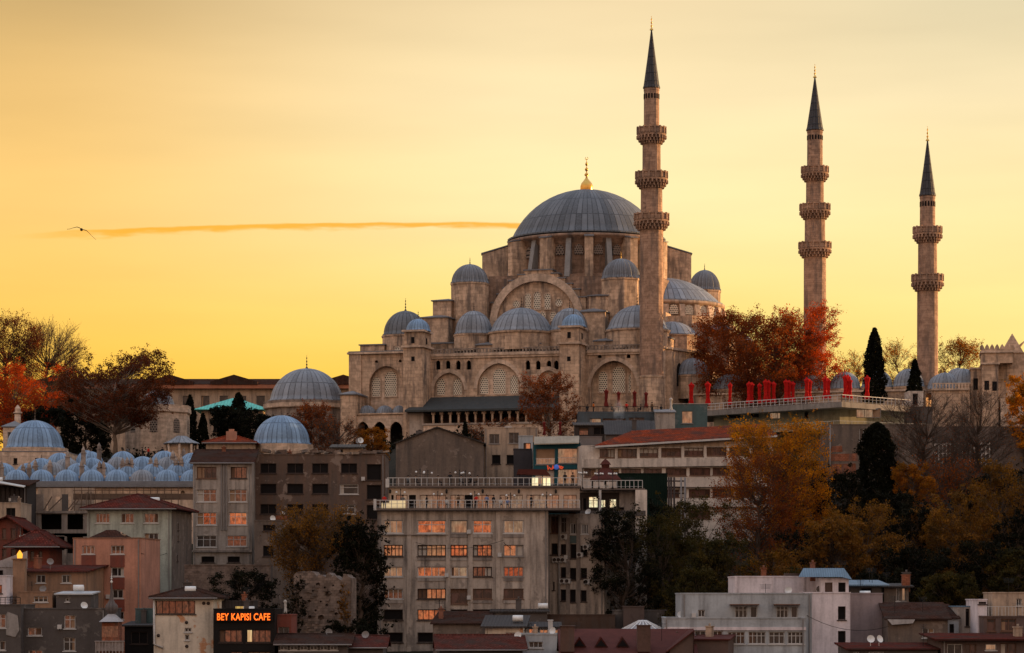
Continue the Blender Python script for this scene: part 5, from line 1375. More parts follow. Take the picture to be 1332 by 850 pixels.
def drum_tomb(name, label, cx, Y, yb, yt, r, dy, fin, n, mat_dome, base=True, wins=(), cornice=STONE2, octr=1.07, sub=None, zb=None, mat=STONED):
    f = Fr(cx, Y, 0, z=ground((cx-CX)/F*Y, Y)-1 if zb is None else zb); rt = f.root(name); tag(rt, label, 'tomb' if 'tomb' in label or 'mausoleum' in label else 'domed building')
    dome_part(rt, f, cx, yb, yt, r, 0, mat_dome, seams=34, fin=fin, u=0)
    R0 = f.m(r)*octr; z1 = f.z(yb)-.25; q = MB(); q.lathe([(R0, 0), (R0, z1-.6), (R0*1.04, z1-.45), (R0*1.05, z1), (R0*.7, z1+.02)], n, smooth=False, rot=pi/n); q.build('drum', mat, rt)
    q = MB(); q.lathe([(R0*1.02, z1-1.5), (R0*1.055, z1-1.3), (R0*1.055, z1-.5), (R0*1.0, z1-.45)], n, smooth=False, rot=pi/n); q.build('cornice', cornice, rt)
    for k in range(n):
        a = 2*pi*k/n; w = MB(); w.T = Matrix.Rotation(a+pi/2, 4, 'Z')
        d = R0*cos(pi/n)
        if z1 > 6: w.slab(arch(0, z1-5.2, z1-3.3, z1-2.5, .7, 4), -d-.05, -d+.1); w.build('grille_window', LATT2, rt)
    if sub:
        for args in sub: args(rt, f)
    return rt, f
drum_tomb('mausoleum', 'large mausoleum with a broad blue-grey dome on a round stone drum left of the mosque', 399, 520, 522, 479.5, 48, 590, 462, 16, LEAD, octr=1.12, mat=STONED)
drum_tomb('domed_tomb', 'small tomb with a smooth blue dome and white drum below the mausoleum', 366.5, 448, 577, 540.5, 36.5, 600, 531, 16, LEADB, octr=1.09, mat=STONE2)
drum_tomb('domed_hall', 'domed hall with a wide blue ribbed dome at the left edge behind the chimneys', 45.5, 470, 582, 547, 36.5, 610, 530, 16, LEADB, octr=1.12, mat=STONE2)
drum_tomb('stone_tomb', 'octagonal pale stone tomb with blind panels right of the big plane tree', 205, 512, 527, 508, 22, 590, None, 8, LEADR, octr=1.95, mat=STONE2)
# low base of the left hall and the small block beside it
bldg('annex', 'low stone annex with lead ledges under the wide blue dome at the left edge', 'building', -12, 86, 588, 462, 20, STONE2, [(x-2.5, 596, x+2.5, 604, 'd', 0, 0) for x in (20, 48, 72)], roof=('flat',), coping=LEADR)
b = bldg('gate_lodge', 'small two storey stone lodge with a lead roof and chimney at the far left', 'building', 4, 30, 556, 476, 9, STONE2, [(9.5, 562, 14.5, 572, 'w', 0, 0)], roof=('hip', 549, LEADR, .3))
q = MB(); u = b.f.u(19); q.tube([(u, 3, b.zt), (u, 3, b.zt+2.6)], .55, 8); q.lathe([(.75, 0), (.75, .25), (.5, .3), (.5, .9), (.1, 1.5)], 8, c=(u, 3, b.zt+2.6), smooth=False); q.build('chimney', STONE2, b.root)
# little ablution canopy
def canopy():
    f = Fr(236, 480, 0); r = f.root('canopy_pavilion'); tag(r, 'small stone kiosk under a flared conical lead roof beside the domes', 'kiosk')
    q = MB(); R1 = f.m(24); z1 = f.z(577); q.lathe([(R1*.98, z1-.15), (R1, z1), (R1*.6, z1+.6), (R1*.25, z1+1.3), (.03, f.z(570))], 8, smooth=False, un=16); q.build('roof', LEAD, r)
    q = MB()
    q.lathe([(R1*.62, 0), (R1*.62, z1-.1)], 8, smooth=False); q.build('wall', STONE2, r)
    for k in range(8):
        a = 2*pi*k/8; q = MB(); q.tube([(R1*.85*cos(a), R1*.85*sin(a), 0), (R1*.85*cos(a), R1*.85*sin(a), z1)], .22, 8); q.build('column', STONE2, r)
canopy()

# ---------------- the many-domed school on the left ----------------
def school():
    f = Fr(120, 436, 0, z=34); r = f.root('domed_school'); tag(r, 'long stone school roofed with rows of small blue lead domes and tall chimneys', 'school')
    a, c = f.u(-30), f.u(268); mb = MB(); zt = f.z(634)
    hs = []
    for x in (13, 238): u = f.u(x); hs.append(arch(u, f.z(650), f.z(642), f.z(638), .35, 4))
    for x in (68, ): u = f.u(x); hs.append([(u-.35, f.z(644)), (u+.35, f.z(644)), (u+.35, f.z(635.5)), (u-.35, f.z(635.5))])
    mb.wall([(a, -9), (c, -9), (c, zt), (a, zt)], hs, 0, .5); mb.box(a, c, .6, 34, -9, zt-.05)
    mb.build('wall', [STONE2], r)
    q = MB(); q.box(a, c, -.7, .5, zt, zt+.3); q.box(a, c, -.45, 34, zt+.3, zt+.55); q.build('eaves', LEADR, r)
    rows = [(0.8+2.6, 627, 611, 16.2, [22+32.6*i for i in range(8)]), (10, 618, 602, 17, [4+32.6*i for i in range(9)]), (17, 611, 595, 17, [54+33*i for i in range(7)]), (24, 605, 588, 17.5, [78, 118, 160, 214, 250])]
    k = 0
    rn = random.Random(3)
    for (v, yb, yt, rr, xs) in rows:
        for x in xs:
            dy = rn.uniform(-1.5, 1.5) if v > 5 else 0
            dome_part(r, f, x, yb+dy, yt+dy, rr*rn.uniform(.93, 1.07) if v > 5 else rr, v, LEADB if rn.random() < .85 else LEAD, seams=22, n=40, fin=yt+dy-5 if rn.random() < .3 else None, drumy=yb+8)
    dome_part(r, f, 113, 606, 586, 15, 27, LEADB, seams=22, n=40, drumy=620, fin=578)
    q = MB(); q.box(a, c, .5, 34, zt+.4, zt+1.0); q.build('roof', LEADR, r)
    ch = [(65, 616, 600, 7), (88, 611, 588, 12), (108.5, 607, 583, 14), (129, 605, 578, 20), (129.5, 611, 602, 8), (134.5, 611, 602, 8), (106.5, 620, 600, 1.3+4), (159.5, 612, 598, 9), (165.5, 612, 597, 9), (171, 613, 597, 9), (196, 609, 597, 14), (203, 612, 597, 9), (229, 612, 596, 9), (236, 612, 596, 9),
          (30, 625, 605, 7), (38, 627, 603, 7), (46, 625, 600, 9), (239, 596, 585, 24), (2, 620, 602, 7), (225, 604, 588, 16)]
    for (x, yb, yt, v) in ch:
        q = MB(); u = f.u(x, v); h = f.z(yt, u, v); w = .34; z0 = zt
        q.box(u-w, u+w, v-w, v+w, z0, h-.9); q.box(u-w-.12, u+w+.12, v-w-.12, v+w+.12, h-.9, h-.75)
        q.lathe([(w*.95, h-.75), (w*.95, h-.3), (.05, h+.25)], 8, c=(u, v, 0), smooth=False); q.build('chimney', STONED, r)
school()
# ruin and scaffolding under the school
def ruin():
    f = Fr(75, 420, 0); r = f.root('ruined_building'); tag(r, 'roofless concrete ruin with black openings and leaning timber props under the domed school', 'ruin')
    R2 = lambda x0, y0, x1, y1: (f.u(x0), f.z(y1), f.u(x1), f.z(y0))
    a, c = f.u(26), f.u(122); mb = MB()
    mb.rwall(a, c, -2, f.z(665.5), [R2(33.5, 668.5, 45, 681), R2(53.5, 669, 80, 689), R2(87.5, 669, 108, 689), R2(50, 697, 84, 716), R2(87, 698, 108, 720)], 0, .5)
    mb.box(a, c, 4, 4.3, -2, f.z(666), 1); mb.box(a, c, -.25, 4, f.z(668), f.z(665)); mb.box(a, a+.3, 0, 4, -2, f.z(666)); mb.box(c-.3, c, 0, 4, -2, f.z(666))
    mb.box(a, c, .0, 4, f.z(698), f.z(694)); mb.build('wall', [P_CONC, DARK], r)
    up = MB(); up.rwall(f.u(44), f.u(118), f.z(665), f.z(634), [R2(67, 645, 73, 653), R2(80, 644, 88, 665), R2(94, 640, 105, 650), R2(55, 652, 57, 665)], 3.5, .3); up.build('upper_wall', P_CRM, r)
    for (x0, x1) in ((45, 56), (80, 88)):
        q = MB(); q.box(f.u(x0), f.u(x1), .3, .6, f.z(665), f.z(643)); q.build('pier', P_DGR if x0 > 60 else P_CONC, r)
    wood = flat('weathered_timber', (.14,.095,.07), .9)
    for (x0, y0, x1, y1) in [(38, 664, 40, 642), (36, 664, 43, 646), (57, 664, 67, 646), (64, 664, 80, 648), (88, 664, 98, 650), (92, 664, 104, 648), (105, 664, 106, 640), (112, 664, 113, 640), (34, 664, 34, 644), (118, 664, 118, 640)]:
        q = MB(); q.tube([(f.u(x0), -.1, f.z(y0)), (f.u(x1), .4, f.z(y1))], .11, 4); q.build('timber_prop', wood, r)
    q = MB(); q.box(f.u(94), f.u(250), 1, 1.2, f.z(650), f.z(642)); q.build('hoarding', wood, r)
    for x in range(96, 232, 9):
        q = MB(); q.tube([(f.u(x), .8, f.z(668)), (f.u(x), .8, f.z(633))], .08, 4); q.build('scaffold_pole', wood, r)
    for y in (638, 648, 656):
        q = MB(); q.tube([(f.u(94), .7, f.z(y)), (f.u(232), .7, f.z(y))], .07, 4); q.build('scaffold_rail', wood, r)
ruin()
bldg('store_building', 'dark slatted store with a white sagging awning at the left edge under the domes', 'building', -10, 35, 632, 412, 8, flat('slatted_boards', (.04,.033,.03), .9), [(x, 634, x+2.2, 652, 'd', 0, 0) for x in (0, 6, 12, 18, 24, 30)], roof=('shed', 626, R_BRN, .5))
q = MB(); f = Fr(16, 411, 0); q.hexa([(f.u(-8),-1.2,f.z(628)),(f.u(33),-1.2,f.z(635)),(f.u(33),.2,f.z(633)),(f.u(-8),.2,f.z(625.5))], [(f.u(-8),-1.2,f.z(627)),(f.u(33),-1.2,f.z(634)),(f.u(33),.2,f.z(632)),(f.u(-8),.2,f.z(624.5))])
o = q.build('awning', flat('white_tarpaulin', (.5,.48,.45), .8), None, 'white sagging awning on the dark slatted store at the left edge', (f.ox, f.oy, f.oz)); o['category'] = 'awning'
bldg('house', 'pale house with a broken upper wall below the slatted store at the left edge', 'house', -8, 27, 655, 405, 9, P_CRM, [(8, 661, 20, 678, 'd', 1, 0)], roof=('flat',))

# ---------------- left residential cluster ----------------
bldg('mint_house', 'mint green four storey house with a dark red hipped roof', 'house', 113.5, 223, 663, 352, 14, P_MINT,
     [(124.5, 668, 142.5, 680.5, 'rw', 3, 0), (157.5, 668, 174, 680.5, 'rw', 2, 0), (187.5, 668, 206, 680.5, 'rw', 2, 0), (187.5, 694, 206, 707.5, 'w', 2, 0), (187, 720, 205.5, 733.5, 'w', 2, 0), (187, 746, 205, 760, 'w', 2, 0)], rz=-4,
     roof=('hip', 643.5, R_DRED, .8), sidew=[(231, 681, 232.4, 690, 'd', 0, 0), (231, 697, 232.4, 704, 'd', 0, 0), (230, 722, 231.4, 730, 'd', 0, 0)], smat=P_GAB)
def salmon():
    b = bldg('salmon_house', 'salmon pink narrow five storey house with terracotta panels between its windows', 'house', 95, 183.5, 701, 335, 10, P_SALM,
         [(107, 710, 123, 721, 'rw', 2, 0), (144.5, 710, 161.5, 721, 'rw', 2, 0), (144.5, 738.5, 161, 750, 'w', 1, 0), (146, 767, 160, 778.5, 'w', 1, 0), (119, 768, 123, 778, 'd', 0, 0), (144.5, 796, 161, 806, 'w', 1, 0)], rz=-6, roof=('flat',), coping=plaster('brick_coping', (.30,.15,.09), .5, .4))
    f = b.f
    for (x0, x1, y0, y1) in [(106, 124.5, 722, 738), (143.5, 162, 722, 738), (143.5, 162, 751, 766.5), (143.5, 162, 779.5, 795), (118, 124.5, 739, 766)]:
        q = MB(); q.box(f.u(x0), f.u(x1), -.06, -.003, f.z(y1, f.u(x0)), f.z(y0, f.u(x0))); q.build('panel', P_RUST, b.root)
    q = MB(); a, c = f.u(113, 3), f.u(161, 3); zz = b.zt+.1; pk = f.z(689.5, (a+c)/2, 6)
    q.add([(a,3,zz),(c,3,zz),(c,9,zz),(a,9,zz),((a+c)/2-.6,6,pk),((a+c)/2+.6,6,pk)], [(0,1,5,4),(1,2,5),(2,3,4,5),(3,0,4)]); q.build('roof_hood', R_BRN, b.root)
salmon()
bldg('maroon_house', 'terracotta timber-framed house with dark red gabled roofs at the left edge', 'house', -22, 30, 686, 352, 12, P_RUST, [(2.5, 687.5, 8, 701, 'b', 0, 0), (14, 687.5, 20.5, 701, 'b', 0, 0), (2.5, 714, 8.5, 726, 'b', 0, 0), (14, 714, 20.5, 726, 'b', 0, 0)], roof=('gablef', 673, R_DRED, .9, .6))
bldg('maroon_wing', 'lower terracotta wing with a steep dark red roof sloping down to the right', 'house', 24, 64, 712.5, 346, 10, P_RUST, [(39, 717, 44.5, 729, 'b', 0, 0), (50, 717, 55, 729, 'b', 0, 0)], roof=('hip', 690, R_DRED, 1.6))
bldg('white_gable_house', 'white-rendered lean-to gable with chimney pipes at the left edge', 'house', -14, 21, 738, 322, 8, plaster('white_render', (.42,.38,.37), .3, .2), [(-6, 742, 4, 752, 'd', 0, 0)], roof=('none',))
q = MB(); f = Fr(12, 321.9, 0); q.slab([(f.u(-4), f.z(738)), (f.u(35), f.z(738)), (f.u(35), f.z(717)), (f.u(-4), f.z(731))], 0, .3); q.slab([(f.u(20), f.z(742)), (f.u(35), f.z(738)), (f.u(30), f.z(742))], 0, .3)
o = q.build('sloping_parapet', plaster('white_render', 0), None, 'white sloping parapet wall rising to the right at the left edge', (f.ox, f.oy, f.oz)); o['category'] = 'wall'
q = MB(); f = Fr(24.5, 320, 0, z=20); q.box(-.7, .7, 0, 1.3, -8, f.z(728)); q.box(-.85, .85, -.15, 1.45, f.z(728), f.z(726.5)); c_ = q.build('stack', P_OCH, None); r = f.root('chimney_stack'); c_.parent = r; tag(r, 'tall ochre chimney stack with an orange glow on its top at the left edge', 'chimney')
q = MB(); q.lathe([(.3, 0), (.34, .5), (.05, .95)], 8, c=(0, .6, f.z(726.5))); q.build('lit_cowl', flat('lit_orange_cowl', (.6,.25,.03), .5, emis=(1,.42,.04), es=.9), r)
bldg('ochre_house', 'ochre house under a long dark red eave with two white windows', 'house', 29, 112, 744, 326, 9, P_OCH, [(47, 748, 59, 758.5, 'w', 1, 0), (80, 748, 92.5, 758.5, 'w', 1, 0)], rz=-5, roof=('shed', 737, R_DRED, .5))
bldg('ochre_annex', 'low ochre annex with a triple white window below the ochre house', 'house', 22, 68, 771, 318, 6, P_OCH, [(44, 776, 62, 783.5, 'w', 2, 0)], roof=('flat',))
bldg('grey_annex', 'small grey lean-to with a white roof strip and tiny square window', 'shed', 73, 118, 774, 318, 6, P_DGR, [(85, 778, 90, 783, 'w', 0, 0)], roof=('shed', 771, flat('white_roof_edge', (.42,.42,.42), .6), .2))
bldg('pale_house', 'lilac-grey house with one orange-glowing window at the left edge', 'house', -18, 8.5, 750, 316, 8, P_LIL, [(-2, 761, 2.5, 772, 'o', 0, 0)], roof=('flat',))
bldg('grey_house', 'dark grey cement house with stacked white windows at the lower left', 'house', 26, 138, 793, 306, 12, P_DGR, [(83.5, 800.5, 98, 818, 'rw', 1, 1), (36, 816.5, 54.5, 827, 'rw', 1, 0), (82.5, 829.5, 98, 847, 'w', 1, 1), (37, 846, 55, 860, 'rw', 1, 0)], roof=('flat',))
bldg('grey_corner_house', 'grey corner house with a peeling white patch at the bottom left corner', 'house', -25, 27, 788, 304, 9, P_DGR, [(-6, 799, 7.5, 817, 'rw', 1, 1), (-8, 834, 7, 846, 'w', 1, 0)], roof=('flat',))
q = MB(); f = Fr(15, 304, 0); q.slab([(f.u(8), f.z(826)), (f.u(20), f.z(829)), (f.u(25), f.z(820)), (f.u(23), f.z(801)), (f.u(10), f.z(796)), (f.u(8), f.z(800))], -.09, -.0)
o = q.build('render_patch', plaster('whitewash', (.33,.30,.28), .5, .4), None, 'white rendered patch on the grey corner house', (f.ox, f.oy, f.oz)); o['category'] = 'wall'
railing(bpy.data.objects['grey_corner_house'], (Fr(1, 304).u(-20), .2, Fr(1, 304).z(788)), (Fr(1, 304).u(26), .2, Fr(1, 304).z(788)), .9, .5, IRON)
def oriel():
    f = Fr(143, 300, 0); r = f.root('oriel_turret'); tag(r, 'red brick oriel turret with a ribbed onion dome of lead and a white balcony base', 'turret')
    q = MB(); w = f.m(10.5); z0, z1 = f.z(835), f.z(809); q.box(-w, w, 0, 3, z0, z1); q.box(-w*1.35, w*1.35, .6, 3, -2, z0+.02); q.build('wall', P_BRK, r)
    q = MB(); q.box(-w*1.0, w*1.0, -.03, .1, z0+.5, z1-.5); q.build('window', GLOWD, r)
    q = MB(); q.add([(-w*1.25,-.6,z1),(w*1.25,-.6,z1),(w*1.25,3,z1),(-w*1.25,3,z1),(-w*.35,.8,z1+.85),(w*.35,.8,z1+.85),(w*.35,1.8,z1+.85),(-w*.35,1.8,z1+.85)], [(0,1,5,4),(1,2,6,5),(2,3,7,6),(3,0,4,7),(4,5,6,7),(3,2,1,0)]); q.build('skirt_roof', sheet('bright_zinc', (.38,.36,.36), .4, ribs=3), r)
    q = MB(); zb = z1+.8; q.lathe([(.32, 0), (.62, .3), (.75, .65), (.66, 1.0), (.4, 1.3), (.25, 1.6), (.16, 2.3), (.10, 3.0), (.05, 3.6)], 32, c=(0, 1.2, zb), flute=8, fd=.4); q.build('onion_dome', flat('dull_lead', (.12,.10,.095), .5), r)
    q = MB()
    for z_, s in ((3.6, .17), (3.95, .12), (4.2, .08)): q.lathe([(.03, -s), (s, 0), (.03, s)], 10, c=(0, 1.2, zb+z_))
    q.tube([(0, 1.2, zb+3.4), (0, 1.2, zb+4.6)], .03, 4); q.build('finial', LAMPG, r)
    q = MB(); zl = f.z(847); q.box(-w*1.7, w*1.7, -.5, .1, zl, z0); 
    for i in range(9): x = -w*1.65+w*3.3*i/8; q.box(x-.06, x+.06, -.6, -.5, zl-.2, z0+.12)
    q.box(-w*1.8, w*1.8, -.65, .1, z0, z0+.1); q.build('balcony', plaster('white_scrolled_wood', (.33,.28,.26), .4, .4), r)
oriel()
bldg('cafe_annex', 'black lower shop with a striped awning edge between the turret and the pale yellow house', 'shop', 162, 200, 815, 312, 8, flat('black_paint', (.014,.012,.012), .7), [(170, 822, 192, 838, 'd', 1, 0)], roof=('shed', 810, R_DARK, .4))
q = MB(); f = Fr(188, 316, 0); q.box(f.u(176), f.u(199), 0, 5, 0, f.z(793)); q.build('wall', P_TEAL2, None); o = bpy.data.objects['wall'] if False else None
def solid(name, label, cat, x0, x1, yt, Y, dep, mat, group=None):
    return bldg(name, label, cat, x0, x1, yt, Y, dep, mat, roof=('flat',), group=group)
for o in list(bpy.data.objects):
    if o.parent is None and o.type == 'MESH' and o.name.startswith('wall') and 'label' not in o: bpy.data.objects.remove(o)
solid('teal_shed', 'small pale teal shed between the salmon and pale yellow houses', 'shed', 176, 199, 793, 316, 5, P_TEAL2)
def yellow_house():
    b = bldg('yellow_house', 'pale yellow house with rust stains and a glazed top floor under a brown tiled roof', 'house', 200, 277.5, 779, 303, 12, P_YEL, [(202.5, 781.5, 254, 799, 'r', 5, 0), (240, 817, 249, 822.5, 'w', 1, 0), (240.5, 826, 246, 833, 'w', 0, 0)], roof=('hip', 764, R_BRN, .5))
    f = b.f
    for x, y in ((242.5, 810), (265, 785), (271, 785), (243, 841), (206, 827)):
        q = MB(); u = f.u(x); z = f.z(y); q.T = Matrix.Translation((u, -.02, z)) @ Matrix.Rotation(pi/2, 4, 'X'); q.lathe([(0, .05), (.18, .05), (.2, 0)], 10); q.build('vent', DARKF, b.root)
    q = MB(); u = f.u(200.6); q.tube([(u, -.15, f.z(778)), (u, -.15, f.z(838)), (u+1, -.15, f.z(843))], .12, 6); q.build('downpipe', WHITE, b.root)
yellow_house()
def cafe():
    blk = flat('black_cladding', (.010,.009,.009), .5)
    b = bldg('cafe', 'black-fronted cafe building with two rows of dim red windows under its orange sign', 'cafe', 278, 357.5, 793.5, 300, 10, blk, [(285, 819.5, 315, 836, 'r', 3, 0), (321, 819.5, 352.5, 836, 'r', 3, 0), (300, 848, 315, 862, 'r', 1, 0), (322, 847.5, 352, 862, 'r', 3, 0)], roof=('flat',))
    f = b.f
    q = MB(); q.box(f.u(322), f.u(327.5), -.03, .1, f.z(835), f.z(820)); q.build('menu_board', glowglass('lit_board', (1,.5,.2), .6, .2), b.root)
    s = Fr(317, 299.6, 0); r = s.root('cafe_sign'); tag(r, 'orange lit sign reading BEY KAPISI CAFE above the black cafe front', 'sign')
    q = MB(); q.box(s.u(279), s.u(355), 0, .12, s.z(808.5), s.z(795)); q.build('backing', blk, r)
    cu = bpy.data.curves.new('sign_text', 'FONT'); cu.body = 'BEY KAPISI CAFE'; cu.extrude = .03; cu.offset = .018; cu.size = 1; cu.space_character = 1.08
    to = bpy.data.objects.new('tmp_text', cu); COL.objects.link(to); dg = bpy.context.evaluated_depsgraph_get(); me = bpy.data.meshes.new_from_object(to.evaluated_get(dg)); bpy.data.objects.remove(to)
    xs = [v.co.x for v in me.vertices]; ys = [v.co.y for v in me.vertices]; w, h = max(xs)-min(xs), max(ys)-min(ys)
    tw = s.u(351.5)-s.u(282.5); th = s.z(798)-s.z(807.2)
    for v in me.vertices: x, y, z = v.co; v.co = ((x-min(xs))/w*tw+s.u(282.5), -.08-z, (y-min(ys))/h*th+s.z(807.2))
    me.materials.clear(); me.materials.append(flat('orange_sign_light', (.8,.2,.03), .5, emis=(1.0,.13,.012), es=1.25, var=0)); o = bpy.data.objects.new('lettering', me); COL.objects.link(o); o.parent = r
    bldg('annex_shop', 'maroon rendered side block with a pale door right of the black cafe', 'shop', 358, 379, 801, 303, 8, P_RUST, [(362, 816, 376, 842, 'g', 1, 0)], roof=('flat',))
cafe()
solid('terrace_hut', 'dark roof terrace hut behind the cafe sign', 'hut', 290, 330, 783, 312, 5, R_DARK)
q = MB(); f = Fr(312, 309, 0); q.box(-.5, .5, 0, .5, f.z(800), f.z(789)); r = f.root('lit_box_sign'); q.build('panel', glowglass('amber_panel', (1,.5,.12), .45, .5), r); tag(r, 'small amber lit panel above the word KAPISI', 'sign')
bldg('low_house', 'low shed with a white framed strip window under a dark red roof beside the cafe', 'shed', 362, 452, 838, 298, 9, P_DGR, [(364+13*i, 840, 374+13*i, 846, 'w', 1, 0) for i in range(6)], roof=('gable', 827, R_BRN, .5))
bldg('long_shed', 'long low maroon roof at the bottom left of the grey apartment block', 'shed', 440, 498, 842, 300, 9, P_DGR, roof=('gable', 829, R_DRED, .5))

# ---------------- grey four storey house and ruined brown block ----------------
def four_storey():
    b = bldg('grey_townhouse', 'pale grey four storey house with some orange windows and a brown tiled roof', 'house', 251, 327.5, 602, 372, 12, P_PALE,
        [(256, 607.5, 281.5, 622.5, 'b', 3, 0), (300, 607.5, 321, 622.5, 'r', 2, 0), (256, 637, 281.5, 653, 'rw', 2, 1), (298, 637, 321, 653, 'rw', 2, 1), (256, 667, 281.5, 683, 'ow', 2, 1), (298, 667, 321, 683, 'ow', 2, 1), (256, 697, 281.5, 712, 'w', 2, 1), (295, 697, 321, 711, 'rw', 2, 1), (262, 724, 279, 732, 'd', 0, 0), (296, 724, 312, 732, 'd', 0, 0)],
        roof=('gable', 587, R_BRN, .4))
    f = b.f
    for x in (288, 291.5, 294.5):
        q = MB(); q.tube([(f.u(x), -.15, f.z(603)), (f.u(x), -.15, f.z(690))], .1, 5); q.build('drain_pipe', GREYF, b.root)
    q = MB(); q.box(f.u(250), f.u(328), -.3, 0, f.z(718.5), f.z(716)); q.build('ledge', P_CONC, b.root)
four_storey()
def brown_ruin():
    ws = []
    for y, hh in ((609.5, 13), (636, 13), (662.5, 13)):
        for x in (349, 384, 416.5, 454): ws.append((x-10.5, y-hh/2, x+10.5, y+hh/2, 'd', 1 if y != 636 else 0, 0))
    ws[7] = (442, 630, 466, 643, 'w', 0, 1); ws[11] = (442.5, 656.5, 462, 669, 'w', 1, 1); ws += [(477, 604, 496, 625, 'd', 0, 0), (477, 631, 496, 650, 'd', 0, 0), (477, 657, 496, 676, 'd', 0, 0)]
    b = bldg('brown_ruined_block', 'derelict brown apartment block with broken black windows and rubble along its roof edge', 'building', 329, 501, 592, 376, 12, P_BRN, ws, roof=('flat',))
    f = b.f
    rn = random.Random(9)
    for i in range(34):
        q = MB(); x = rn.uniform(329, 500); w = rn.uniform(.4, 2.2); z = b.zt+.1; q.T = Matrix.Translation((f.u(x), rn.uniform(0, 4), z+rn.uniform(0, .5))) @ Matrix.Rotation(rn.uniform(-.35, .35), 4, 'Y') @ Matrix.Rotation(rn.uniform(0, 3), 4, 'Z')
        q.box(-w/2, w/2, -.5, .5, -.12, .12+rn.random()*.2); q.build('roof_rubble', [P_BRN, P_CRM, P_RUIN][i % 3], b.root)
    q = MB(); q.box(f.u(359), f.u(374), -.05, .02, f.z(676), f.z(671)); q.build('brick_patch', P_BRK, b.root)
    bldg('brown_lower_wall', 'lower brown storey with a black doorway under the derelict block', 'building', 331, 400, 678, 366, 6, P_GAB, [(342, 683, 358, 691, 'd', 0, 0), (342, 710, 356, 724, 'd', 0, 0)], roof=('flat',))
    bldg('roof_hut', 'small rooftop hut on the derelict brown block', 'hut', 433, 470, 583, 382, 5, P_CRM, [(437, 585, 446, 591, 'd', 0, 0)], roof=('shed', 580, R_DARK, .5))
brown_ruin()
def ruined_pier():
    f = Fr(419, 322, R(-8)); r = f.root('ruined_wall'); tag(r, 'tall pock-marked rubble wall stump above the low shed roofs', 'ruin'); rn = random.Random(4)
    a, c = f.u(382), f.u(456); top = [(c, f.z(752)), (f.u(449), f.z(747)), (f.u(440), f.z(755)), (f.u(430), f.z(747)), (f.u(415), f.z(749)), (f.u(400), f.z(744)), (a, f.z(748))]
    hs = []
    for i in range(70):
        x, z = rn.uniform(a+.6, c-.6), rn.uniform(f.z(808), f.z(760)); s = rn.uniform(.12, .38)
        if all((x-h[0][0])**2+(z-h[0][1])**2 > .85 for h in hs): hs.append([(x, z-s), (x+s*1.3, z-s*.2), (x+s*.5, z+s), (x-s*.9, z+s*.6), (x-s, z-s*.5)])
    tp = []
    for i in range(len(top)-1):
        for k in range(4): t_ = k/4; tp.append((top[i][0]*(1-t_)+top[i+1][0]*t_+rn.uniform(-.12, .12), top[i][1]*(1-t_)+top[i+1][1]*t_+rn.uniform(-.3, .3)))
    top = [top[0]]+tp[1:]+[top[-1]]
    q = MB()
    for i in range(110): x, z = rn.uniform(a+.3, c-.4), rn.uniform(2, f.z(760)); s = rn.uniform(.12, .3); q.box(x-s, x+s, -rn.uniform(.03, .16), .02, z-s*.6, z+s*.6)
    q.wall([(a, -2), (c, -2)]+top, hs, 0, .5); q.slab([(a+.02, -2), (c-.02, -2)]+[(x, z-.02) for x, z in top], .5, 3.5); q.build('wall', P_RUIN, r)
ruined_pier()
bldg('garden_wall', 'old rubble retaining wall with a dark arch below the pale grey four storey house', 'wall', 240, 352, 736, 345, 3, P_RUIN, [(330, 752, 345, 772, 'd', 0, 0)], roof=('flat',))
b = bldg('red_roof_house', 'low house with a red hipped roof and a pink chimney between the two tomb domes', 'house', 268, 330, 577, 440, 10, P_CRM, roof=('hip', 566, R_RED, .6))
q = MB(); u = b.f.u(301, 1); q.box(u-.8, u+.8, .5, 2, b.zt-1, b.f.z(561)); q.box(u-.4, u+.4, .8, 1.6, b.f.z(561), b.f.z(558)); q.build('chimney', P_SALM, b.root)

# ---------------- houses between the mosque and the big grey block ----------------
bldg('gabled_house', 'blank grey-brown gable wall directly above the terraces of the grey apartment block', 'house', 515, 629, 577, 418, 16, P_GAB, roof=('gablef', 556.5, R_DARK, .35, -.4))
b = bpy.data.objects['gabled_house']; f = Fr(572, 418); q = MB(); u = f.u(545); q.box(u-.5, u+.5, .5, 1.5, f.z(575), f.z(560)); q.build('chimney', P_DGR, b)
bldg('cream_house', 'cream house with two rows of broken windows right of the blank gable', 'house', 630, 700, 557, 424, 10, P_CRM, [(636.5, 565, 649.5, 577.5, 'g', 1, 0), (662, 563, 675, 577, 'g', 1, 0), (640, 592, 651, 604, 'd', 0, 0), (659, 592, 669, 604, 'd', 0, 0)], roof=('flat',))
bldg('grey_box_house', 'blue-grey box extension with an orange-glowing window beside the cream house', 'house', 674.5, 693, 568, 414, 6, P_BLU, [(681, 576.5, 690.5, 585, 'o', 0, 0)], roof=('flat',))
solid('dark_screen', 'dark grey blank screen wall below the orange-glowing window', 'wall', 668, 691.5, 585, 410, 4, plaster('charcoal_cladding', (.055,.05,.055), .2, .1))
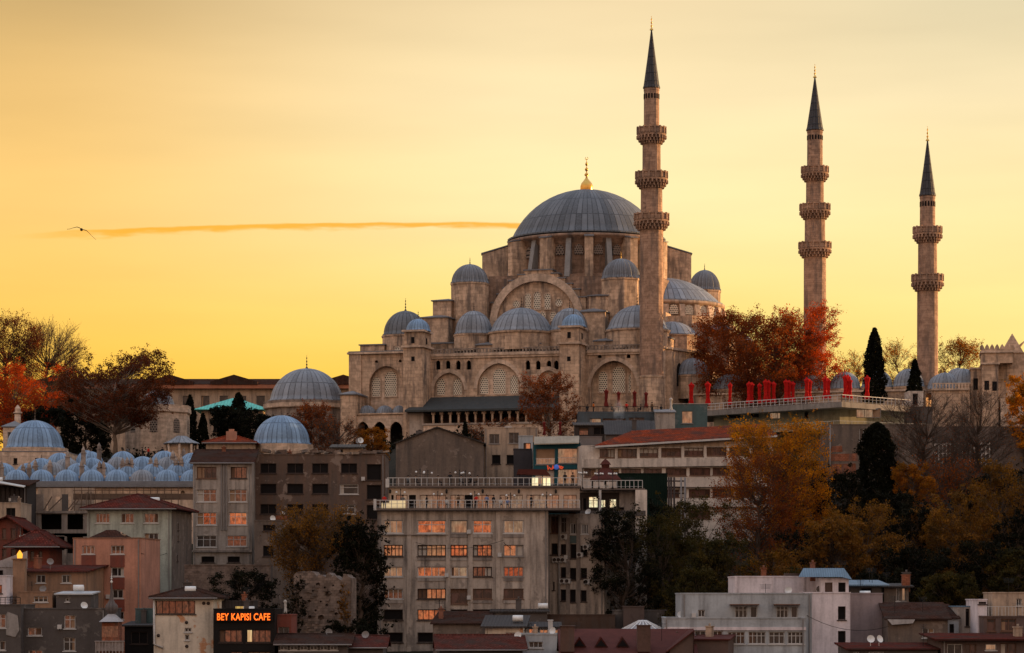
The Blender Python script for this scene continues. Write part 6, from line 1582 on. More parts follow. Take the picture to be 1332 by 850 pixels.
def blue_cafe():
    b = bldg('teal_cafe', 'teal framed glass-fronted cafe with two tall lit floors and a striped cream awning', 'cafe', 693.5, 754, 577, 405, 9, P_TEAL, [(697, 584, 722, 604.5, 'c', 0, 0), (725.5, 583.5, 751, 603, 'c', 0, 0), (696, 611.5, 721, 630, 'c', 0, 0), (725.5, 610.5, 751, 630, 'c', 0, 0)], roof=('flat',), rz=-3)
    f = b.f
    q = MB(); a, c = f.u(695), f.u(753.5); z0, z1 = f.z(578), f.z(567)
    q.add([(a, -1.2, z0), (c, -1.2, z0+.15), (c, .5, z1), (a, .5, z1-.1), (a, -1.2, z0-.15), (c, -1.2, z0), (c, .5, z1-.15), (a, .5, z1-.25)], [(0,1,2,3), (7,6,5,4), (0,4,5,1), (1,5,6,2), (3,7,4,0)]); q.build('awning', sheet('cream_striped_awning', (.36,.31,.24), .7, ribs=1.5), b.root)
    for (a, c, zf) in ((697, 722, 604.2), (725.5, 751, 602.8)):
        q = MB(); n = 14; u0, u1 = f.u(a), f.u(c); z = f.z(zf)
        for i in range(n): x = u0+(u1-u0)*(i+.5)/n; q.tube([(x, -.06, z), (x, -.06, z+.85)], .035, 4)
        q.tube([(u0, -.06, z+.85), (u1, -.06, z+.85)], .04, 4); q.build('railing', WHITE, b.root)
    s = Fr(722, 404.5, R(-3)); r = s.root('neon_sign'); tag(r, 'small red and blue neon sign fixed across the teal cafe front', 'sign')
    red = flat('red_neon', (.6,.08,.03), .5, emis=(1,.12,.04), es=.2, var=0); blu = flat('blue_neon', (.08,.16,.5), .5, emis=(.08,.2,.8), es=.15, var=0)
    zc = s.z(608.3)
    q = MB(); q.tube([(s.u(712.3), -.2, zc+.3), (s.u(713.2), -.2, zc-.4), (s.u(715), -.2, zc+.05), (s.u(716), -.2, zc-.25), (s.u(718), -.2, zc-.3), (s.u(719.6), -.2, zc+.3), (s.u(720), -.2, zc-.2)], .11, 5); q.build('red_script', red, r)
    q = MB(); q.T = Matrix.Translation((s.u(724), -.2, zc+.05)) @ Matrix.Rotation(pi/2, 4, 'X'); q.lathe([(0, .08), (.36, .08), (.4, 0)], 14); q.build('blue_disc', blu, r)
    q = MB(); q.tube([(s.u(727.3), -.2, zc+.25), (s.u(728.5), -.2, zc-.1), (s.u(731), -.2, zc-.2), (s.u(732.5), -.2, zc), (s.u(730), -.2, zc+.1), (s.u(728), -.2, zc-.05)], .13, 5); q.build('red_script', red, r)
    q = MB(); q.box(s.u(712), s.u(733), -.1, -.02, zc-.06, zc+.06); q.build('backing', P_TEAL, r)
blue_cafe()
solid('grey_shed_wall', 'corrugated grey wall between the teal cafe and the long white building', 'wall', 755, 783, 569, 409, 5, sheet('corrugated_grey', (.22,.20,.19), .7, ribs=2))
def tea_terraces():
    b = bldg('grey_tea_house', 'blue-grey tea house roof terrace with tan window panels below the near minaret', 'restaurant', 752, 856, 537, 440, 12, plaster('blue_grey_render', (.085,.105,.12), .4, .3), [(767, 544.5, 782, 551.5, 'c', 0, 0), (784, 544.5, 814, 551.5, 'b', 1, 0), (818, 543.5, 838, 551, 'b', 1, 0)], roof=('flat',), coping=flat('blue_grey_edge', (.10,.12,.14), .5))
    railing(b.root, (b.a, .1, b.zt+.1), (b.c, .1, b.zt+.1), .9, .8, IRON)
    bldg('grey_canopy_house', 'pale grey lean-to at the right end of the blue-grey tea house', 'house', 853, 878, 537, 436, 6, P_PALE, roof=('shed', 534, LEADR, .2))
    bldg('red_door_shed', 'small shed with a red door panel beside the teal cafe roof', 'shed', 748, 790, 554, 425, 7, flat('dark_shed', (.05,.04,.036), .9), [(753, 556.5, 765.5, 566.5, 'r', 0, 0), (772, 556, 790, 566, 'd', 1, 0)], roof=('shed', 551, R_DARK, .3))
    q = MB(); q.box(-.95, .95, 0, .1, -1, 1)
    bldg('sloped_hood', 'dark sloping concrete hood over the left end of the red tiled roof', 'shed', 788, 852, 566, 415, 6, plaster('dark_hood', (.11,.09,.08), .5, .3), roof=('shed', 549, R_DARK, .2))
    bldg('teal_end_house', 'faded teal corner house with a pale blind, left end of the red parasol terrace', 'house', 876, 920, 526, 448, 10, P_TEAL2, [(887, 535, 901, 551, 'c', 0, 0)], roof=('flat',), coping=P_PALE)
tea_terraces()
def parasol_terrace():
    Y0 = 446; f = Fr(1095, Y0, 0, z=40); r = f.root('terrace_restaurant'); tag(r, 'long terrace restaurant with an angled white railed roof deck and green-grey lower storey', 'restaurant')
    def P(px, Yw): return ((px-CX)/F*Yw-f.ox, Yw-Y0)
    A_, B_, C_ = P(914, 466), P(1095, 444), P(1184, 456)
    zs = 52.2-40
    poly = [A_, B_, C_, (C_[0]-1, C_[1]+14), (A_[0]+2, A_[1]+16)]
    q = MB(); q.plan(poly, zs-.9, zs); q.build('deck', plaster('deck_edge', (.27,.245,.225), .5, .3), r)
    q = MB()
    def off(p, d): return (p[0], p[1]+d)
    low = [off(P(930, 465), 3), off(P(1095, 447), 3), off(P(1200, 457), 3), (C_[0]+2, C_[1]+15), (A_[0]+4, A_[1]+16)]
    q.plan(low, -2, zs-.9); q.build('lower_storey', P_GRN, r)
    # second ledge with glass balustrade
    p2 = [P(920, 462), P(1092, 443), P(1210, 452), (C_[0]+5, C_[1]+6), (A_[0]+2, A_[1]+8)]
    z2 = zs-4.0
    q = MB(); q.plan(p2, z2-.5, z2); q.build('ledge', P_GRN, r)
    rail_w = flat('cream_rail', (.45,.42,.36), .5)
    railing(r, (*p2[0], z2), (*p2[1], z2), .8, 1.2, rail_w); railing(r, (*p2[1], z2), (*p2[2], z2), .8, 1.2, rail_w)
    railing(r, (*A_, zs), (*B_, zs), 1.1, .95, WHITE, fill=2, t=.07); railing(r, (*B_, zs), (*C_, zs), 1.1, .95, WHITE, fill=2, t=.07)
    g = Fr(1095, 449.5, 0, z=40)
    for (x0, x1, y0, y1, Yw, st, nv) in [(1112, 1144, 532, 544.5, 452, 'c', 2), (1045, 1075, 537, 545, 456, 'd', 2), (1000, 1020, 538, 546, 460, 'c', 1), (975, 986, 537, 544, 462, 'd', 1), (945, 962, 538, 545, 465, 'd', 1)]:
        h = Fr((x0+x1)/2, Yw-.0, 0, z=40); 
        w = pane_window(None, h, x0, y0, x1, y1, v=.0, style=st, nv=nv, sill=False); w.parent = r; w.location = (h.ox-f.ox, h.oy-Y0-1.7, 0)
    # wall below
    b = bldg('brick_under_house', 'grey rendered house with orange brick patches under the terrace restaurant', 'house', 1073, 1215, 553, 440, 9, P_GAB, [(1118, 557.5, 1128.5, 574, 'w', 1, 0)], roof=('flat',))
    for (x0, x1, y0, y1) in [(1078, 1116, 590, 600), (1080, 1114, 603, 618), (1080, 1096, 580, 588)]:
        q = MB(); q.slab([(b.f.u(x0), b.f.z(y1)), (b.f.u(x1), b.f.z(y1)), (b.f.u(x1-1), b.f.z(y0)), (b.f.u(x0+2), b.f.z(y0+1))], -.05, 0); q.build('brick_patch', P_BRK, b.root)
    q = MB(); u = b.f.u(1079.5); q.tube([(u, -.3, -2), (u, -.3, b.zt)], .12, 6); q.build('downpipe', GREYF, b.root)
    bldg('deck_kiosk', 'white kiosk with a dark doorway at the right end of the parasol terrace', 'kiosk', 1182, 1201, 510, 461, 5, P_WHT, [(1187, 512, 1194, 527, 'd', 0, 0)], roof=('flat',), zbase=534)
    solid('kiosk_base', 'dark stepped base under the white kiosk', 'wall', 1176, 1213, 530, 458, 6, P_DGR)
    REDC = flat('red_canvas', (.52,.014,.011), .9, var=.4)
    DR = flat('dark_red_canvas', (.16,.022,.018), .8, var=.3)
    xs = [(898.8, 497), (921, 496), (949.5, 497), (974, 496), (977.5, 497), (988, 498), (996, 493), (1000, 494), (1006.7, 496), (1022.5, 493), (1026.5, 494), (1031.5, 496), (1049.4, 490.5), (1053, 493), (1073, 489), (1077.8, 492), (1099.6, 487), (1102.8, 487), (1106, 492), (1127.8, 488)]
    words = ['first of the terrace row, above the teal corner house', 'second of the terrace row, alone', 'third of the terrace row, the slimmest', 'left one of the fourth cluster', 'right one of the fourth cluster, half hidden', 'single flared one between the fourth and fifth clusters',
             'tallest of the fifth cluster', 'middle of the fifth cluster, overlapping the tallest', 'detached at the right of the fifth cluster', 'left of the broad triple cluster', 'middle of the broad triple cluster', 'right and lowest of the broad triple cluster', 'taller of the pair under the bright red tree', 'shorter of the pair under the bright red tree',
             'taller of the pair right of the bright red tree', 'shorter of the pair right of the bright red tree', 'left of the trio at the deck corner', 'middle of the trio at the deck corner', 'right and lowest of the trio at the deck corner', 'last of the row, against the tall cypress']
    for i, ((x, yt), w) in enumerate(zip(xs, words)):
        Yw = lerp([(890, 472), (1095, 450), (1130, 454)], x)+3+(i % 3)*.8
        fy = HZ-(52.2-CZ)/Yw*F
        parasol(x, Yw, yt, fy, REDC, 'closed red parasol, '+w, 'closed red parasols on the long terrace', w=.92 if i not in (2,) else .72, seed=i)
    # deck under the first parasols
    for i, (x, yt) in enumerate([(788.5, 506), (804.5, 509), (825.5, 508), (840.5, 509.5)]):
        parasol(x, 443+i*.5, yt, 537, DR, 'closed dark red parasol on the tea house roof, '+['leftmost of four', 'second from left of four', 'third from left of four', 'rightmost of four'][i], 'closed dark red parasols on the tea house', w=1.0, seed=40+i)
    for i, x in enumerate((708, 728.5)): parasol(x, 432, 548, 572, DR, 'closed dark red parasol above the teal cafe awning, '+['left one', 'right one'][i], 'closed dark red parasols above the teal cafe', seed=50+i)
    parasol(872.8, 440, 517, 540, flat('white_canvas', (.5,.47,.43), .8), 'closed white parasol between the two terraces below the minaret', None, seed=61)
    parasol(371, 308, 780, 802, flat('white_canvas', 0), 'closed white parasol behind the cafe side block', None, seed=62)
parasol_terrace()
def long_white():
    b = bldg('long_white_building', 'long white office block with bands of brown windows and a red tiled roof', 'office block', 757, 1005, 580.5, 402, 14, P_WHT,
        [(x0, 584.5-(x0-780)*.018, x1, 595.5-(x0-780)*.018, 'b', 3, 0) for x0, x1 in [(780, 799.5), (803.5, 829), (831, 856), (860, 886), (889.5, 915), (918.5, 945), (948, 975), (979, 1000)]]
        +[(x0, 610.5-(x0-760)*.012, x1, 620.5-(x0-760)*.012, 'b', 3, 0) for x0, x1 in [(760, 775), (778, 805), (808, 834), (837, 861), (866, 893), (897, 924), (927, 950), (953, 978)]]
        +[(x0, 637-(x0-860)*.012, x1, 648-(x0-860)*.012, 'b', 3, 0) for x0, x1 in [(866, 893), (896, 924), (927, 954), (957, 980)]]
        +[(x0, 664, x1, 675, 'b', 3, 0) for x0, x1 in [(866, 893), (896, 924)]],
        rz=7, roof=('none',), rev=.45)
    f = b.f
    for (y0, y1, sl) in ((598, 609, .014), (623, 635.5, .010), (650, 662, .01)):
        q = MB(); a, c = b.a-.1, b.c+.1; q.slab([(a, f.z(y1, a)), (c, f.z(y1-(1005-757)*sl, c)), (c, f.z(y0-(1005-757)*sl, c)), (a, f.z(y0, a))], -.55, -.003); q.build('balcony_band', P_WHT, b.root)
    q = MB(); a, c = f.u(778), b.c+.5; zl, zr = f.z(580, a), f.z(566, c); pk = f.z(553, 0, 8)
    q.add([(a-.6, -.9, zl-.2), (c, -.9, zr-.2), (c, 8, pk+.3), (f.u(822, 8), 8, pk-.9), (a-.6, -.9, zl+.02), (c, -.9, zr+.02), (c, 15, zr), (a, 15, zl)], [(4,5,2,3), (0,1,5,4), (5,6,2), (2,6,7,3), (3,7,4)]); q.build('roof', R_RED, b.root)
    q = MB(); q.slab([(a-.6, zl-.35), (c, zr-.35), (c, zr-.08), (a-.6, zl-.08)], -1.0, -.88); q.build('gutter', WHITE, b.root)
    q = MB(); q.slab([(b.a, b.zt-.1), (b.c, b.zt-.1), (b.c, zr-.25), (a, zl-.22)], .0, .3); q.build('top_band', P_CRM, b.root)
    for x in (801.5, 830, 858, 888, 917, 946.5):
        q = MB(); u = f.u(x); q.box(u-.2, u+.2, -.2, .02, f.z(597, u), f.z(583-(x-780)*.02, u)); q.build('pilaster', P_WHT, b.root)
    bldg('green_box', 'dark green metal enclosure with pipework in front of the long white building', 'enclosure', 804.5, 868, 617, 382, 8, sheet('dark_green_metal', (.006,.016,.011), .9, ribs=1.0), roof=('flat',))
    g = Fr(880, 380, 0, z=20); r = g.root('pipe_rack'); tag(r, 'rack of dark pipes and posts right of the dark green enclosure', 'pipe rack')
    for x in (870, 873, 877, 886, 891):
        q = MB(); q.tube([(g.u(x), 0, 0), (g.u(x), 0, g.z(621))], .14, 6); q.build('post', DARKF if x < 885 else GREYF, r)
    for y in (626, 634, 642):
        q = MB(); q.tube([(g.u(868), 0, g.z(y)), (g.u(892), 0, g.z(y))], .1, 6); q.build('pipe', DARKF, r)
long_white()
def fence_ruin():
    f = Fr(1252, 430, 0, z=36); r = f.root('lattice_fence'); tag(r, 'pale broken lattice fence frame behind the bare trees under the courtyard wall', 'fence')
    for i in range(15):
        x = 1216+i*5.1
        q = MB(); q.tube([(f.u(x), 0, f.z(606)), (f.u(x), 0, f.z(576))], .11, 4); q.build('post', P_WHT, r)
    for y in (578, 590, 602):
        q = MB(); q.tube([(f.u(1214), 0, f.z(y)), (f.u(1290), 0, f.z(y))], .09, 4); q.build('rail', P_WHT, r)
    solid('courtyard_retaining_wall', 'plain grey retaining wall under the courtyard at the right', 'wall', 1200, 1350, 556, 446, 4, plaster('retaining_wall', (.16,.12,.10), .6, .4))
fence_ruin()
# ---------------- the big grey apartment block with its two terraces ----------------
def grey_block():
    cols = {1: (499, 524), 2: (543, 580), 3: (586, 608), 4: (615, 640), 5: (655, 681)}
    rows = {1: (677, 694), 2: (709, 724), 3: (737.5, 750.5), 4: (766, 779.5), 5: (793, 807), 6: (823, 836)}
    st = {(1,1): ('cw', 2), (2,1): ('ow', 1), (3,1): ('c', 0), (4,1): ('ow', 1), (5,1): ('cw', 1), (1,2): ('o', 4), (2,2): ('o', 5), (3,2): ('o', 3), (4,2): ('o', 3), (5,2): ('ol', 2),
          (1,3): ('cw', 2), (2,3): ('ow', 3), (3,3): ('cw', 1), (4,3): ('r', 3), (5,3): ('ol', 3), (1,4): ('rw', 3), (2,4): ('o', 5), (3,4): ('b', 1), (4,4): ('b', 1), (5,4): ('b', 1),
          (1,5): ('d', 0), (2,5): ('o', 4), (3,5): ('d', 0), (4,5): ('d', 0), (5,5): ('d', 0), (1,6): ('d', 0), (2,6): ('d', 0)}
    ws = []
    for (c, r), (s, nv) in st.items():
        x0, x1 = cols[c]; y0, y1 = rows[r]
        if (c, r) == (3, 4): y1 = 786
        ws.append((x0, y0, x1, y1, s, nv, 1 if s in ('o', 'ow') and r in (1, 2) else 0))
    b = bldg('apartment_block', 'big stained grey apartment block with rows of windows glowing sunset orange and two railed terraces on top', 'apartment block', 492.5, 713, 664, 345, 13, P_BLOCK, ws, roof=('none',), bar=.12, rz=-1)
    f = b.f; r = b.root
    # pilasters between window bays, ledges
    for x in (532, 583, 612, 648, 694):
        q = MB(); u = f.u(x); q.box(u-.28, u+.28, -.14, .02, -2, b.zt-.3); q.build('pilaster', P_BLOCK, r)
    q = MB(); q.box(b.a-.1, f.u(583), -.2, 0, f.z(696.5), f.z(695.5)); q.box(b.a-.15, b.a+.3, -.15, 0, f.z(838), b.zt); q.build('ledge', P_CONC, r)
    for (c, rr) in ((3,1),(4,1),(5,1),(2,2),(3,2),(4,2),(2,3),(5,3),(4,4),(5,4),(1,4)):
        x0, x1 = cols[c]; y1 = rows[rr][1]; q = MB(); q.box(f.u(x0), f.u(x1), -.07, 0, f.z(y1+5.5), f.z(y1+1.3)); q.build('spandrel', P_PALE if (c+rr) % 2 else P_CONC, r)
    # first terrace deck, set back upper storey
    z1 = b.zt; zd = z1
    q = MB(); q.box(b.a-.6, f.u(755), -.7, 13, zd-.02, zd+.25); q.build('deck', flat('deck_slab', (.14,.11,.095), .8), r)
    q = MB(); q.box(b.a-.45, f.u(713.2), .02, 13, zd-.5, zd-.03)
    v2 = 3.2; ua, uc = f.u(505, v2), f.u(754, v2); zt2 = f.z(634.5, ua, v2)
    op = [(509, 512, 'd', 0), (515, 530, 'c', 1), (532, 541, 'd', 0), (546, 580, 'c', 3), (586, 604, 'c', 2), (604.5, 615, 'd', 0), (619, 643, 'c', 2), (650, 680, 'c', 3), (685, 727, 'c', 4), (733, 750, 'c', 2)]
    rects = []
    for x0, x1, s, nv in op: rects.append((f.u(x0, v2), zd+.25, f.u(x1, v2), f.z(644, 0, v2)))
    q = MB(); q.rwall(ua, uc, zd+.24, zt2, rects, v2, .25); q.box(ua, uc, v2+.3, v2+.35, zd, zt2-.1, 1)
    q.T = Matrix.Translation((uc, 0, 0)) @ Matrix.Rotation(pi/2, 4, 'Z'); q.rwall(v2, 12, zd, zt2, [], 0, .2); q.T = None
    q.box(ua, ua+.2, v2, 12, zd, zt2); q.box(ua, uc, 11.8, 12, zd, zt2)
    q.build('terrace_storey', [plaster('cream_terrace_paint', (.50,.385,.30), .3, .15), DARK], r)
    for (x0, x1, s, nv), rc in zip(op, rects):
        if s != 'd': pane_window(r, f, 0, 0, 0, 0, v=v2+.18, style='bt', nv=nv, uv=rc, bar=.08, sill=False, name='glazing')
    q = MB(); q.box(ua-.2, uc+.2, v2-.5, 12.2, zt2, zt2+.22); q.build('upper_deck', flat('deck_slab', 0), r)
    railing(r, (b.a-.5, -.6, zd+.25), (f.u(754), -.6, zd+.25), 1.0, .72, WHITE, fill=2, t=.06)
    railing(r, (ua-.1, v2-.4, zt2+.22), (uc+.1, v2-.4, zt2+.22), 1.0, .72, WHITE, fill=1, t=.06)
    q = MB(); q.box(b.a-.6, b.a-.25, -.7, -.35, zd, zd+1.4); q.build('corner_post', WHITE, r)
    q = MB(); q.box(ua-.3, ua+.15, v2-.6, v2-.1, zt2, zt2+1.1); q.build('corner_post', WHITE, r)
    # wall lanterns
    for x in (507.5, 581, 628, 675, 723):
        u = f.u(x, v2); z = f.z(638, u, v2)
        q = MB(); q.tube([(u, v2, z), (u, v2-.35, z+.1), (u, v2-.35, z-.1)], .03, 4); q.lathe([(.02, .3), (.16, .12), (.13, -.2), (.05, -.28)], 8, c=(u, v2-.35, z-.15)); q.build('wall_lantern', IRON, r)
    # side wing, receding
    g = Fr(745, 352, R(-20)); 
    ss = [(716.5, 672, 727, 694, 'b', 1, 1), (729, 673, 738, 693, 'g', 1, 1), (741.5, 681, 751.5, 695, 'w', 2, 0), (756, 682, 765, 695, 'w', 2, 0),
          (717, 707, 725.5, 722, 'd', 0, 0), (729, 708, 737.5, 722, 'd', 1, 0), (741.5, 708, 750, 727, 'd', 0, 0), (755, 710, 764, 724, 'd', 0, 0),
          (719, 757, 721.5, 768, 'd', 0, 0), (729, 738, 737, 752, 'd', 0, 0), (741, 739, 749.5, 755, 'd', 0, 0), (755, 739, 763.5, 753, 'd', 0, 0),
          (729, 767, 736.5, 782, 'd', 0, 0), (741, 767, 749, 784, 'd', 0, 0), (755, 768, 763, 783, 'd', 0, 0)]
    w = bldg('side_wing', 'narrow stained side wing of the grey apartment block with air conditioners between its windows', 'building', 711, 786, 670, 351, 12, P_BLOCK, ss, rz=-18, roof=('flat',), bar=.1)
    f2 = w.f
    q = MB(); q.slab([(f2.u(741), f2.z(707)), (f2.u(754), f2.z(707)), (f2.u(754), f2.z(697)), (f2.u(741), f2.z(697))], -.05, 0); q.build('faded_panel', P_TEAL2, w.root)
    q = MB(); q.slab([(f2.u(753.5), f2.z(697)), (f2.u(768), f2.z(699)), (f2.u(768), f2.z(676)), (f2.u(753.5), f2.z(677))], -.04, -.0); 
    for x in (714.5, 727.8):
        q = MB(); u = f2.u(x); q.tube([(u, -.2, 0), (u, -.2, w.zt)], .13, 6); q.build('downpipe', GREYF, w.root)
    for x in (739, 752.5): 
        q = MB(); u = f2.u(x); q.box(u-.25, u+.25, -.12, .0, -2, w.zt-.4); q.build('pilaster', P_CONC, w.root)
    acs = [(734, 698.5, 'topmost on the side wing, under the second tall window'), (723, 728.5, 'left of the three in a row on the side wing'), (728.3, 728.5, 'middle of the three in a row on the side wing'), (733.5, 728.5, 'right of the three in a row on the side wing'), (755, 722, 'alone on the side wing beside a pilaster'), (763, 712, 'under the white framed window of the side wing'),
           (732.5, 756, 'left one of the lower pair on the side wing'), (739, 756, 'right one of the lower pair on the side wing'), (764, 757, 'lowest and farthest right on the side wing')]
    for x, y, l in acs: ac_unit(f2, x, y, -.02, 'air conditioner, '+l)
    # right-hand cafe under the upper deck
    h = bldg('terrace_cafe', 'dark cafe room with lit arched windows under a railed deck right of the grey block', 'cafe', 753, 836, 637.5, 362, 12, P_CONC, [(765.5, 646, 778, 661, 'l', 1, 1), (781, 650, 788, 661, 'l', 1, 0), (792.5, 649, 802, 661, 'l', 1, 1), (758, 648, 763.5, 664, 'd', 0, 0), (804, 660, 812, 664, 'd', 0, 0)], roof=('flat',), rz=-4)
    hf = h.f; railing(h.root, (h.a, -1.2, h.zt+.15), (h.c, -1.2, h.zt+.15), 1.05, .55, WHITE, fill=1, t=.06)
    q = MB(); q.box(h.a, h.c+.3, -1.3, 1, h.zt-.05, h.zt+.16); q.build('deck', flat('deck_slab', 0), h.root)
    q = MB(); q.box(hf.u(753), hf.u(805.5), -.06, 0, hf.z(668), hf.z(641)); 
    mbd = MB(); rr = [(hf.u(x0), hf.z(y1), hf.u(x1), hf.z(y0)) for x0, x1, y0, y1 in ((765.2, 778.3, 645.7, 661.3), (780.7, 788.3, 649.7, 661.3), (792.2, 802.3, 648.7, 661.3), (757.7, 763.8, 647.7, 664.3))]
    mbd.rwall(hf.u(753), hf.u(805.5), hf.z(668), hf.z(641), rr, -.08, .08); mbd.build('dark_facing', flat('dark_brown_facing', (.03,.022,.018), .7), h.root)
    for x in (781, 830.5, 838):
        q = MB(); u = hf.u(x); t = .16 if x < 800 else .38; q.box(u-t, u+t, -1.3, -1.3+2*t, -3 if x > 800 else -4, h.zt-.05); q.build('column', WHITE if x < 800 else P_WHT, h.root)
    q = MB(); q.box(hf.u(753), hf.u(840), -1.4, 0, hf.z(672), hf.z(665)); q.build('lower_slab', P_DGR, h.root)
    bldg('shaded_lower_house', 'unlit lower storeys in deep shade under the terrace cafe', 'house', 768, 842, 678, 366, 10, flat('deep_shade_wall', (.018,.015,.013), .9), [(778, 683, 790, 700, 'd', 0, 0), (800, 684, 815, 700, 'd', 0, 0)], roof=('flat',))  # near-black wall colour carries the deep shade
    return b, f, zd, zt2, v2
ST['bt'] = (glowglass('tan_room_glass', (1.0,.42,.22), .22, .55, .9), BROWNF)
gb, gf, gzd, gzt2, gv2 = grey_block()
def floorpt(px, v, z): 
    u = gf.u(px, v); return Vector((gf.ox+u*gf.c-v*gf.s, gf.oy+u*gf.s+v*gf.c, gf.oz+z))
def on_terrace(px, v, z, ytop, label, arms=2):
    p = floorpt(px, v, z); pyf = HZ-(p.z-CZ)/p.y*F
    o = lamp(px, p.y, ytop, pyf, label, arms); return o
for px, yt, l in ((546.5, 612, 'with two globes, leftmost on the upper terrace'), (556.5, 613.5, 'with two globes, second on the upper terrace'), (597.5, 613, 'with two globes, third on the upper terrace'), (605.5, 614, 'with two globes, beside the third on the upper terrace')):
    on_terrace(px, gv2+1.5, gzt2+.22, yt, 'black lamp post '+l)
for px, yt, l in ((521, 638, 'at the left end of the lower terrace'), (569.5, 641, 'near the middle bay of the lower terrace'), (617.5, 641, 'by the dark doorways of the lower terrace'), (664, 643, 'before the long glazing of the lower terrace'), (711, 642, 'near the right end of the lower terrace')):
    on_terrace(px, 1.0, gzd+.25, yt, 'black lamp post '+l, 2)
for px, Yw, yt, l in ((503, 352, 617, 'at the upper left terrace corner'),): pass
def ppl():
    cl = {'red': (.5,.03,.02), 'black': (.02,.02,.022), 'white': (.5,.48,.45), 'blue': (.16,.2,.34), 'grey': (.12,.12,.12), 'brown': (.12,.07,.04), 'orange': (.55,.14,.02)}
    def P_(px, v, z, rz, pose, c, c2, label, grp='people on the terraces of the grey block'):
        person(floorpt(px, v, z), rz, pose, cl[c], cl[c2], label, grp)
    P_(500, .3, gzd+.25, .3, 'stand', 'red', 'black', 'person in a red jacket standing at the left corner of the lower terrace')
    P_(524, 2.2, gzd+.25, -.4, 'stand', 'grey', 'black', 'person in grey standing behind the lit counter on the lower terrace')
    P_(555, 2.0, gzd+.25, 1.2, 'stand', 'black', 'black', 'person in black before the third glazed bay of the lower terrace')
    P_(581, -.1, gzd+.25, .5, 'sit', 'white', 'grey', 'person in white seated at the lower terrace rail near the middle')
    P_(596, .9, gzd+.25, 2.5, 'reach', 'brown', 'black', 'person in brown reaching out near the fourth glazed bay')
    P_(619.5, .2, gzd+.25, .2, 'stand', 'red', 'black', 'person in a red top at the lower terrace rail beside the black doorway')
    P_(633, .6, gzd+.25, -.3, 'stand', 'blue', 'black', 'person in pale blue standing at the lower terrace rail')
    P_(642, 1.6, gzd+.25, .8, 'stand', 'black', 'black', 'person in black behind the one in pale blue')
    P_(651.5, -.1, gzd+.25, .1, 'sit', 'white', 'grey', 'person in white seated at the right of the one in pale blue')
    P_(660, -.1, gzd+.25, .1, 'sit', 'blue', 'grey', 'person in pale blue seated beside the long glazing of the lower terrace')
    P_(691, 1.8, gzd+.25, 1.0, 'stand', 'black', 'black', 'person in black before the lit glazing at the right of the lower terrace')
    P_(585.5, gv2+.5, gzt2+.22, .2, 'stand', 'black', 'black', 'person in black standing alone at the upper terrace rail')
    for i, (px, c, l) in enumerate(((531, 'grey', 'leftmost seated figure at the upper terrace rail'), (541, 'black', 'second seated figure at the upper terrace rail'), (570, 'brown', 'seated figure left of the lone standing person on the upper terrace'), (600, 'grey', 'seated figure between the right pair of upper terrace lamps'), (612, 'black', 'seated figure right of the upper terrace lamps'), (621, 'brown', 'farthest right seated figure on the upper terrace'))):
        P_(px, gv2+.4, gzt2+.22, i*.9, 'sit', c, 'black', l+', in '+c)
    P_(735, gv2+1, gzt2+.22, .5, 'stand', 'black', 'black', 'person in black on the upper terrace before the neon sign')
    P_(745, gv2+1.4, gzt2+.22, .5, 'stand', 'brown', 'black', 'person in brown on the upper terrace near its right end')
    # people at the tea house and on the domed school walk
    for i, (px, c, l) in enumerate(((764, 'black', 'left end of the tea house roof'), (772, 'orange', 'tea house roof between the domed kiosk and the first parasol'), (796, 'grey', 'tea house roof between the first two parasols'), (815, 'red', 'tea house roof between the second and third parasols'), (833, 'black', 'tea house roof between the third and fourth parasols'), (848, 'brown', 'tea house roof right of the last dark parasol'), (860, 'black', 'tea house roof at its far right end'))):
        person(W(px, 537.5, 441.5), i*1.1, 'stand' if i % 2 else 'sit', cl[c], cl['black'], 'person in '+c+' on the '+l, 'people on the tea house roof')
    for i, (px, c, l) in enumerate(((166, 'grey', 'left of the stone tomb'), (185, 'black', 'below the left face of the stone tomb'), (193, 'red', 'below the centre of the stone tomb'), (211, 'black', 'just left of the conical roofed kiosk'))):
        person(W(px, 595, 474), i*1.3, 'stand', cl[c], cl['black'], 'person in '+c+' on the walk '+l, 'people on the walk behind the domes')
ppl()
q = MB(); p = floorpt(517, .8, gzd+.25); q.box(-1.0, 1.0, -.3, .3, 0, 1.0); q.box(-2.0, -1.0, -.3, .3, 0, .7)
o = q.build('serving_counter', flat('lit_counter', (.6,.5,.3), .5, emis=(1,.75,.4), es=.32), None, 'glowing pale serving counter at the left of the lower terrace', p); o['category'] = 'counter'
for px, wd, l in ((698, 30, 'left'),):
    f = Fr(694, 352, 0, z=gf.oz+gzt2+.22); r = f.root('awning_stand'); tag(r, 'long maroon awning with lit counters below it on the upper terrace', 'awning')
    q = MB(); a, c = f.u(672), f.u(716); zt = f.z(617.5); q.slab([(a, zt), (c, zt-.1), (f.u(709), zt+.65), (a+.2, zt+.65)], -.6, 2); q.build('canopy', R_MAR, r)
    q = MB(); q.box(f.u(692), f.u(700), 0, .6, 0, zt-.35); q.box(f.u(705), f.u(716), 0, .6, 0, zt-.35); q.build('counter', glowglass('lit_counter_glass', (1,.75,.4), 1.0, .3), r)
    for u in (a+.4, c-1): q = MB(); q.tube([(u, 0, 0), (u, 0, zt)], .06, 5); q.build('post', IRON, r)
f = Fr(787.5, 366, 0, z=gf.oz+gzt2); r = f.root('garden_pavilion'); tag(r, 'maroon pavilion roof with a small lantern top on the deck right of the grey block', 'pavilion')
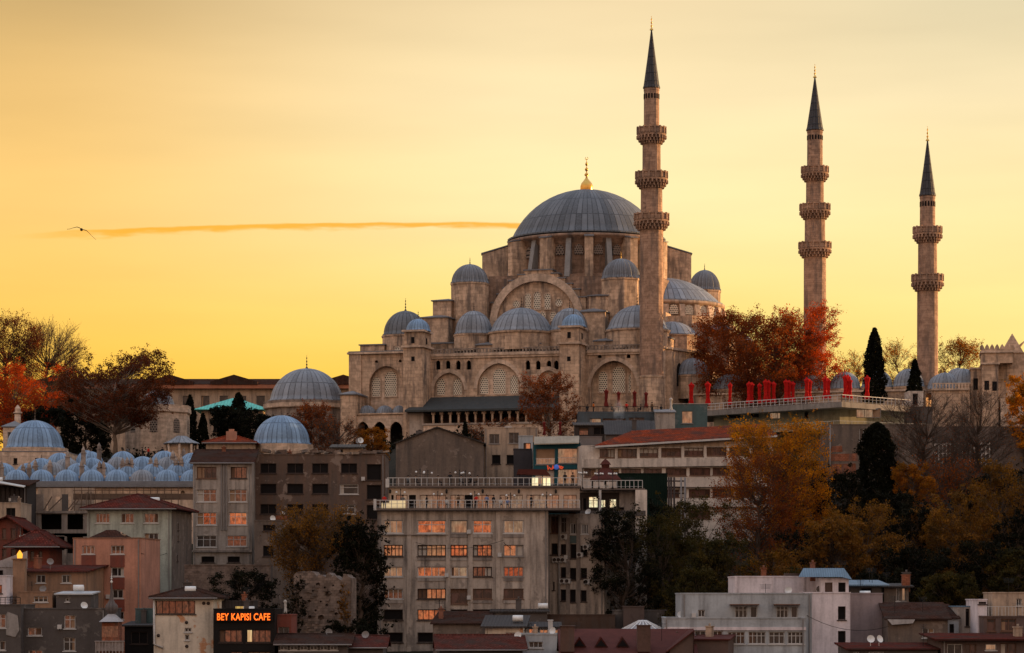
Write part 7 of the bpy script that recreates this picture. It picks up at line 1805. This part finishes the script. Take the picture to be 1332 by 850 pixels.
q = MB(); R1 = f.m(23); z1, z2 = f.z(625), f.z(608); q.lathe([(R1, z1-.1), (R1, z1+.1), (R1*.2, z2), ], 6, smooth=False, rot=pi/6); q.lathe([(R1*.26, z2), (R1*.26, z2+.35), (R1*.36, z2+.35), (R1*.2, z2+.8), (.03, z2+1.15)], 6, smooth=False, rot=pi/6); q.build('roof', R_MAR, r)
for k in range(6): q = MB(); a = 2*pi*k/6+pi/6; q.tube([(R1*.85*cos(a), R1*.85*sin(a), -.5), (R1*.85*cos(a), R1*.85*sin(a), z1)], .08, 5); q.build('post', IRON, r)
for px, yt, l in ((758, 612.5, 'left of the maroon pavilion'), (779, 614, 'in front of the maroon pavilion'), (797, 614, 'at the right front of the maroon pavilion')): lamp(px, 360.5, yt, 636, 'black lamp post with four globes '+l, 4)

# ---------------- bottom row ----------------
def bottom_mid():
    bldg('brown_gable_house', 'low rough-rendered house with a sloping dark roof against the foot of the grey block', 'house', 563, 632, 812, 326, 10, P_GAB, roof=('shed', 797, R_BRN, .3), rz=-4)
    bldg('flat_dark_roofs', 'jumble of dark flat roofs in front of the side wing', 'house', 640, 712, 797, 334, 10, P_DGR, roof=('shed', 794, R_DARK, .3))
    bldg('long_dark_wall', 'long low brown wall with wooden hoarding right of the side wing', 'wall', 712, 800, 801, 336, 5, plaster('brown_hoarding', (.075,.045,.032), .5, .3), roof=('flat',))
    bldg('yard_wall', 'low grey yard wall with broken posts below the wooded slope', 'wall', 798, 868, 795, 338, 5, P_DGR, roof=('flat',))
    bldg('chimney_block', 'square brown rooftop block beside the white conical skylight', 'hut', 811, 838, 790, 336, 4, plaster('brown_block', (.10,.07,.06), .5, .3), roof=('flat',))
    bldg('cream_low_house', 'low cream house with a dark sheet roof below the grey block', 'house', 631, 680, 816, 314, 8, P_YEL, [(657, 823, 672, 830, 'rw', 2, 0)], roof=('shed', 803, R_DARK, .5), rz=-3)
    bldg('glazed_lean_to', 'white framed glazed lean-to with glowing orange panes', 'conservatory', 679, 729, 817, 318, 5, P_DGR, [(684, 818, 700, 826, 'ow', 3, 0), (702, 818, 727, 826, 'ow', 4, 0)], roof=('shed', 811, R_DARK, .2))
    bldg('blue_grey_house', 'small blue-grey house with one wide window at the bottom edge', 'house', 675, 730, 826, 306, 8, P_BLU, [(688, 835, 706, 843, 'w', 2, 0)], roof=('flat',))
    bldg('white_pipe_house', 'narrow white chimney box above the glazed lean-to', 'chimney', 713, 719, 808, 317, 1.2, WHITE, roof=('flat',))
    bldg('red_roof_shed', 'low house with a blotchy red tiled roof at the bottom left of centre', 'house', 572, 680, 845, 300, 12, P_DGR, roof=('gable', 828, tiles('faded_red_tiles', (.13,.04,.03)), .5), rz=3)
    b = bldg('maroon_roof_house', 'wide dark red roof with three triangular dormers along the bottom edge', 'house', 733, 902, 850, 292, 14, P_RUST, roof=('gable', 820, R_MAR, .5))
    f = b.f
    for x in (754, 782, 810):
        q = MB(); v = 1.2; u = f.u(x, v); z0 = f.z(842, u, v); z1 = f.z(829, u, v); w = .75
        q.add([(u-w, v, z0), (u+w, v, z0), (u, v, z1), (u, v+3.2, z1+.05)], [(0,1,2), (1,3,2), (0,2,3)]); d = q.build('dormer', R_DRED, b.root)
        q = MB(); q.slab([(u-w*.75, z0+.08), (u+w*.75, z0+.08), (u, z1-.28)], v-.03, v-.01); q.build('opening', DARK, d)
    for (x0, x1, yt) in ((729, 747, 815), (829, 846, 814)):
        q = MB(); q.box(f.u(x0), f.u(x1), -.4, 1.6, f.z(848), f.z(yt)); q.box(f.u(x0)-.12, f.u(x1)+.12, -.52, 1.72, f.z(yt), f.z(yt-.8)); q.build('chimney', plaster('brown_chimney', (.12,.07,.055), .4, .3), b.root)
    s = Fr(836, 322, 0); r = s.root('conical_skylight'); tag(r, 'white ribbed conical skylight behind the dark red roof', 'skylight')
    q = MB(); R1 = s.m(33); q.lathe([(R1, s.z(822)-.6), (R1, s.z(822)), (R1*.15, s.z(808)), (.05, s.z(806.5))], 20, smooth=False); q.build('roof', sheet('grey_glazing', (.30,.28,.28), .4), r)
    q = MB()
    for k in range(20):
        a = 2*pi*k/20; q.tube([(R1*cos(a), R1*sin(a), s.z(822)+.05), (R1*.15*cos(a), R1*.15*sin(a), s.z(808)+.05)], .09, 4, cap=False)
    q.build('ribs', flat('white_ribs', (.62,.6,.58), .5), r)
    q = MB(); q.lathe([(R1*.97, -1), (R1*.97, s.z(822)-.5)], 20, smooth=False); q.build('wall', P_DGR, r)
    bldg('brick_gable_house', 'brown gabled house end with a white edged roof at the bottom right of the dormers', 'house', 871, 902, 846, 290, 8, plaster('brown_boards', (.13,.085,.07), .3, .2), roof=('gablef', 822, R_MAR, .3, 1.3))
    bldg('brick_block_house', 'plain brown block with a thin dark red roof beside the lilac house', 'house', 902, 947, 833, 294, 8, plaster('brown_boards', 0), roof=('shed', 826, R_MAR, .25), rz=-10)
    for i, (x, Yw, yt, l) in enumerate(((898, 330, 806, 'left'),)): pass
bottom_mid()
def lilac_complex():
    b = bldg('blue_grey_school', 'pale blue-grey two storey block with rows of white windows at the bottom right', 'building', 864, 1048, 805, 300, 14, P_BLU,
        [(897, 821, 918, 838, 'w', 2, 1), (920, 821, 940, 838, 'w', 2, 1), (946.5, 822, 969, 838, 'w', 3, 1), (973.5, 822, 996, 838, 'w', 3, 1), (1000, 822, 1020.5, 838, 'w', 2, 1), (1024.5, 822, 1046, 838, 'w', 3, 1)], roof=('flat',), rz=-2)
    q = MB(); f = b.f; q.box(b.a, b.c+.05, -.12, 0, f.z(820), f.z(816)); q.build('ledge', P_LIL, b.root)
    b2 = bldg('upper_storey_house', 'set-back pale grey storey with hooded white windows above the blue-grey block', 'building', 887, 1056, 773, 304.5, 12, P_BLU, [(908, 793.5, 917, 803, 'w', 1, 0), (956, 788.5, 972, 804, 'w', 2, 1), (976, 789, 985, 804, 'w', 0, 0), (1010, 788.5, 1025.5, 804, 'w', 2, 1), (1029, 789, 1037.5, 804, 'w', 0, 0)], roof=('flat',))
    for x0, x1 in ((949, 987), (1006, 1040)):
        q = MB(); f = b2.f; q.box(f.u(x0), f.u(x1), -.8, 0, f.z(787.5), f.z(786)); q.build('window_hood', BROWNF, b2.root)
    b3 = bldg('penthouse', 'blank lilac-white penthouse wall with three panels on the blue-grey block', 'building', 956, 1072, 751, 312, 10, P_LIL, [(1073-3, 758, 1071, 759, 'd', 0, 0)][:0], roof=('flat',))
    q = MB(); f = b3.f
    for x in (956, 1005, 1044): 
        q = MB(); q.box(f.u(x), f.u(x)+.25, -.1, 0, f.z(772), f.z(751)); q.build('pilaster', P_LIL, b3.root)
    b4 = bldg('lilac_house', 'lilac-white corner house with dark windows and a blue metal gabled roof', 'house', 1048, 1106, 772, 305, 11, P_LIL, [(1090, 789, 1100, 806.5, 'd', 0, 0), (1090, 821, 1100, 838.5, 'd', 0, 0)], roof=('flat',), rz=0)
    b5 = bldg('lilac_top_floor', 'lilac top floor under a pale blue sheet roof', 'house', 1068, 1104, 752, 306.5, 9, P_LIL, [(1073, 758, 1083, 772, 'b', 0, 0), (1090.5, 758, 1100, 775, 'd', 0, 0)], roof=('none',))
    f = b5.f; q = MB(); a, c = f.u(1040), f.u(1100); z0 = b5.zt; zr = f.z(741.5)
    q.add([(a-.2, -.6, z0+.1), (f.u(1094), -.6, z0+.1), (f.u(1099), .8, zr+.2), (f.u(1046), .8, zr+.2), (f.u(1108), -.4, z0-.2), (f.u(1108), 9, z0-.2), (f.u(1099), 9, zr+.2), (f.u(1046), 9, zr+.2)], [(0,1,2,3), (1,4,2), (4,5,6,2), (2,6,7,3)]); q.build('roof', R_MET, b5.root)
    q = MB(); q.box(f.u(1031), f.u(1054), 8.2, 10, f.z(752), f.z(745)); q.build('tank', plaster('brown_tank', (.12,.08,.065), .5, .3), b5.root)
    bldg('lilac_side_house', 'smooth lilac blank-walled house right of the dark-windowed corner house', 'house', 1106, 1148, 773, 310, 10, plaster('pinkish_white_paint', (.33,.265,.265), .3, .2), roof=('flat',), sidew=[])
    bldg('blue_roof_attic', 'attic under a sloping blue sheet roof above the smooth lilac house', 'house', 1106, 1146, 762, 316, 8, P_DGR, [(1120, 765, 1134, 772, 'd', 0, 0)], roof=('shed', 757, R_MET, .9))
    bldg('roof_terrace_hut', 'small roof hut with white posts beside the blue sheet roof', 'hut', 1150, 1182, 764, 322, 5, P_GAB, [(1166, 765, 1170, 782, 'w', 0, 0), (1173, 765, 1178, 782, 'c', 0, 0)], roof=('shed', 761, R_DARK, .6))
lilac_complex()
def bottom_right():
    b = bldg('shed_house', 'rough grey house with a brown single-slope roof and one open white window', 'house', 1155, 1233, 806, 300, 10, P_GAB, [(1200, 817.5, 1215, 830, 'w', 1, 0)], roof=('shed', 786, R_BRN, .4), rz=-4)
    f = b.f; q = MB(); q.slab([(f.u(1154), f.z(806)), (f.u(1190), f.z(806)), (f.u(1187), f.z(811)), (f.u(1160), f.z(813))], -.42, -.38); q.build('torn_sheet', plaster('torn_white_sheet', (.45,.43,.42), .3, .2), b.root)
    q = MB(); u = f.u(1211); q.T = Matrix.Translation((u, -.5, f.z(828))) @ Matrix.Rotation(R(70), 4, 'X'); q.lathe([(.02, 0), (.3, .07), (.42, .18)], 14); q.build('satellite_dish', WHITE, b.root)
    bldg('white_tall_house', 'narrow whitish plastered house with a tall dark window right of the rough grey house', 'house', 1245, 1272, 790, 304, 8, P_PALE, [(1256, 792, 1261, 815, 'd', 0, 0)], roof=('flat',), coping=R_MET)
    bldg('side_gable_wall', 'pale gable wall between the rough grey house and the whitish house', 'house', 1231, 1247, 805, 303, 8, P_BLU, [(1235, 812, 1241, 824, 'd', 0, 0)], roof=('shed', 788, R_BRN, .2))
    bldg('low_red_eave_house', 'row of shopfronts under a thin dark red roof at the bottom edge', 'house', 1105, 1220, 845.5, 287, 10, P_DGR, [(1110, 848, 1118, 860, 'w', 1, 0), (1130, 848, 1150, 860, 'w', 2, 0)], roof=('shed', 838, R_DRED, .4))
    b = bldg('terrace_house', 'brown house with a white railed balcony and boarded windows at the right edge', 'house', 1280, 1340, 803, 296, 10, plaster('mauve_brown_plaster', (.13,.09,.08), .5, .3), [(1284, 805, 1295, 821, 'b', 0, 0), (1302, 805, 1322, 821, 'b', 1, 0)], roof=('flat',))
    railing(b.root, (b.f.u(1281), -.2, b.zt+.15), (b.f.u(1338), -.2, b.zt+.15), 1.0, .35, WHITE, fill=0, t=.04)
    bldg('penthouse_house', 'tan rooftop storey with a white framed window at the right edge', 'house', 1291, 1345, 772, 302, 6, P_CRM, [(1322, 779, 1329, 788, 'w', 1, 0)], roof=('flat',))
    bldg('white_tower_house', 'slim white house with a railed roof left of the tan rooftop storey', 'house', 1272, 1284, 781, 299, 8, P_LIL, [(1273, 777+6, 1283, 786, 'd', 2, 0)], roof=('flat',))
    b = bldg('veranda_house', 'long house with large white-curtained windows under a dark red eave at the bottom right corner', 'house', 1225, 1345, 833, 286, 10, plaster('mauve_brown_plaster', 0), [(1232, 838, 1252, 860, 'w', 1, 0), (1255, 838, 1270, 860, 'b', 1, 0), (1282, 838, 1296, 846, 'cw', 0, 0), (1301, 837, 1322, 860, 'b', 1, 0)], roof=('shed', 826, R_DRED, .8))
bottom_right()

# ---------------- the gull ----------------
def gull():
    Yw = 230; p = W(106, 299, Yw); r = empty('seagull', p, R(10)); tag(r, 'dark gull gliding with bent wings in the open sky at the left', 'bird')
    k = Yw/F
    def w(px, py): return ((px-106)*k, 0, -(py-299)*k)
    q = MB()
    q.tube([(0, -.34, .02), (0, -.28, .03), (0, -.16, .02), (0, 0, 0), (0, .16, .0), (0, .34, .02), (0, .46, .03)], [.015, .05, .075, .11, .09, .04, .015], 10)
    def wing(pts):
        vs = []; n = len(pts)
        for i, (px, py, ch) in enumerate(pts):
            x, _, z = w(px, py); vs += [(x, -ch*.5, z+.012), (x, ch*.5, z), (x, -ch*.5, z-.012-.02*(1-i/n))]
        fs = []
        for i in range(n-1): a = 3*i; b = a+3; fs += [(a, b, b+1, a+1), (a+1, b+1, b+2, a+2), (a+2, b+2, b, a)]
        q.add(vs, fs)
    wing([(106.5, 299, .30), (104, 297.2, .32), (101, 296.2, .26), (97, 297.2, .18), (93, 298.6, .10), (89.8, 298.9, .02)])
    wing([(106.5, 299, .30), (109, 299.3, .32), (111.6, 300, .30), (114.5, 302.6, .2), (118, 306.4, .12), (122.2, 310, .02)])
    r.scale = (1.15, 1.15, 1.15)
    q.build('body', flat('gull_plumage', (.05,.045,.04), .8), r)
gull()
# a wisp of smoke over the tea house roof
def smoke():
    q = MB(); q.lathe([(.3, 0), (.9, .8), (1.3, 2.2), (1.2, 3.6), (.5, 4.6), (.02, 4.9)], 16); m = bpy.data.materials.new('smoke'); m.use_nodes = True; t = m.node_tree; t.nodes.clear()
    o_ = t.nodes.new('ShaderNodeOutputMaterial'); v = t.nodes.new('ShaderNodeVolumePrincipled'); v.inputs['Color'].default_value = (.75,.82,.88,1)
    n = noise_(t, .9, 4, .65); c0 = t.nodes.new('ShaderNodeTexCoord'); mp_ = t.nodes.new('ShaderNodeMapping'); mp_.inputs['Location'].default_value = (0, 0, -1.1); mp_.inputs['Scale'].default_value = (.9, .9, .45)
    gr = t.nodes.new('ShaderNodeTexGradient'); gr.gradient_type = 'SPHERICAL'; t.links.new(c0.outputs['Object'], mp_.inputs[0]); t.links.new(mp_.outputs[0], gr.inputs[0])
    mu_ = t.nodes.new('ShaderNodeMath'); mu_.operation = 'MULTIPLY'; t.links.new(ramp(t, n, [(.38, 0.0), (.7, .9)]), mu_.inputs[0]); t.links.new(gr.outputs[1], mu_.inputs[1]); t.links.new(mu_.outputs[0], v.inputs['Density']); t.links.new(v.outputs[0], o_.inputs['Volume'])
    o = q.build('smoke', m, None, 'pale wisp of smoke drifting up from the tea house roof', W(805, 556, 437)); o['category'] = 'smoke'; o['kind'] = 'stuff'
smoke()
# ---------------- roof clutter: aerials, dishes, pipes, tanks (parts of their houses) ----------------
def clutter():
    rn = random.Random(77)
    flat_roofs = [o for o in bpy.data.objects if o.parent is None and o.type == 'EMPTY' and any(c.name.startswith('roof') for c in o.children) and 225 < o.location.y < 425 and o.get('category') in ('house', 'building', 'cafe', 'shop', 'hut', 'shed')]
    for o in sorted(flat_roofs, key=lambda q: q.name):
        rf = [c for c in o.children if c.name.startswith('roof')][0]
        vs = [v.co for v in rf.data.vertices]; x0, x1 = min(v.x for v in vs), max(v.x for v in vs); y0, y1 = min(v.y for v in vs), max(v.y for v in vs); zt = max(v.z for v in vs); zb = min(v.z for v in vs)
        if x1-x0 < 2.2: continue
        for k in range(rn.choice((1, 2, 2, 3))):
            x = rn.uniform(x0+.6, x1-.6); y = y0+(y1-y0)*rn.uniform(.2, .6); z = zb+(zt-zb)*.5 if zt-zb > .5 else zt
            kind = rn.random()
            q = MB()
            if kind < .4:
                h = rn.uniform(1.3, 2.4); q.tube([(x, y, z-.4), (x, y, z+h)], .035, 4); w = rn.uniform(.4, .7)
                for i in range(4): q.tube([(x-w+i*.05, y-.1, z+h-.1-.14*i), (x+w-i*.05, y+.1, z+h-.1-.14*i)], .018, 3)
                q.build('aerial', IRON, o)
            elif kind < .65:
                q.tube([(x, y, z-.4), (x, y, z+.6)], .04, 4); q.T = Matrix.Translation((x, y-.1, z+.75)) @ Matrix.Rotation(R(rn.uniform(60, 80)), 4, 'X') @ Matrix.Rotation(rn.uniform(-.6, .6), 4, 'Y'); q.lathe([(.02, .0), (.28, .06), (.42, .16)], 14); q.build('satellite_dish', LAMPG if rn.random() < .5 else GREYF, o)
            elif kind < .85:
                w = rn.uniform(.25, .45); h = rn.uniform(.8, 1.5); q.box(x-w, x+w, y-w, y+w, z-.8, z+h); q.box(x-w-.08, x+w+.08, y-w-.08, y+w+.08, z+h, z+h+.12); q.tube([(x, y, z+h), (x, y, z+h+.4)], .12, 6); q.build('chimney', rn.choice((P_BRK, P_DGR, P_CRM)), o)
            else:
                q.T = Matrix.Translation((x, y, z+.35)) @ Matrix.Rotation(pi/2, 4, 'Y'); q.tube([(0, 0, -.6), (0, 0, .6)], .38, 10); q.build('water_tank', LAMPG, o)
clutter()
T('creeper', 385, 24, 752, 830, 320.5, LDRK, 'dark creeper climbing the left half of the tall rubble wall stump', 301, leaves=1400, leaf=.22, cb=.0, natt=40, shape='full', cat='creeper', depth=1.2)
T('creeper', 449, 14, 760, 820, 320.5, LTAN, 'tan creeper on the right edge of the tall rubble wall stump', 302, leaves=700, leaf=.2, cb=.0, natt=24, shape='full', cat='creeper', depth=1.0)

# sagging cables between the lower houses
for i, (x0, y0, Y0, x1, y1, Y1, sag, l) in enumerate([(541, 706, 344.3, 655, 703, 344.1, .9, 'across the front of the grey apartment block'), (655, 706, 344.2, 716, 722, 350.2, 1.0, 'from the apartment block front to its side wing'), (184, 720, 334.5, 250, 690, 371, 1.5, 'from the salmon house to the pale grey four storey house'),
                                                     (30, 745, 325, 96, 735, 334.5, 1.2, 'from the ochre house to the salmon house'), (1048, 800, 304.7, 1156, 815, 299.5, 1.0, 'from the lilac corner house to the rough grey house')]):
    A_, B_ = W(x0, y0, Y0), W(x1, y1, Y1); q = MB(); q.tube([A_.lerp(B_, k/10)-Vector((0, .12, sag*4*(k/10)*(1-k/10)))-A_ for k in range(11)], .035, 4)
    o = q.build('overhead_cable', IRON, None, None, A_); tag(o, 'thin dark cable sagging '+l, 'cable', 'cables between the houses')
